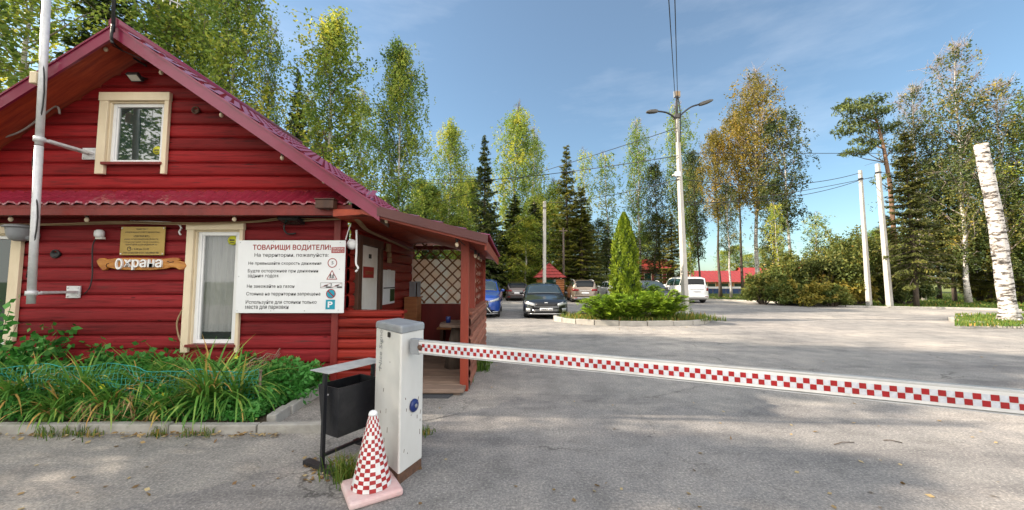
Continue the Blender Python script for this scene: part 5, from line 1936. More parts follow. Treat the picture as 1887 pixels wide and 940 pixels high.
def far_house(x0, x1, Y, yr, ye, yw, label, deep=7, wall='orange_wood', win=4, band=True):
    a, b = P(x0, 518, Y), P(x1, 518, Y)
    zr, ze_, zw = P(x0, yr, Y).z, P(x0, ye, Y).z, 0.0
    t = thing('red_roofed_house', ((a.x + b.x) / 2, Y, 0), label, 'house')
    mb = MB()
    mb.box((a.x + 0.4, Y + 0.6, zw), (b.x - 0.4, Y + deep - 0.6, ze_ - 0.01))
    w_ = mb.build('wall', M[wall], t)
    for i in range(win):
        xx = a.x + (b.x - a.x) * (i + 0.5) / win
        m2 = MB()
        m2.box((xx - 0.55, Y + 0.56, ze_ * 0.42), (xx + 0.55, Y + 0.598, ze_ * 0.85))
        wn2 = m2.build('window', M['glass_dark'], t)
        for s0, s1, q0, q1 in ((-0.62, -0.552, 0.40, 0.88), (0.552, 0.62, 0.40, 0.88)):
            m2 = MB()
            m2.box((xx + s0, Y + 0.55, ze_ * q0), (xx + s1, Y + 0.597, ze_ * q1))
            m2.build('frame', M['cream'], wn2)
    mb = MB()
    n = 40
    ym = Y + deep / 2
    for ya, yb in ((Y, ym), (Y + deep, ym)):
        for i in range(n):
            xa, xb = a.x + (b.x - a.x) * i / n, a.x + (b.x - a.x) * (i + 1) / n
            h = 0.05 * (i % 2)
            mb.add([(xa, ya, ze_ + h), (xb, ya, ze_ + 0.05 - h), (xb, yb, zr + 0.05 - h), (xa, yb, zr + h)], [(0, 1, 2, 3)])
    mb.add([(a.x + 0.3, Y + 0.5, ze_), (a.x + 0.3, Y + deep - 0.5, ze_), (a.x + 0.3, ym, zr - 0.1)], [(0, 1, 2)])
    mb.add([(b.x - 0.3, Y + 0.5, ze_), (b.x - 0.3, Y + deep - 0.5, ze_), (b.x - 0.3, ym, zr - 0.1)], [(0, 2, 1)])
    mb.build('roof', M['roof_red'], t)
    return t
far_house(1278, 1425, 56, 498, 520, 535, 'long low house with a red metal roof beyond the white car and the birch trunks', 8, win=6)
far_house(1385, 1460, 68, 492, 513, 535, 'red roofed house half hidden by the bushes right of the long low house', 8)
far_house(1165, 1248, 62, 475, 497, 535, 'red roofed two storey house glimpsed between the green cone tree and the lamp post', 8, wall='redwood')
far_house(1500, 1580, 66, 480, 500, 535, 'red roofed house showing only a patch of roof above the bushes', 8)
a, b = P(1290, 535, 47), P(1398, 535, 47)
fe = thing('blue_fence', ((a.x + b.x) / 2, 47, 0), 'low dark blue fence with a white top rail under the red roofs', 'fence')
mb = MB()
for k in range(9):
    x0, x1 = a.x + (b.x - a.x) * k / 9 + 0.03, a.x + (b.x - a.x) * (k + 1) / 9 - 0.03
    mb.box((x0, 47, 0), (x1, 47.06, 0.6))
mb.build('panel', M['blue_fence'], fe)
mb = MB()
mb.box((a.x, 46.97, 0.62), (b.x, 47.1, 0.86))
mb.build('top_rail', M['pvc'], fe)

# ------------------------------------------------------------------ cars
def paint(name, c, metal=0.25, rough=0.28):
    return pm(name, c, tuple(x * 0.9 for x in c), 2, rough, metal=metal, coat=1.0)
PAINT = {'blue': paint('blue_car_paint', (0.02, 0.075, 0.36)), 'black': paint('black_car_paint', (0.012, 0.013, 0.016)), 'darkred': paint('dark_brown_car_paint', (0.05, 0.03, 0.028)),
         'brown': paint('bronze_car_paint', (0.22, 0.17, 0.125), 0.5), 'white': paint('white_car_paint', (0.78, 0.78, 0.77), 0.0), 'grey': paint('graphite_car_paint', (0.085, 0.085, 0.1), 0.4)}
M['chrome'] = pm('bright_trim', (0.7, 0.7, 0.7), None, 4, 0.18, metal=0.9)
M['headlight'] = pm('headlight_glass', (0.55, 0.57, 0.58), (0.35, 0.36, 0.37), 14, 0.1, metal=0.3)
M['taillight'] = pm('red_lamp_glass', (0.26, 0.008, 0.01), (0.16, 0.006, 0.008), 10, 0.12)
M['alloy'] = pm('alloy_wheel', (0.4, 0.4, 0.41), None, 4, 0.3, metal=0.7)
STY = {
 'sedan': dict(top=[(0, .40), (.02, .46), (.06, .52), (.2, .61), (.27, .655), (.42, .955), (.52, .995), (.62, .985), (.76, .86), (.86, .70), (.95, .69), (.985, .64), (1, .5)], belt=[(0, .44), (.27, .62), (.86, .68), (1, .6)], fc=.27, fr=.41, rr=.66, rc=.86),
 'hatch': dict(top=[(0, .40), (.02, .47), (.07, .55), (.2, .62), (.26, .655), (.4, .95), (.52, 1), (.7, .985), (.87, .92), (.93, .82), (.975, .64), (.99, .55), (1, .42)], belt=[(0, .45), (.26, .62), (.93, .67), (1, .55)], fc=.26, fr=.4, rr=.875, rc=.973),
 'suv': dict(top=[(0, .44), (.02, .51), (.06, .58), (.18, .63), (.25, .66), (.39, .95), (.52, 1), (.75, .985), (.9, .94), (.945, .82), (.985, .62), (.995, .52), (1, .42)], belt=[(0, .48), (.25, .63), (.95, .67), (1, .55)], fc=.25, fr=.39, rr=.9, rc=.982),
 'offroad': dict(top=[(0, .47), (.015, .55), (.05, .60), (.18, .63), (.25, .65), (.36, .95), (.46, 1), (.8, .99), (.945, .965), (.965, .85), (.985, .61), (.995, .55), (1, .42)], belt=[(0, .5), (.25, .61), (.97, .63), (1, .55)], fc=.25, fr=.36, rr=.95, rc=.984),
 'wagon': dict(top=[(0, .42), (.02, .49), (.06, .56), (.18, .61), (.25, .645), (.4, .95), (.5, 1), (.75, .985), (.9, .93), (.95, .8), (.985, .6), (1, .42)], belt=[(0, .46), (.25, .61), (.95, .66), (1, .55)], fc=.25, fr=.4, rr=.9, rc=.98)}
def make_car(name, label, loc, yaw, col, style, L, W, H, kind, plate_text=None, rails=False):
    S = STY[style]
    t = thing(name, (0, 0, 0), label, 'car', 'cars parked in the yard')
    hw = W / 2
    cF, kF = 0.55, 0.42
    cR = 0.4
    def wid(y):
        d = abs(y) - (L / 2 - (cF if y < 0 else cR))
        c = cF if y < 0 else cR
        return hw * (1 - kF * (max(0, d) / c) ** 2.4)
    def yface(x, front=True, zf=0.0):
        c = cF if front else cR
        a = abs(x) / hw
        if a <= 1 - kF:
            y = L / 2
        else:
            y = L / 2 - c + c * ((1 - a) / kF) ** (1 / 2.4)
        return -y if front else y
    wr = 0.335 if style in ('sedan', 'hatch', 'wagon') else (0.38 if style == 'offroad' else 0.36)
    wy = (-L / 2 + L * 0.19, L / 2 - L * 0.205)
    arch = wr + 0.055
    ys = set(np.linspace(-L / 2, L / 2, 41).tolist())
    for y in (0.006, 0.03, 0.08, 0.15):
        ys |= {-L / 2 + y, L / 2 - y}
    for w0 in wy:
        ys |= set((w0 + arch * np.cos(np.linspace(0, math.pi, 13))).tolist())
    for f, _ in S['top']:
        ys.add(-L / 2 + f * L)
    ys = sorted(y for y in ys if -L / 2 <= y <= L / 2)
    tf, tz = zip(*S['top'])
    bf, bz_ = zip(*S['belt'])
    zb0 = 0.19 if style in ('sedan', 'hatch') else 0.26
    def ztop(f): return float(np.interp(f, tf, tz)) * H
    def zbelt(f): return float(np.interp(f, bf, bz_)) * H
    def section(y):
        f = (y + L / 2) / L
        w_ = wid(y)
        zt_, zb_ = ztop(f), min(zbelt(f), ztop(f) - 0.05)
        t_ = max(0, min(1, (zt_ - zb_ - 0.06) / (H * 0.34)))
        zlow = zb0 + 0.1 * max(0, abs(y) - (L / 2 - 0.25)) / 0.25
        za = zlow
        for w0 in wy:
            d = abs(y - w0)
            if d < arch:
                za = max(za, wr + math.sqrt(max(0, arch * arch - d * d)))
        x5 = w_ * (0.9 - 0.17 * t_)
        z5 = zt_ - 0.02 - 0.055 * t_
        zm = max(za + 0.03, zb0 + (zb_ - zb0) * 0.5)
        pts = [(0, zlow), (w_ * 0.6, zlow), (w_ * 0.965, max(za, zlow + 0.02)), (w_ * 0.995, max(za + 0.02, zlow + 0.13)), (w_ * 1.0, zm), (w_ * 0.985, max(zm + 0.02, zb_ - 0.09)), (w_ * 0.945, max(zm + 0.03, zb_)), (x5, max(z5, zm + 0.04)), (x5 * 0.6, zt_ + 0.004), (0, zt_ + 0.014)]
        return pts
    mb = MB()
    secs = [section(y) for y in ys]
    n = len(secs[0])
    vs = []
    for y, s in zip(ys, secs):
        vs += [(x, y, z) for x, z in s] + [(-x, y, z) for x, z in s[1:-1]]
    m_ = 2 * n - 2
    def idx(i, j):      # ring order: 0..n-1 right side up, then left side down
        return i * m_ + j
    ring = list(range(n)) + [n + (n - 3 - k) for k in range(n - 2)]
    fs = []
    for i in range(len(ys) - 1):
        for j in range(m_):
            a, b = ring[j], ring[(j + 1) % m_]
            fs.append((idx(i, a), idx(i + 1, a), idx(i + 1, b), idx(i, b)))
    fs.append(tuple(idx(0, r_) for r_ in ring))
    fs.append(tuple(idx(len(ys) - 1, r_) for r_ in reversed(ring)))
    mb.add(vs, fs, 0, True)
    body = mb.build('body', PAINT[col], t)
    md = body.modifiers.new('s', 'EDGE_SPLIT')
    md.split_angle = R(32)
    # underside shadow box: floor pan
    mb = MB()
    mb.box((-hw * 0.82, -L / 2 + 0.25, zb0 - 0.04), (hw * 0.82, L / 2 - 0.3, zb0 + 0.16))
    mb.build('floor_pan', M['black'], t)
    def topz(x, f):
        s = section(-L / 2 + f * L)
        (x5, z5), (x6, z6), (x7, z7) = s[7], s[8], s[9]
        return float(np.interp(abs(x), [0, x6, x5], [z7, z6, z5])), x5
    def screen(name, f0, f1, k, mat, off=0.008, nx=10, nf=8):
        mb = MB()
        vs = []
        for i in range(nf + 1):
            f = f0 + (f1 - f0) * i / nf
            x5 = topz(0, f)[1]
            for j in range(nx + 1):
                x = x5 * k * (2 * j / nx - 1)
                vs.append((x, -L / 2 + f * L + (-off if f1 < .6 else off), topz(x, f)[0] + off))
        fs = [(i * (nx + 1) + j, i * (nx + 1) + j + 1, (i + 1) * (nx + 1) + j + 1, (i + 1) * (nx + 1) + j) for i in range(nf) for j in range(nx)]
        mb.add(vs, fs, 0, True)
        return mb.build(name, mat, t, solid=0.008)
    screen('windscreen', S['fc'] + .012, S['fr'] - .008, 0.93, M['car_glass'])
    screen('rear_window', S['rr'] + .006, S['rc'] - .006 if style != 'sedan' else S['rc'] - .02, 0.86, M['car_rear_glass'])
    # side windows: three panes each side
    f_a, f_b = S['fc'] + .07, (S['rr'] + .04 if style != 'sedan' else S['rr'] + .07)
    cuts = [(f_a, f_a + (f_b - f_a) * .42), (f_a + (f_b - f_a) * .45, f_a + (f_b - f_a) * .76), (f_a + (f_b - f_a) * .79, f_b)]
    for sg in (-1, 1):
        for (fa_, fb_) in cuts:
            mb = MB()
            vs = []
            nf = 6
            for i in range(nf + 1):
                f = fa_ + (fb_ - fa_) * i / nf
                s = section(-L / 2 + f * L)
                (xa, za), (xb, zb_) = s[6], s[7]
                for k in (0.1, 0.88):
                    vs.append((sg * (xa + (xb - xa) * k + 0.006), -L / 2 + f * L, za + (zb_ - za) * k))
            fs = [(2 * i, 2 * i + 2, 2 * i + 3, 2 * i + 1) for i in range(nf)]
            mb.add(vs, fs, 0, True)
            mb.build('side_window', M['glass_dark'], t, solid=0.006)
    def patch(name, x0, x1, z0, z1, mat, front, off=0.012, nx=8, parent=None, z0b=None, z1b=None, solid=0.03):
        """panel following the rounded nose or tail"""
        mb = MB()
        vs = []
        for i in range(nx + 1):
            u = i / nx
            x = x0 + (x1 - x0) * u
            y = yface(x, front)
            y += -off if front else off
            za = z0 + ((z0b if z0b is not None else z0) - z0) * u
            zb_ = z1 + ((z1b if z1b is not None else z1) - z1) * u
            for z in (za, zb_):
                f = 0.0 if front else 1.0
                # lean back where the nose slopes
                d = 0.0
                tt = [(ff, zz * H) for ff, zz in S['top']]
                if front:
                    for (fA, zA), (fB, zB) in zip(tt[:3], tt[1:4]):
                        if z > zA:
                            d = (fA + (fB - fA) * min(1, (z - zA) / max(1e-4, zB - zA))) * L
                    vs.append((x, y + d * 0.8, z))
                else:
                    tr = [(1 - ff, zz) for ff, zz in reversed(tt)]
                    for (fA, zA), (fB, zB) in zip(tr[:3], tr[1:4]):
                        if z > zA:
                            d = (fA + (fB - fA) * min(1, (z - zA) / max(1e-4, zB - zA))) * L
                    vs.append((x, y - d * 0.95, z))
        fs = [(2 * i, 2 * i + 2, 2 * i + 3, 2 * i + 1) for i in range(nx)]
        mb.add(vs, fs, 0, True)
        return mb.build(name, mat, parent or t, solid=solid)
    zg = H * 0.36
    if kind == 'front_sporty':        # sedan
        patch('grille', -hw * .47, hw * .47, H * .375, H * .425, M['black'], True)
        for sg in (-1, 1):
            patch('headlight', sg * hw * .5, sg * hw * .93, H * .35, H * .43, M['headlight'], True, z0b=H * .41, z1b=H * .495)
            patch('fog_light', sg * hw * .7, sg * hw * .88, H * .2, H * .3, M['headlight'], True, 0.014)
        patch('lower_intake', -hw * .55, hw * .55, H * .165, H * .245, M['black'], True)
        mb = MB()
        patch('bumper_trim', -hw * .8, hw * .8, H * .14, H * .158, M['chrome'], True, 0.018)
        patch('intake_trim', -hw * .6, hw * .6, H * .248, H * .258, M['chrome'], True, 0.018)
        patch('badge', -hw * .07, hw * .07, H * .44, H * .452, M['pvc'], True, 0.016)
        pz = H * .27
    elif kind == 'front_spindle':      # blue suv
        patch('grille', -hw * .5, hw * .5, H * .29, H * .44, M['black'], True, 0.016, z0b=H * .29)
        patch('lower_grille', -hw * .58, hw * .58, H * .13, H * .28, M['black'], True, 0.016)
        for k in range(6):
            z = H * (.305 + .024 * k)
            patch('grille_bar', -hw * .44, hw * .44, z, z + .008, M['chrome'], True, 0.026)
        for sg in (-1, 1):
            patch('grille_frame', sg * hw * .42, sg * hw * .52, H * .28, H * .30, M['chrome'], True, 0.026, z0b=H * .42, z1b=H * .455)
            patch('grille_frame', sg * hw * .42, sg * hw * .66, H * .26, H * .285, M['chrome'], True, 0.026, z0b=H * .1, z1b=H * .12)
            patch('headlight', sg * hw * .56, sg * hw * .95, H * .40, H * .445, M['headlight'], True, z0b=H * .45, z1b=H * .52)
            patch('fog_light', sg * hw * .68, sg * hw * .9, H * .15, H * .175, M['headlight'], True, 0.014)
        patch('bumper_trim', -hw * .9, hw * .9, H * .105, H * .13, M['grey_plastic'], True, 0.02)
        pz = H * .22
    elif kind == 'front_plain':        # grey wagon
        patch('grille', -hw * .42, hw * .42, H * .36, H * .45, M['black'], True)
        patch('grille_trim', -hw * .44, hw * .44, H * .395, H * .415, M['chrome'], True, 0.02)
        patch('grille_trim', -hw * .44, hw * .44, H * .445, H * .455, M['chrome'], True, 0.02)
        for sg in (-1, 1):
            patch('headlight', sg * hw * .47, sg * hw * .93, H * .37, H * .455, M['headlight'], True, z0b=H * .43, z1b=H * .52)
            patch('fog_light', sg * hw * .62, sg * hw * .82, H * .2, H * .245, M['headlight'], True)
        patch('lower_intake', -hw * .5, hw * .5, H * .17, H * .26, M['black'], True)
        pz = H * .29
    front = kind.startswith('front')
    # rear lamps on every car; the rear ones seen get a bumper and a plate recess
    hi = H * (.62 if style in ('suv', 'hatch', 'wagon') else .60)
    if kind == 'rear_offroad':
        for sg in (-1, 1):
            patch('tail_light', sg * hw * .74, sg * hw * .97, H * .46, H * .60, M['taillight'], False, 0.02, z0b=H * .46, z1b=H * .6)
            patch('reflector', sg * hw * .6, sg * hw * .82, H * .245, H * .265, M['taillight'], False, 0.045)
        patch('bumper', -hw * .96, hw * .96, H * .2, H * .31, PAINT[col], False, 0.035, 12)
        patch('tailgate_handle', -hw * .5, hw * .5, H * .515, H * .53, M['chrome'], False, 0.02)
        pz = H * .46
    elif not front:
        for sg in (-1, 1):
            patch('tail_light', sg * hw * .5, sg * hw * .97, H * .49, H * .57, M['taillight'], False, 0.016, z0b=H * .5, z1b=H * .61)
            patch('reflector', sg * hw * .62, sg * hw * .85, H * .2, H * .23, M['taillight'], False, 0.04)
        patch('bumper', -hw * .93, hw * .93, H * .27, H * .34, PAINT[col], False, 0.03, 12)
        patch('bumper_lower', -hw * .86, hw * .86, H * .15, H * .24, M['grey_plastic'] if col == 'brown' else M['black'], False, 0.02, 12)
        patch('tailgate_trim', -hw * .45, hw * .45, H * .495, H * .515, M['chrome'], False, 0.02)
        pz = H * .41
    else:
        for sg in (-1, 1):
            patch('tail_light', sg * hw * .55, sg * hw * .97, H * .5, H * .58, M['taillight'], False, 0.016)
    pl = patch('number_plate', -0.26, 0.26, pz - 0.056, pz + 0.056, M['pvc'], front, 0.026)
    if plate_text:
        for i, s_ in enumerate((plate_text,)):
            y = yface(0, front) + (-0.045 if front else 0.045)
            text_mesh('plate_text', s_, M['ink'], pl, 0, 0, 0, 0, 0, bold=0.02, facing=lambda u, v: Vector(((u - .5) * .46 * (1 if front else -1), y, pz - .036 + .072 * v)))
    # mirrors
    fm = S['fc'] + .085
    for sg in (-1, 1):
        s = section(-L / 2 + fm * L)
        xa, za = s[6]
        mb = MB()
        yy = -L / 2 + fm * L
        mb.lathe((sg * (xa + 0.13), yy, za + 0.08), [(0.02, -0.06), (0.07, -0.04), (0.085, 0.0), (0.075, 0.05), (0.02, 0.07)], 10, (0.0, 0.2, 1))
        mb.bar((sg * (xa - 0.02), yy, za + 0.03), (sg * (xa + 0.1), yy, za + 0.06), 0.06, 0.03)
        mb.build('mirror', PAINT[col], t)
    if rails:
        for sg in (-1, 1):
            mb = MB()
            pts = []
            for k in range(7):
                f = S['fr'] + .03 + (S['rr'] - S['fr'] - .06) * k / 6
                s = section(-L / 2 + f * L)
                pts.append((sg * s[7][0] * .97, -L / 2 + f * L, s[7][1] + (0.05 if 0 < k < 6 else 0.0)))
            mb.tube(pts, 0.018, 6)
            mb.build('roof_rail', M['galv'], t)
    for sx_ in (-1, 1):
        for w0 in wy:
            mb = MB()
            xo = sx_ * (hw * 0.985)
            mb.lathe((xo - sx_ * 0.22, w0, wr), [(wr * 0.7, 0), (wr * 0.96, 0.01), (wr, 0.04), (wr, 0.17), (wr * 0.95, 0.21), (wr * 0.68, 0.215)], 22, (sx_, 0, 0))
            wh = mb.build('wheel', M['rubber'], t)
            mb = MB()
            mb.lathe((xo - sx_ * 0.04, w0, wr), [(wr * 0.66, 0), (wr * 0.67, 0.042), (wr * 0.6, 0.03), (0.05, 0.02), (0.04, 0.035)], 18, (sx_, 0, 0))
            mb.build('rim', M['alloy'], wh)
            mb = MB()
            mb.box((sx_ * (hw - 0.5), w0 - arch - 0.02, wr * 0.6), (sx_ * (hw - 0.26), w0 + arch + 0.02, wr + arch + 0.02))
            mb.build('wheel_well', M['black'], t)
    t.location = loc
    t.rotation_euler = (0, 0, yaw)
    return t
def cpos(px, Y): return Vector((P(px, 540, Y).x, Y, 0))
make_car('parked_car', 'blue metallic SUV facing the camera right behind the porch', cpos(880, 15.9) + Vector((0, 2.3, 0)), 0.0, 'blue', 'suv', 4.63, 1.87, 1.645, 'front_spindle')
make_car('parked_car', 'black sedan facing the camera left of the island', cpos(1008.5, 15.6) + Vector((0, 2.4, 0)), R(-1), 'black', 'sedan', 4.85, 1.86, 1.48, 'front_sporty', 'У585ЕТ 152')
make_car('parked_car', 'small dark brown hatchback seen from the rear between the blue SUV and black sedan', cpos(952, 29.5) + Vector((0, 2.1, 0)), R(182), 'darkred', 'hatch', 4.3, 1.8, 1.52, 'rear')
make_car('parked_car', 'bronze crossover with roof rails seen from the rear left of the green cone tree', cpos(1081, 27) + Vector((0, 2.3, 0)), R(178), 'brown', 'suv', 4.5, 1.84, 1.69, 'rear', rails=True)
make_car('parked_car', 'white car almost hidden behind the green cone tree', cpos(1144, 28.5) + Vector((0, 2.2, 0)), R(180), 'white', 'suv', 4.5, 1.8, 1.6, 'rear')
make_car('parked_car', 'graphite grey wagon facing the camera behind the juniper bush', cpos(1219, 25) + Vector((0, 2.3, 0)), R(3), 'grey', 'wagon', 4.7, 1.82, 1.6, 'front_plain', rails=True)
make_car('parked_car', 'white off-road SUV with dark rear window seen from behind right of the lamp post', cpos(1286, 26.5) + Vector((0, 2.4, 0)), R(178), 'white', 'offroad', 4.84, 1.89, 1.88, 'rear_offroad')
# ------------------------------------------------------------------ trees and plants
def tree_root(name):
    o = bpy.data.objects.new(name, None)
    COL.objects.link(o)
    return o

def trunk_mesh(parent, pts, rs, limbs, mat, n=9, twig=None):
    mb = MB()
    mb.tube(pts, rs, n)
    for q, r0 in limbs:
        k = len(q)
        mb.tube(q, [max(0.006, r0 * (1 - 0.8 * i / (k - 1))) for i in range(k)], 4, mi=1, cap=False)
    return mb.build('trunk', [mat, twig or M['twig']], parent)

def leafy(seed, H, Rr, z0, nl=46, per=26, strand=0.9, size=0.085, mat='lf_birch', bark='birch', bare=0.0, up=0.75, tint=(0.45, 0.2), prof=None, twigs=True, r0=0.16, lean=0.25, topbare=0.0):
    """broad-leaved tree: limbs, twigs and hanging or spreading strands of leaves"""
    rng = np.random.default_rng(seed)
    root = tree_root('birch_tree' if 'birch' in bark else 'aspen_tree')
    bend = rng.normal(size=2) * lean
    def tp(z):
        t = z / H
        return Vector((bend[0] * math.sin(t * 2.2) * t + 0.05 * math.sin(z * 0.9), bend[1] * math.sin(t * 1.9) * t + 0.05 * math.cos(z * 0.7), z))
    zs = [H * i / 12 for i in range(13)]
    pts = [tp(z) for z in zs]
    rs = [r0 * (1 - 0.93 * (z / H) ** 0.85) + (0.05 if z == 0 else 0) for z in zs]
    limbs, C, S, TN = [], [], [], []
    prof = prof or (lambda t: (math.sin(math.pi * (0.1 + 0.86 * t)) ** 0.75))
    for i in range(nl):
        t = (i + rng.uniform(0, 1)) / nl
        h = z0 + (H * 0.985 - z0) * t ** 0.95
        az = i * 2.399 + rng.normal() * 0.5
        L = Rr * prof(t) * rng.uniform(0.55, 1.12)
        el = R(28) + up * R(40) * rng.uniform(0.5, 1.1)
        o = tp(h)
        d = Vector((math.cos(az) * math.cos(el), math.sin(az) * math.cos(el), math.sin(el)))
        q = [o, o + d * L * 0.45, o + d * L * 0.8 + Vector((0, 0, 0.03 * L)), o + d * L * 1.05 + Vector((0, 0, -0.05 * L))]
        limbs.append((q, max(0.012, r0 * 0.34 * (1 - t * 0.8))))
        isbare = t > 1 - topbare
        clump = rng.normal() * tint[1] * 0.7
        for k in range(per):
            s = rng.uniform(0.22, 1.0) ** 0.8
            f = s * 3
            j = min(2, int(f))
            b = q[j].lerp(q[j + 1], f - j)
            off = Vector(rng.normal(size=3)) * (0.12 + 0.2 * L) * (0.5 + 0.5 * s)
            e = b + off
            if twigs and (k % 5 == 0 or (isbare and k % 2 == 0)):
                limbs.append(([b, (b + e) / 2 + Vector((0, 0, 0.05)), e + (Vector((0, 0, 0.25)) if isbare else Vector((0, 0, 0)))], 0.014))
            if rng.uniform() < bare or (isbare and rng.uniform() < 0.86):
                continue
            ln = strand * rng.uniform(0.35, 1.35)
            nlf = max(4, int(ln / 0.075))
            u = np.linspace(0, 1, nlf)[:, None]
            sway = rng.normal(size=3) * 0.22
            P0 = np.array(e)[None, :]
            pos = P0 + np.concatenate([u * sway[0] * ln, u * sway[1] * ln, -u * ln * (1 - 0.3 * u)], axis=1) + rng.normal(size=(nlf, 3)) * 0.085
            C.append(pos)
            TN.append(np.full(nlf, tint[0] + clump + rng.normal() * tint[1] * 0.5) + rng.normal(size=nlf) * 0.1)
    trunk_mesh(root, pts, rs, limbs, M[bark], twig=M['paletwig'] if topbare > 0.15 else None)
    C = np.concatenate(C)
    A, B = rand_axes(rng, len(C), size, 0.62, 0.5)
    quads('crown', C, A, B, np.concatenate(TN), M[mat], root)
    root['_H'] = H
    root['_R'] = Rr
    return root

def spruce(seed, H, Rr, mat='lf_spruce', z0=0.8, dens=1.0, tint=(0.45, 0.2)):
    rng = np.random.default_rng(seed)
    root = tree_root('spruce_tree')
    limbs, C, A, B, T = [], [], [], [], []
    z = z0
    i = 0
    while z < H - 0.25:
        t = (z - z0) / (H - z0)
        k = 6 if t < 0.8 else 5
        for j in range(k):
            az = i * 1.1 + j * 2 * math.pi / k + rng.normal() * 0.28
            L = (Rr * (1 - t) ** 0.85 + 0.16) * rng.uniform(0.66, 1.12)
            if rng.uniform() < 0.07:
                continue
            dr = -0.12 - 0.3 * (1 - t) * rng.uniform(0.6, 1.2) + 0.45 * t
            d = np.array([math.cos(az), math.sin(az), dr])
            sd = np.array([-math.sin(az), math.cos(az), 0])
            o = np.array([0, 0, z + rng.normal() * 0.15])
            tip = o + d * L + np.array([0, 0, 0.1 * L])
            limbs.append(([Vector(o), Vector(o + d * L * 0.6), Vector(tip)], 0.03 * (1 - t) + 0.008))
            n = int((14 + 40 * L) * dens)
            u = rng.uniform(0.06, 1.0, n) ** 0.8
            side = rng.uniform(-1, 1, n) * (0.32 * L * (1.05 - u) + 0.07)
            pos = o + u[:, None] * d * L + np.stack([0 * u, 0 * u, 0.1 * L * u * u - 0.35 * np.abs(side) - rng.uniform(0, 0.16, n)], 1) + side[:, None] * sd
            a = d[None] * 0.8 + np.sign(side)[:, None] * sd[None] * 0.75 + rng.normal(size=(n, 3)) * 0.25 + np.array([0, 0, -0.35])
            a = unit(a)
            b = unit(np.cross(a, rng.normal(size=(n, 3)) * 0.5 + np.array([0, 0, 1])))
            s = rng.uniform(0.1, 0.21, (n, 1)) * (0.75 + 0.25 * min(1, L))
            C.append(pos); A.append(a * s); B.append(b * s * 0.33)
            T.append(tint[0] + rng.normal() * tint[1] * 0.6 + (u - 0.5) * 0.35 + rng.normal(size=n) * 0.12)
        z += (0.26 + 0.14 * (1 - t)) * rng.uniform(0.7, 1.3)
        i += 1
    trunk_mesh(root, [(0.03 * math.sin(k), 0.03 * math.cos(k), H * k / 8) for k in range(9)], [0.19 * (1 - 0.95 * k / 8) + 0.012 for k in range(9)], limbs, M['bark'], 8)
    quads('crown', np.concatenate(C), np.concatenate(A), np.concatenate(B), np.concatenate(T), M[mat], root)
    root['_H'] = H
    root['_R'] = Rr
    return root

protos = {}
def proto(k):
    if k in protos:
        return protos[k], False
    f = {
        'weep': lambda: leafy(1, 20, 3.0, 2.0, 60, 32, 1.35, 0.088, tint=(0.5, 0.24), up=0.7, prof=lambda t: math.sin(math.pi * (0.2 + 0.76 * t)) ** 0.8),
        'birch': lambda: leafy(2, 20, 2.9, 3.0, 54, 33, 0.9, 0.09, tint=(0.56, 0.24), up=0.8),
        'birchb': lambda: leafy(3, 20, 3.0, 3.0, 56, 33, 1.0, 0.09, tint=(0.5, 0.22), up=0.85, topbare=0.08),
        'birchc': lambda: leafy(4, 20, 2.7, 5, 46, 26, 0.9, 0.09, tint=(0.5, 0.22), up=0.9, topbare=0.16, bare=0.1),
        'thin': lambda: leafy(5, 20, 2.2, 8.0, 34, 11, 0.9, 0.105, tint=(0.62, 0.22), up=0.9, topbare=0.12, bare=0.12, r0=0.13),
        'gold': lambda: leafy(6, 20, 3.2, 7.6, 52, 31, 0.95, 0.09, mat='lf_gold', tint=(0.45, 0.24), up=0.9, topbare=0.2, r0=0.2),
        'goldb': lambda: leafy(7, 20, 2.6, 9.0, 42, 27, 0.9, 0.09, mat='lf_gold', bark='bark', tint=(0.4, 0.24), up=0.85, topbare=0.06, r0=0.16),
        'aspen': lambda: leafy(8, 20, 2.5, 5.0, 46, 27, 0.7, 0.1, mat='lf_dark', bark='bark', tint=(0.42, 0.24), up=0.7, r0=0.16),
        'aspenb': lambda: leafy(9, 20, 3.0, 7, 44, 22, 0.8, 0.1, mat='lf_dark', bark='birch', tint=(0.5, 0.26), up=0.75, topbare=0.05, r0=0.17, bare=0.08),
        'bare': lambda: leafy(10, 20, 3.3, 2.5, 60, 34, 1.0, 0.088, mat='lf_dark', bark='birch', tint=(0.55, 0.25), up=0.85, topbare=0.32, r0=0.17, bare=0.05),
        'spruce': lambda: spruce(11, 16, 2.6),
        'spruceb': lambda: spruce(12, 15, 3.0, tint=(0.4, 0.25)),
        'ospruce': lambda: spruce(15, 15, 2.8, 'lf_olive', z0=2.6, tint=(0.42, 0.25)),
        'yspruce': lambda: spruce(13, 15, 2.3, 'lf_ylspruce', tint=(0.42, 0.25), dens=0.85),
    }[k]
    protos[k] = f()
    return protos[k], True

def place(kind, px, ytop, Y, wpx, label, group='trees behind the yard', lean=0.0, yaw=None, name=None):
    p, first = proto(kind)
    o = p if first else dup(p)
    Hh, Rr = p['_H'], p['_R']
    x = P(px, 518, Y).x
    h = P(px, ytop, Y).z
    rad = wpx / 2 * Y / FPX
    o.location = (x, Y, 0)
    sxy = rad / Rr
    o.scale = (sxy, sxy, h / Hh)
    o.rotation_euler = (0, R(lean), random.uniform(0, 6.28) if yaw is None else yaw)
    tag(o, label, 'tree', group)
    return o
random.seed(21)
B_ = 'birches behind the house'
place('birchc', 20, -150, 20.5, 330, 'thin leaved birch at the left edge behind the galvanised mast', B_)
place('spruceb', 170, -170, 22, 250, 'dark spruce above the left roof slope behind the aerial', B_)
place('weep', 265, -110, 23, 270, 'big birch right behind the roof ridge, cut by the top of the picture', B_)
place('birchb', 345, -100, 25, 190, 'tall birch between the ridge birch and the yellow-green one above the roof', B_)
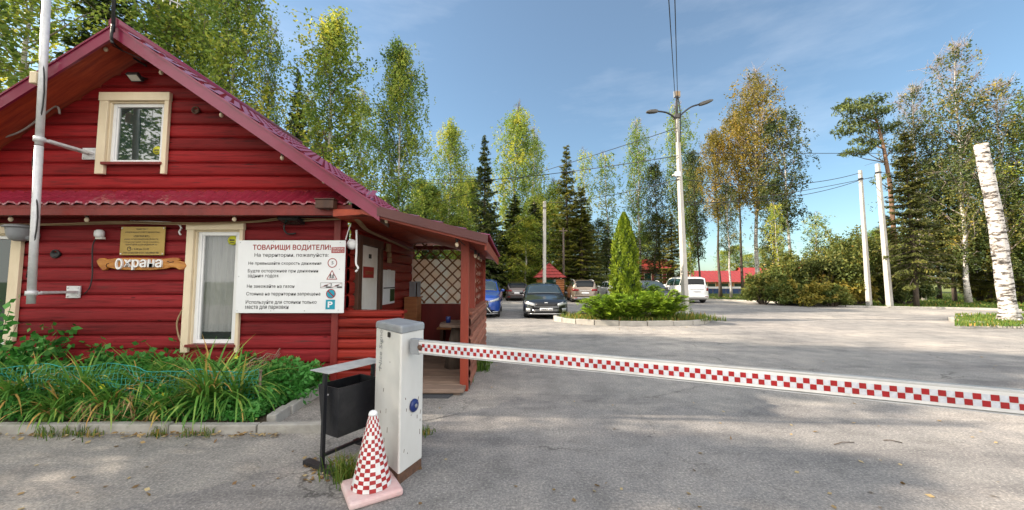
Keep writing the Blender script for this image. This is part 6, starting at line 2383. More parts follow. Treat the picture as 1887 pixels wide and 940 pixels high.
place('birch', 405, -60, 22.5, 225, 'yellow-green birch above the upper right roof slope', B_)
place('birchc', 478, 35, 25, 110, 'narrow birch in the bright gap above the middle of the roof slope', B_)
place('spruce', 535, 128, 27, 90, 'dark spruce between two birches above the middle of the roof slope', B_)
place('birch', 597, 30, 25, 215, 'broad light green birch above the lower roof slope', B_)
place('birchc', 655, 165, 30, 110, 'slim birch between the broad light green one and the weeping one', B_)
place('weep', 733, 78, 24.5, 150, 'tall weeping birch with dense crown right of the roof end', B_)
place('birchc', 560, 170, 32, 120, 'farther birch showing low between spruce and broad birch', B_)
place('birch', 826, 228, 33, 118, 'rounded green birch right of the weeping birch', B_)
place('spruce', 892, 250, 35, 92, 'pointed dark spruce left of the golden-topped birch', B_)
place('birchb', 940, 200, 43, 130, 'tall pale golden birch above the parked black sedan', B_)
place('birchc', 985, 238, 46, 90, 'pale thinner birch right of the tall golden one', B_)
F_ = 'dark spruces in the shade beyond the parked cars'
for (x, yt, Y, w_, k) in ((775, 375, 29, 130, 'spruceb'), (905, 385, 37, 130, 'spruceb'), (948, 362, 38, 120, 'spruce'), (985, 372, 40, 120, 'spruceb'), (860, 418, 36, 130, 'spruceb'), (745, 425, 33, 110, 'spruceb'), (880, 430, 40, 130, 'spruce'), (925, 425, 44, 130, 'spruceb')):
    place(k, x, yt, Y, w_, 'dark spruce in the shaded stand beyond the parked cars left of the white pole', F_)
for (x, yt, Y, w_, k) in ((800, 345, 31, 120, 'weep'), (862, 330, 37, 110, 'birch'), (842, 395, 33, 110, 'weep'), (968, 395, 36, 120, 'weep'), (1012, 375, 42, 110, 'birch')):
    place(k, x, yt, Y, w_, 'leafy birch mixed into the dark spruce stand beyond the parked cars', F_)
place('yspruce', 1046, 268, 36, 92, 'pointed yellow-green spruce right of the white pole', B_)
place('yspruce', 1072, 345, 35, 110, 'lower yellow-green conifer standing over the bronze crossover', B_)
place('spruceb', 1082, 395, 37, 100, 'dark spruce with hanging boughs behind the bronze crossover', B_)
place('spruce', 1118, 415, 42, 62, 'dark narrow spruce just left of the green cone tree', B_)
for (k, x, yt, Y, w_, lab) in (('aspen', 1098, 405, 41, 80, 'shady broad-leaved tree filling the gap left of the green cone tree'), ('yspruce', 1168, 425, 43, 70, 'low brownish conifer right of the green cone tree'), ('aspen', 1205, 395, 42, 80, 'dark leafy tree standing before the red roofed two storey house'), ('birchb', 1030, 330, 46, 90, 'leafy birch in the gap behind the white concrete pole'), ('birchb', 1272, 300, 50, 80, 'loose birch in the gap right of the lamp post')):
    place(k, x, yt, Y, w_, lab, B_)
T_ = 'slender trees across the yard'
place('thin', 1080, 275, 48, 58, 'thin pale birch rising left of the green cone tree', T_)
place('thin', 1124, 280, 46, 80, 'thin birch directly above the green cone tree', T_)
place('birchc', 1180, 222, 44, 92, 'tall golden-green birch left of the lamp post', T_)
place('aspen', 1218, 300, 43, 70, 'dark leaved tree close left of the lamp post', T_)
place('birchc', 1256, 190, 45, 96, 'tall birch directly behind the lamp post top', T_)
place('yspruce', 1240, 395, 40, 75, 'brownish low conifer behind the lamp post foot', T_)
place('aspen', 1290, 278, 41, 62, 'narrow dark aspen right of the lamp post', T_)
place('goldb', 1326, 240, 37, 92, 'golden tree with a long bare trunk left of the tall golden birch', T_)
place('aspenb', 1346, 335, 36, 76, 'dark small crowned tree with thin trunk below the golden crowns', T_)
place('goldb', 1368, 205, 39, 90, 'golden tree with a dark straight trunk just left of the white trunked birch', T_)
place('gold', 1396, 142, 36, 142, 'tallest golden birch with bare twigs on top and a white trunk', T_)
place('aspenb', 1458, 208, 34, 128, 'dark green loose aspen right of the tallest golden birch', T_)
place('aspen', 1428, 330, 33, 95, 'shady aspen filling below the tallest golden birch', T_)
place('thin', 1437, 372, 26, 52, 'young thin tree with bare lower trunk at the kerb before the bushes', T_)
place('thin', 1502, 392, 48, 76, 'small pale birch far behind the bushes', T_)
R_ = 'trees on the right hand lawn'
place('ospruce', 1686, 240, 22.5, 118, 'dense dark spruce with bare lower trunk right of the twin poles', R_)
place('ospruce', 1640, 395, 28, 100, 'spruce half hidden behind the twin concrete poles', R_)
place('bare', 1700, 160, 30, 125, 'grey twiggy birch with bare top behind the dense spruce', R_)
place('bare', 1782, 85, 27, 165, 'tallest birch on the right with a bare pale top', R_)
place('bare', 1862, 150, 26, 150, 'green-gold birch at the right edge behind the birch stump', R_)
place('ospruce', 1757, 330, 29, 100, 'dark spruce just left of the birch stump', R_)
place('ospruce', 1822, 390, 28, 100, 'low spruce behind the birch stump', R_)
place('yspruce', 1880, 300, 27, 100, 'brownish conifer at the right edge of the picture', R_)
place('aspen', 1730, 300, 33, 100, 'dark leafy tree behind the dense spruce', R_)
place('birchb', 1940, 130, 25, 170, 'birch just outside the right edge of the picture', R_)
place('birchc', 1800, 240, 36, 120, 'loose pale tree between the tallest birch and the stump', R_)
K_ = 'far trees over the red roofs'
for (x, yt, Y, w_) in ((1335, 462, 82, 46), (1358, 452, 84, 60), (1382, 468, 80, 50), (1412, 456, 78, 50)):
    place('birch', x, yt, Y, w_, 'far green tree rising over the red roof of the long low house', K_)
for (x, yt, Y, w_) in ((700, 360, 50, 120), (780, 330, 52, 130), (860, 330, 55, 130), (990, 360, 58, 120), (1060, 400, 60, 110), (1130, 440, 62, 90), (1195, 430, 66, 80)):
    place('weep', x, yt, Y, w_, 'distant birch closing the gaps behind the parked cars', 'far trees closing the gaps')
for (x, yt, Y, w_) in ((1560, 440, 60, 90), (1610, 420, 55, 110), (1700, 420, 50, 130), (1790, 410, 48, 130), (1870, 400, 46, 130)):
    place('birchb', x, yt, Y, w_, 'distant birch behind the right hand lawn', 'far trees behind the right lawn')
# trees left of and behind the photographer: their shade falls over the road, the panes mirror them
O_ = 'trees beside the road outside the picture'  # the small weeping birch is unseen, added to keep the barrier cabinet shaded
for (x, y, h, r_, k, lab) in ((-12.5, 4.0, 9.5, 2.0, 'weep', 'small weeping birch added left of the guard house to shade the barrier'), (-13.5, 7.4, 13, 2.8, 'weep', 'weeping birch at the left wall of the guard house'), (-18, 9.0, 17, 3.2, 'weep', 'weeping birch left behind the guard house'), (-19, 9.2, 18, 3.2, 'birchc', 'birch in the second row left of the guard house'), (-25, 10.2, 20, 3.4, 'weep', 'tall weeping birch in the second row left of the guard house'), (-30, 3.0, 21, 3.6, 'birch', 'tall birch in the third row left of the guard house'), (-24, 10.5, 19, 3.5, 'birchb', 'birch left behind the guard house in the second row'), (-17.5, 0.4, 15, 3.0, 'birchb', 'birch left of the guard house'), (-26, 11.5, 19, 3.6, 'birchc', 'taller birch farther left of the guard house'), (-14.5, -2.2, 13, 3.0, 'birch', 'birch on the near left roadside'),
                              (-27, 0.4, 20, 3.6, 'birchc', 'tall birch far left of the road'), (-9, -8, 15, 3, 'birch', 'birch behind the photographer on the left'), (-1.5, -13, 17, 3.2, 'spruceb', 'spruce behind the photographer'), (-6, -15, 18, 3.2, 'weep', 'weeping birch behind the photographer')):
    p, first = proto(k)
    o = p if first else dup(p)
    o.location = (x, y, 0)
    o.scale = (r_ / p['_R'], r_ / p['_R'], h / p['_H'])
    o.rotation_euler = (0, 0, random.uniform(0, 6))
    tag(o, lab, 'tree', O_)

# the leaning pine with layered boughs
def pine():
    rng = np.random.default_rng(44)
    Y = 29.0
    pts = [P(1652, 515, Y), P(1648, 440, Y), P(1640, 340, Y), P(1628, 270, Y), P(1616, 225, Y), P(1606, 190, Y)]
    pts[0].z = 0
    root = thing('pine_tree', pts[0], 'leaning pine with flat one-sided boughs above the twin poles', 'tree', R_)
    limbs, C, T = [], [], []
    def pad(cx, cy, w_, h_, n, dy=0.0):
        c = P(cx, cy, Y + dy)
        k = Y / FPX
        u = rng.normal(size=(n, 3))
        n = int(n * 0.7)
        u = u[:n]
        u = unit(u) * rng.uniform(0.1, 1.1, (n, 1)) ** 0.6
        q_ = np.round(u * 3.2 + rng.normal(size=3)) / 3.2
        u = 0.45 * u + 0.55 * q_
        p = np.array(c) + u * np.array([w_ * k / 1.9, w_ * k / 2.4, h_ * k / 2.6])
        p[:, 2] += 0.16 * np.sin(p[:, 0] * 5 + cx) + 0.12 * np.cos(p[:, 1] * 6)
        C.append(p)
        T.append(0.45 + u[:, 2] * 0.25 + rng.normal(size=n) * 0.14 + rng.normal() * 0.08)
        return c
    for (cx, cy, w_, h_, n, sy, sx_) in ((1570, 203, 62, 17, 650, 228, 1617), (1603, 186, 66, 20, 800, 205, 1610), (1622, 205, 48, 22, 600, 215, 1614), (1588, 222, 70, 18, 800, 240, 1620), (1556, 196, 40, 12, 350, 222, 1616), (1570, 240, 60, 15, 600, 262, 1626), (1612, 236, 52, 18, 500, 250, 1623),
                                         (1595, 258, 52, 14, 450, 275, 1629), (1566, 284, 44, 12, 380, 300, 1634), (1590, 276, 40, 12, 300, 300, 1634), (1640, 236, 40, 20, 380, 250, 1623), (1646, 270, 36, 22, 300, 290, 1632), (1618, 330, 30, 12, 150, 350, 1641), (1612, 262, 24, 12, 150, 275, 1629)):
        dy = rng.uniform(-0.9, 0.9)
        c = pad(cx, cy, w_, h_, n, dy)
        s = P(sx_, sy, Y)
        limbs.append(([s, s.lerp(c, 0.6) + Vector((0, 0, -0.1)), c], 0.06))
    for k in range(5):
        s = P(1634 + k * 3, 300 + k * 26, Y)
        limbs.append(([s, s + Vector((-0.9 + 0.3 * k, 0.2, 0.05)), s + Vector((-1.5 + 0.5 * k, 0.3, -0.15))], 0.02))
    trunk_mesh(root, pts, [0.18, 0.16, 0.14, 0.11, 0.08, 0.04], limbs, M['pinebark'])
    C = np.concatenate(C)
    A, B = rand_axes(rng, len(C), 0.17, 0.24, -0.6)
    o = quads('crown', C - np.array(root.location), A, B, np.concatenate(T), M['lf_pine'], root)
pine()

# birch trunk sawn off high, leaning
b0, b1 = G(1862, 597), P(1811, 266, 13.6)
bt = thing('birch_stump', b0, 'high leaning white birch trunk sawn off at the top on the grass spit', 'tree stump')
mb = MB()
pp, rr_ = [], []
for i in range(15):
    t = i / 14
    p = b0.lerp(b1, t)
    p.z = b1.z * t
    p += Vector((0.05 * math.sin(t * 5), 0.03 * math.sin(t * 7), 0))
    pp.append(p)
    rr_.append((0.235 - 0.055 * t + 0.008 * math.sin(i * 2.3)) + (0.14 * (1 - t * 14) if i < 1 else 0))
mb.tube(pp, rr_, 20)
mb.build('trunk', M['birch_stump'], bt)
mb = MB()
mb.lathe(pp[-1] + Vector((0, 0, 0.0)), [(0.168, 0), (0.165, 0.014), (0.1, 0.016)], 20, (pp[-1] - pp[-2]).normalized())
mb.build('sawn_top', M['cream'], bt)
mb = MB()
rng_ = random.Random(9)
for i in range(7):
    a = 2 * math.pi * i / 7 + rng_.uniform(-.3, .3)
    mb.tube([b0 + Vector((math.cos(a) * 0.18, math.sin(a) * 0.18, 0.24)), b0 + Vector((math.cos(a) * 0.33, math.sin(a) * 0.33, 0.08)), b0 + Vector((math.cos(a) * 0.46, math.sin(a) * 0.46, -0.03))], [0.1, 0.075, 0.03], 7)
mb.build('root_flare', M['birch_stump'], bt)

# clipped cone of thuja
def thuja():
    rng = np.random.default_rng(5)
    px, Y = 1152, 15.6
    c = P(px, 518, Y)
    top = P(px, 392, Y).z
    root = thing('thuja_tree', (c.x, Y, 0.1), 'tall cone shaped bright green thuja in the island', 'thuja')
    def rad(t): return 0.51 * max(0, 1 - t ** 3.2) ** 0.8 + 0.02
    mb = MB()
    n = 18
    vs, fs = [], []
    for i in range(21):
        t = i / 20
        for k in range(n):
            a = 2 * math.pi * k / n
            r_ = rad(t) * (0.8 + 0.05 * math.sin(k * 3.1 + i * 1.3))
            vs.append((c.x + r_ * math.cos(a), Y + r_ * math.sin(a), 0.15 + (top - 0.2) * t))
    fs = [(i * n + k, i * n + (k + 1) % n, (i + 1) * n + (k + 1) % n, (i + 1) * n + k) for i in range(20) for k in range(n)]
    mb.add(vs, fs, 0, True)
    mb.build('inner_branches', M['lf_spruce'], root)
    N = 15000
    t = rng.uniform(0, 1, N) ** 1.25
    a = rng.uniform(0, 2 * math.pi, N)
    lump = 1 + 0.13 * np.sin(a * 5 + t * 17) + 0.09 * np.sin(a * 9 - t * 31) + 0.05 * np.sin(a * 3 + t * 53)
    r_ = np.array([rad(x) for x in t]) * rng.uniform(0.82, 1.1, N) * lump
    C = np.stack([c.x + r_ * np.cos(a), Y + r_ * np.sin(a), 0.12 + (top - 0.12) * t], 1)
    out = np.stack([np.cos(a), np.sin(a), 0 * a], 1)
    A = unit(out * 0.5 + np.array([0, 0, 0.9]) + rng.normal(size=(N, 3)) * 0.35)
    B = unit(np.cross(A, out + rng.normal(size=(N, 3)) * 0.5))
    s = rng.uniform(0.035, 0.075, (N, 1))
    T = 0.5 + 0.6 * (lump - 1) / 0.1 * 0.25 + rng.normal(size=N) * 0.16
    quads('crown', C - np.array(root.location), A * s, B * s * 0.5, T, M['lf_thuja'], root)
    mb = MB()
    mb.tube([(c.x, Y, 0.05), (c.x, Y, 0.7)], [0.08, 0.06], 8)
    mb.build('trunk', M['bark'], root)
thuja()

def juniper(seed, px, py, Y, w_, h_, label, n=150):
    """arching sprays from a low centre"""
    rng = np.random.default_rng(seed)
    c = P(px, py, Y)
    c.z = 0.12
    root = thing('juniper_bush', c, label, 'juniper', 'juniper bushes in the island')
    C, A, B, T, limbs = [], [], [], [], []
    for i in range(n):
        az = rng.uniform(0, 2 * math.pi)
        L = rng.uniform(0.45, 1.0)
        hx = w_ * L * math.cos(az)
        hy = w_ * 0.75 * L * math.sin(az)
        hz = h_ * rng.uniform(0.5, 1.3) * (1.2 - 0.5 * L)
        m_ = 46
        u = rng.uniform(0.18, 1, m_)
        base = np.stack([hx * u, hy * u, hz * np.sin(np.clip(u * 1.75, 0, 1.6)) * (1 - 0.12 * u)], 1)
        tang = unit(np.stack([hx + 0 * u, hy + 0 * u, hz * (1.1 - 1.3 * u)], 1))
        side = unit(np.cross(tang, np.array([0, 0, 1.0])[None]))
        sp_ = rng.uniform(-1, 1, (m_, 1)) * 0.15 * (1.15 - u[:, None])
        pos = base + side * sp_ + rng.normal(size=(m_, 3)) * 0.025 + np.stack([0 * u, 0 * u, -np.abs(sp_[:, 0]) * 0.25], 1)
        a = unit(tang + np.sign(sp_) * side * 0.7 + rng.normal(size=(m_, 3)) * 0.25 + np.array([0, 0, 0.15]))
        b = unit(np.cross(a, rng.normal(size=(m_, 3)) * 0.4 + np.array([0, 0, 1])))
        s = rng.uniform(0.06, 0.13, (m_, 1))
        C.append(pos); A.append(a * s); B.append(b * s * 0.2)
        T.append(0.52 + rng.normal() * 0.13 + (u - 0.5) * 0.5 + rng.normal(size=m_) * 0.1)
        if i % 3 == 0:
            q = [Vector((hx * k, hy * k, hz * math.sin(min(k * 1.75, 1.6)) * (1 - .12 * k))) + c for k in (0, 0.3, 0.6, 0.9)]
            limbs.append((q, 0.014))
    mb = MB()
    for q, r_ in limbs:
        mb.tube(q, r_, 4, cap=False)
    mb.build('stem', M['bark'], root)
    quads('foliage', np.concatenate(C), np.concatenate(A), np.concatenate(B), np.concatenate(T), M['lf_juniper'], root)
juniper(1, 1118, 580, 13.85, 1.1, 0.9, 'leftmost juniper bush spilling over the island kerb')
juniper(2, 1165, 583, 14.05, 1.15, 0.98, 'middle juniper bush before the green cone tree')
juniper(3, 1218, 582, 14.15, 1.2, 1.02, 'rightmost juniper bush beside the lamp post foot')
juniper(4, 1185, 575, 15.5, 0.95, 1.25, 'rear juniper bush with long sprays right of the green cone tree', 80)
juniper(5, 1140, 575, 15.0, 0.9, 0.9, 'small rear juniper bush at the left foot of the green cone tree', 80)

def bush(seed, px, Y, ytop, wpx, mat, label, n=5200, size=0.09, group='bushes along the right kerb'):
    rng = np.random.default_rng(seed)
    c = P(px, 518, Y)
    h = P(px, ytop, Y).z
    w_ = wpx / 2 * Y / FPX
    root = thing('bush', (c.x, Y, 0), label, 'bush', group)
    C, T, limbs = [], [], []
    k = 26
    for i in range(k):
        az = rng.uniform(0, 6.28)
        rr2 = math.sqrt(rng.uniform(0, 1)) * 0.8
        zt_ = h * (0.25 + 0.72 * rng.uniform(0, 1) * (1 - 0.45 * rr2))
        cc_ = np.array([w_ * rr2 * math.cos(az), w_ * rr2 * math.sin(az) * 0.9, zt_])
        s = np.array([w_ * 0.3, w_ * 0.3, h * 0.17]) * rng.uniform(0.7, 1.25)
        m_ = n // k
        u = unit(rng.normal(size=(m_, 3))) * rng.uniform(0.3, 1.1, (m_, 1))
        p = cc_ + u * s
        p[:, 2] = np.maximum(p[:, 2], 0.05)
        C.append(p)
        T.append(0.42 + rng.normal() * 0.14 + u[:, 2] * 0.12 + rng.normal(size=m_) * 0.12)
        limbs.append([Vector((0.2 * cc_[0], 0.2 * cc_[1], 0)), Vector(cc_ * np.array([0.7, 0.7, 0.6])), Vector(cc_)])
    for i in range(14):
        az = rng.uniform(0, 6.28)
        b = np.array([w_ * 0.6 * math.cos(az), w_ * 0.6 * math.sin(az), h * rng.uniform(0.5, 0.8)])
        d = np.array([0.3 * math.cos(az), 0.3 * math.sin(az), 1.0]) * h * rng.uniform(0.15, 0.34)
        m_ = 40
        u = rng.uniform(0, 1, (m_, 1))
        C.append(b + d * u + rng.normal(size=(m_, 3)) * 0.07)
        T.append(0.5 + rng.normal(size=m_) * 0.15)
    mb = MB()
    for q in limbs:
        mb.tube([p + Vector((c.x, Y, 0)) for p in q], [0.03, 0.02, 0.008], 4, cap=False)
    mb.build('stem', M['bark'], root)
    C = np.concatenate(C)
    A, B = rand_axes(rng, len(C), size, 0.6, 0)
    quads('foliage', C, A, B, np.concatenate(T), M[mat], root)
bush(1, 1405, 25.5, 500, 74, 'lf_bush', 'low bush at the left end of the hedge row by the lawn')
bush(2, 1448, 25.5, 462, 100, 'lf_bush', 'tall bush behind the young thin tree', 7000)
bush(3, 1502, 25.3, 468, 112, 'lf_dark', 'dark green bush in the middle of the hedge row', 7000)
bush(4, 1492, 23.6, 520, 84, 'lf_obush', 'low orange bush at the kerb in front of the dark green bush')
bush(5, 1545, 25.0, 448, 104, 'lf_bush', 'mixed green and yellow bush left of the twin poles', 7000)
bush(6, 1585, 26.5, 418, 124, 'lf_bush', 'tallest bush right behind the slimmer twin pole', 8000)
bush(7, 1532, 23.3, 524, 66, 'lf_bush', 'small low bush at the kerb left of the twin poles')
bush(8, 1635, 26.0, 455, 110, 'lf_bush', 'bush between and behind the twin poles', 7000)
bush(9, 1662, 25.6, 500, 84, 'lf_dark', 'low dark bush left of the spruce trunk')
bush(10, 1805, 30.0, 512, 70, 'lf_obush', 'round orange bush on the lawn left of the birch stump', 3000)
bush(11, 1572, 24.2, 515, 70, 'lf_obush', 'yellowish low bush at the foot of the slimmer twin pole')
bush(12, 1545, 34, 435, 110, 'lf_bush', 'bush behind the hedge row at the pale sky gap')
bush(13, 1438, 24.6, 518, 70, 'lf_bush', 'low rounded bush at the foot of the young thin tree')

# grass: lawn edge tufts, island weeds, blades ------------------------------------------------
def blades(name, pts, hmin, hmax, wd, mat, label, cat, tint=(0.45, 0.2), seed=0, lean=0.5):
    rng = np.random.default_rng(seed)
    n = len(pts)
    p = np.array(pts, dtype=float)
    az = rng.uniform(0, 6.28, n)
    d = np.stack([np.cos(az), np.sin(az), 0 * az], 1)
    s = np.stack([-np.sin(az), np.cos(az), 0 * az], 1)
    h = rng.uniform(hmin, hmax, (n, 1))
    l_ = rng.uniform(0.1, 1, (n, 1)) * lean
    upz = np.array([[0, 0, 1.0]])
    m1 = p + upz * h * 0.6 + d * h * l_ * 0.3
    tip = p + upz * h * (1 - 0.35 * l_) + d * h * l_
    V = np.empty((n, 2, 4, 3))
    w_ = wd * rng.uniform(0.7, 1.3, (n, 1))
    V[:, 0, 0] = p - s * w_; V[:, 0, 1] = p + s * w_; V[:, 0, 2] = m1 + s * w_ * 0.8; V[:, 0, 3] = m1 - s * w_ * 0.8
    V[:, 1, 0] = m1 - s * w_ * 0.8; V[:, 1, 1] = m1 + s * w_ * 0.8; V[:, 1, 2] = tip + s * w_ * 0.08; V[:, 1, 3] = tip - s * w_ * 0.08
    t = np.repeat(tint[0] + rng.normal(size=n) * tint[1], 2)
    o = raw(name, V.reshape(-1, 3), n * 2, 4, t, M[mat])
    return tag(o, label, cat, kind='stuff')
rng = np.random.default_rng(77)
pts = []
for i in range(22000):
    px, py = rng.uniform(1300, 1900), rng.uniform(541, 572)
    p = G(px, py)
    lim = np.interp(px, [1300, 1390, 1480, 1560, 1640, 1720, 1800, 1887, 1990], [552, 555.5, 561.5, 565.5, 567.5, 568.5, 570.5, 573.5, 580])
    if py < lim - 0.3:
        pts.append((p.x, p.y, -0.03))
blades('lawn_grass', pts, 0.05, 0.2, 0.02, 'lf_grass', 'sunlit lawn grass beyond the yard kerb', 'grass', (0.5, 0.2), 1)
pts = []
for i in range(2600):
    a, r_ = rng.uniform(0, 6.28), math.sqrt(rng.uniform(0, 1))
    pts.append((ic.x + 2.8 * r_ * math.cos(a), ic.y + 1.6 * r_ * math.sin(a), 0.13))
for i in range(700):
    pts.append((ic.x + rng.uniform(1.6, 3.05), ic.y + rng.uniform(-1.3, 0.6), 0.12))
blades('island_grass', pts, 0.06, 0.24, 0.012, 'lf_grass', 'weedy grass in the kerbed island', 'grass', (0.6, 0.22), 2)
pts = []
for i in range(5200):
    p = G(rng.uniform(1760, 1985), rng.uniform(584, 607))
    pts.append((p.x, p.y, 0.09))
blades('spit_grass', pts, 0.05, 0.16, 0.012, 'lf_grass', 'short grass round the birch stump', 'grass', (0.5, 0.2), 3)
def tuft(px, py, n, h, r_, label, mat='lf_grass', tint=(0.5, 0.25)):
    c = G(px, py)
    pts = [(c.x + rng.normal() * r_, c.y + rng.normal() * r_, 0) for _ in range(n)]
    o = blades('grass_tuft', pts, h * 0.4, h, 0.0045, mat, None, None, tint, int(px), 0.9)
    del_kind(o)
    tag(o, label, 'grass tuft', 'grass tufts in the paving')
    return origin_to(o, c)
def del_kind(o):
    if 'kind' in o:
        del o['kind']
tuft(634, 882, 150, 0.24, 0.05, 'yellow-green grass tuft growing beside the cone base', tint=(0.68, 0.2))
tuft(784, 800, 60, 0.08, 0.05, 'small grass tuft at the right foot of the barrier cabinet')
tuft(884, 682, 220, 0.3, 0.08, 'bright grass tuft at the outer corner of the porch', tint=(0.45, 0.15))
tuft(893, 668, 160, 0.25, 0.08, 'grass tuft farther along the outer porch wall', tint=(0.45, 0.15))
tuft(862, 703, 60, 0.14, 0.04, 'thin weeds at the front corner of the porch', tint=(0.45, 0.15))

# flower bed --------------------------------------------------------------------------------
def daylily(seed, x, y, n, h, dry, label):
    """arching strap leaves from one crown"""
    rng = np.random.default_rng(seed)
    Q, T = [], []
    for i in range(n):
        az = rng.uniform(0, 6.28)
        L = h * rng.uniform(0.7, 1.45)
        sp_ = rng.uniform(0.25, 0.95)
        wd = rng.uniform(0.010, 0.019)
        K = 7
        pos = np.array([x + rng.normal() * 0.04, y + rng.normal() * 0.04, 0.04])
        el = R(86) - sp_ * 0.25
        path = [pos.copy()]
        for k in range(K):
            pos = pos + np.array([math.cos(az) * math.cos(el), math.sin(az) * math.cos(el), math.sin(el)]) * L / K
            if pos[2] < 0.03:
                pos[2] = 0.03
            path.append(pos.copy())
            el -= sp_ * rng.uniform(0.35, 0.62)
        s = np.array([-math.sin(az), math.cos(az), 0.15])
        tn = 0.38 + rng.normal() * 0.15 if rng.uniform() > dry else rng.uniform(0.85, 1.0)
        for k in range(K):
            w0, w1 = wd * (1 - (k / K) ** 2.2), wd * (1 - ((k + 1) / K) ** 2.2) + 0.0008
            Q.append([path[k] - s * w0, path[k] + s * w0, path[k + 1] + s * w1, path[k + 1] - s * w1])
            T.append(tn + (0.12 if k > 4 else 0))
    V = np.array(Q).reshape(-1, 3) - np.array([x, y, 0])
    o = raw('daylily', V, len(T), 4, np.array(T), M['lf_lily'])
    o.location = (x, y, 0)
    tag(o, label, 'plant', 'daylilies in the flower bed')
    return o
for i, (px, yy, n, h, dry, lab) in enumerate((
        (18, 4.35, 70, 0.62, 0.3, 'daylily at the left edge with many dry brown blades'),
        (70, 4.6, 70, 0.66, 0.12, 'daylily second from the left edge below the mast'),
        (150, 4.4, 75, 0.66, 0.12, 'green daylily in the bed below the motion sensor'),
        (205, 4.3, 55, 0.52, 0.35, 'half dried daylily at the front of the bed below the gold plate'),
        (262, 4.6, 80, 0.7, 0.1, 'big arching daylily below the carved wooden sign'),
        (330, 4.75, 70, 0.68, 0.08, 'daylily left of the tall window foot'),
        (385, 4.35, 95, 0.74, 0.12, 'tallest bright daylily in front of the tall window'),
        (435, 4.45, 85, 0.66, 0.2, 'daylily with yellow outer blades below the right side of the tall window'),
        (300, 4.2, 45, 0.44, 0.45, 'low dry daylily by the front kerb between the signs and the window'),
        (110, 4.2, 50, 0.46, 0.3, 'low daylily by the front kerb below the lower mast end'))):
    daylily(i, P(px, 700, yy).x, yy, n * 2, h * 0.98, dry * 0.5, lab)
def leafmass(name, seed, boxes, n, size, mat, label, cat, tint=(0.5, 0.22)):
    rng = np.random.default_rng(seed)
    C, T = [], []
    for (x0, x1, y0, y1, h) in boxes:
        m_ = int(n * (x1 - x0) * (y1 - y0))
        x, y = rng.uniform(x0, x1, m_), rng.uniform(y0, y1, m_)
        hh_ = h * (0.75 + 0.25 * np.sin(x * 6.3 + y * 4) * np.sin(y * 7.1 - x * 3)) * np.minimum(1, 0.45 + (y - y0) * 3)
        z = 0.04 + hh_ * rng.uniform(0, 1, m_) ** 0.55
        C.append(np.stack([x, y, z], 1))
        T.append(tint[0] + (z / max(h, .01) - 0.6) * 0.25 + tint[1] * 0.5 * np.sin(x * 3.7) * np.sin(y * 5.1) + rng.normal(size=m_) * tint[1] * 0.6)
    C = np.concatenate(C)
    A, B = rand_axes(rng, len(C), size, 0.6, 0.0)
    o = quads(name, C, A, B, np.concatenate(T), M[mat])
    return tag(o, label, cat, kind='stuff')
xr = bedR[0].x
leafmass('bed_foliage', 1, [(-7.6, xr - 0.15, kerbY + 0.12, 4.7, 0.38), (-7.6, xr + 0.1, 4.7, 5.38, 0.55)], 3600, 0.034, 'lf_garden', 'dense low leaves filling the flower bed', 'foliage')
boxes = []
for i in range(14):
    t = i / 14
    y = kerbY + 0.12 + (5.3 - kerbY) * t
    xx = float(np.interp(y, [p.y for p in bedR], [p.x for p in bedR])) - 0.1
    boxes.append((xr - 0.35, xx, y, y + 0.11, 0.42))
leafmass('bright_foliage', 2, boxes, 6500, 0.03, 'lf_garden', 'bright fresh green leaves at the right end of the flower bed', 'foliage', (0.72, 0.2))
rngd = np.random.default_rng(404)
Q, T = [], []
for i in range(420):
    x = rngd.uniform(-7.5, xr - 0.1)
    if math.sin(x * 2.9 + 1) < 0.1:
        continue
    p = np.array([x, rngd.uniform(kerbY + 0.1, kerbY + 0.55), 0.05])
    d = np.array([rngd.normal() * 0.5, rngd.normal() * 0.3 - 0.15, 0.6])
    L = rngd.uniform(0.12, 0.34)
    e = p + d / np.linalg.norm(d) * L
    f_ = e + np.array([d[0] * 0.2, d[1] * 0.2 - 0.04, -0.12])
    s_ = np.array([rngd.uniform(0.003, 0.009), 0, 0.002])
    Q += [[p - s_, p + s_, e + s_, e - s_], [e - s_, e + s_, f_ + s_ * 0.2, f_ - s_ * 0.2]]
    T += [rngd.uniform(0, 0.8)] * 2
o = raw('dry_stalks', np.array(Q).reshape(-1, 3), len(T), 4, np.array(T), M['lf_fallen'])
tag(o, 'dry brown stalks and bent dead leaves low in the flower bed', 'dead stalks', kind='stuff')
def herb(seed, x, y, h, n, label, mat='lf_garden', size=0.05):
    rng = np.random.default_rng(seed)
    root = thing('leafy_plant', (x, y, 0.03), label, 'plant')
    mb = MB()
    C = []
    for i in range(9):
        a = rng.uniform(0, 6.28)
        t = Vector((math.cos(a) * 0.22, math.sin(a) * 0.16, h * rng.uniform(0.7, 1.05)))
        mb.tube([(x, y, 0.03), (x + t.x * 0.4, y + t.y * 0.4, t.z * 0.6), (x + t.x, y + t.y, t.z)], [0.006, 0.005, 0.003], 4, cap=False)
        for k in range(n // 9):
            u = rng.uniform(0.3, 1.05)
            C.append(np.array([t.x * u * u, t.y * u * u, t.z * u]) + rng.normal(size=3) * 0.07)
    mb.build('stem', M['lf_garden'], root)
    C = np.array(C)
    A, B = rand_axes(rng, len(C), size, 0.75, 0.0)
    quads('foliage', C, A, B, 0.5 + rng.normal(size=len(C)) * 0.2, M[mat], root)
herb(1, P(85, 640, 5.2).x, 5.2, 0.78, 260, 'tall leafy plant against the log wall right of the dark left window')
herb(2, P(22, 640, 5.15).x, 5.15, 0.72, 220, 'leafy plant under the dark left window')
herb(3, P(-10, 560, 4.6).x, 4.6, 1.3, 150, 'tall sprig reaching in front of the dark left window', size=0.045)
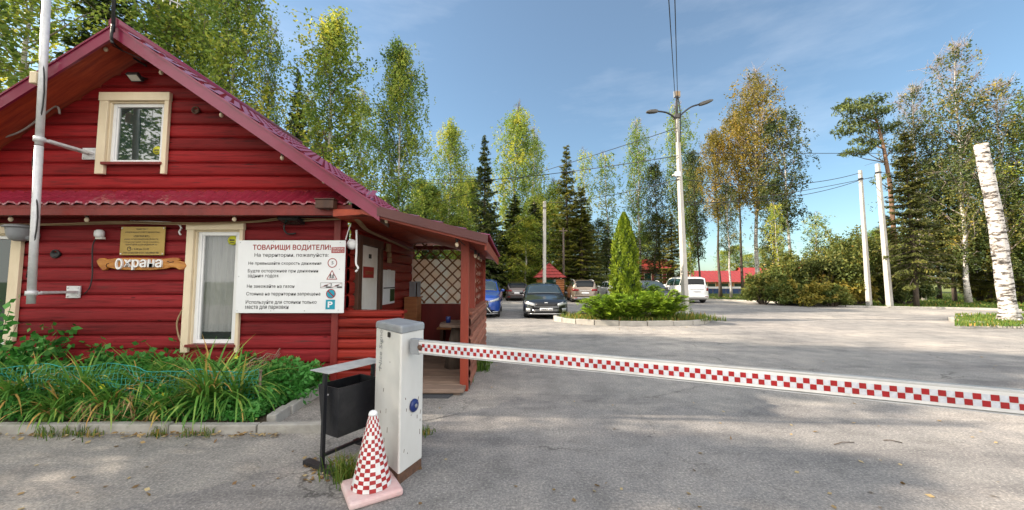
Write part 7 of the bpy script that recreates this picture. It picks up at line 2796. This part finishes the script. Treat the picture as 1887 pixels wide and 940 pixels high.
herb(4, P(215, 660, 5.2).x, 5.2, 0.62, 200, 'pale leafy plant along the log wall below the carved sign', size=0.045)
herb(5, P(290, 665, 5.25).x, 5.25, 0.58, 160, 'pale leafy plant near the hose along the log wall', size=0.045)
for i, (px, py, Y) in enumerate(((303, 728, 4.3), (436, 657, 5.0), (190, 712, 4.3))):
    c = P(px, py, Y)
    t = thing('flower', (c.x, c.y, 0.03), ('pale yellow flower at the front of the bed below the tall window', 'small yellow flower under the right edge of the tall window', 'little pale flower among the daylilies below the gold plate')[i], 'flower')
    mb = MB()
    mb.tube([(c.x + 0.03, c.y + 0.02, 0.03), (c.x + 0.01, c.y, c.z * 0.6), c], 0.003, 4)
    mb.build('stem', M['lf_garden'], t)
    mb = MB()
    for k in range(6):
        a = k * math.pi / 3
        d = Vector((math.cos(a), -0.35, math.sin(a))).normalized()
        s = Vector((-math.sin(a), 0, math.cos(a)))
        mb.add([c, c + d * 0.02 + s * 0.011, c + d * 0.04, c + d * 0.02 - s * 0.011], [(0, 1, 2, 3)])
    mb.build('petals', M['yellow'], t)
# weeds and fallen leaves along the front kerb, leaves on the road
pts = []
for i in range(900):
    x = rng.uniform(-7.5, xr + 0.2)
    if math.sin(x * 5.3) + math.sin(x * 11.7) * 0.7 > 0.25:
        pts.append((x, kerbY - 0.06 - abs(rng.normal()) * 0.05, 0.0))
blades('kerb_weeds', pts, 0.03, 0.14, 0.004, 'lf_grass', 'weeds sprouting along the foot of the bed kerb', 'weeds', (0.45, 0.25), 5, 0.9)
C = []
for i in range(420):
    C.append((rng.uniform(-7.5, xr + 0.3), kerbY - 0.05 - abs(rng.normal()) * 0.07, 0.012 + rng.uniform(0, 0.02)))
for i in range(130):
    p = G(rng.uniform(0, 1887), rng.uniform(640, 940))
    C.append((p.x, p.y, 0.008))
for i in range(120):
    p = G(rng.uniform(560, 720), rng.uniform(840, 890))
    C.append((p.x, p.y, 0.008))
for i in range(60):
    p = G(rng.uniform(1030, 1290), rng.uniform(598, 612))
    C.append((p.x, p.y, 0.008))
C = np.array(C)
A = rng.normal(size=(len(C), 3)) * np.array([1, 1, 0.25])
A = unit(A)
B = unit(np.cross(A, np.array([0, 0, 1.0]) + rng.normal(size=(len(C), 3)) * 0.3))
s = rng.uniform(0.012, 0.028, (len(C), 1))
o = quads('fallen_leaves', C, A * s, B * s * 0.75, rng.uniform(0, 1, len(C)), M['lf_fallen'])
tag(o, 'dry yellow leaves scattered on the road and along the kerb', 'fallen leaves', kind='stuff')
# two twigs on the road
for (a, b, lab) in (((1537, 819), (1574, 815), 'left one of two thin twigs lying on the road under the arm'), ((1628, 811), (1663, 816), 'right one of two thin twigs lying on the road under the arm')):
    p, q = G(*a, 0.008), G(*b, 0.008)
    mb = MB()
    mb.tube([p, p.lerp(q, 0.5) + Vector((0, 0.02, 0.004)), q], 0.004, 5)
    o = mb.build('twig', M['bark'])
    origin_to(tag(o, lab, 'twig'), p)
for o in bpy.data.objects:
    for k in ('_H', '_R'):
        if k in o:
            del o[k]
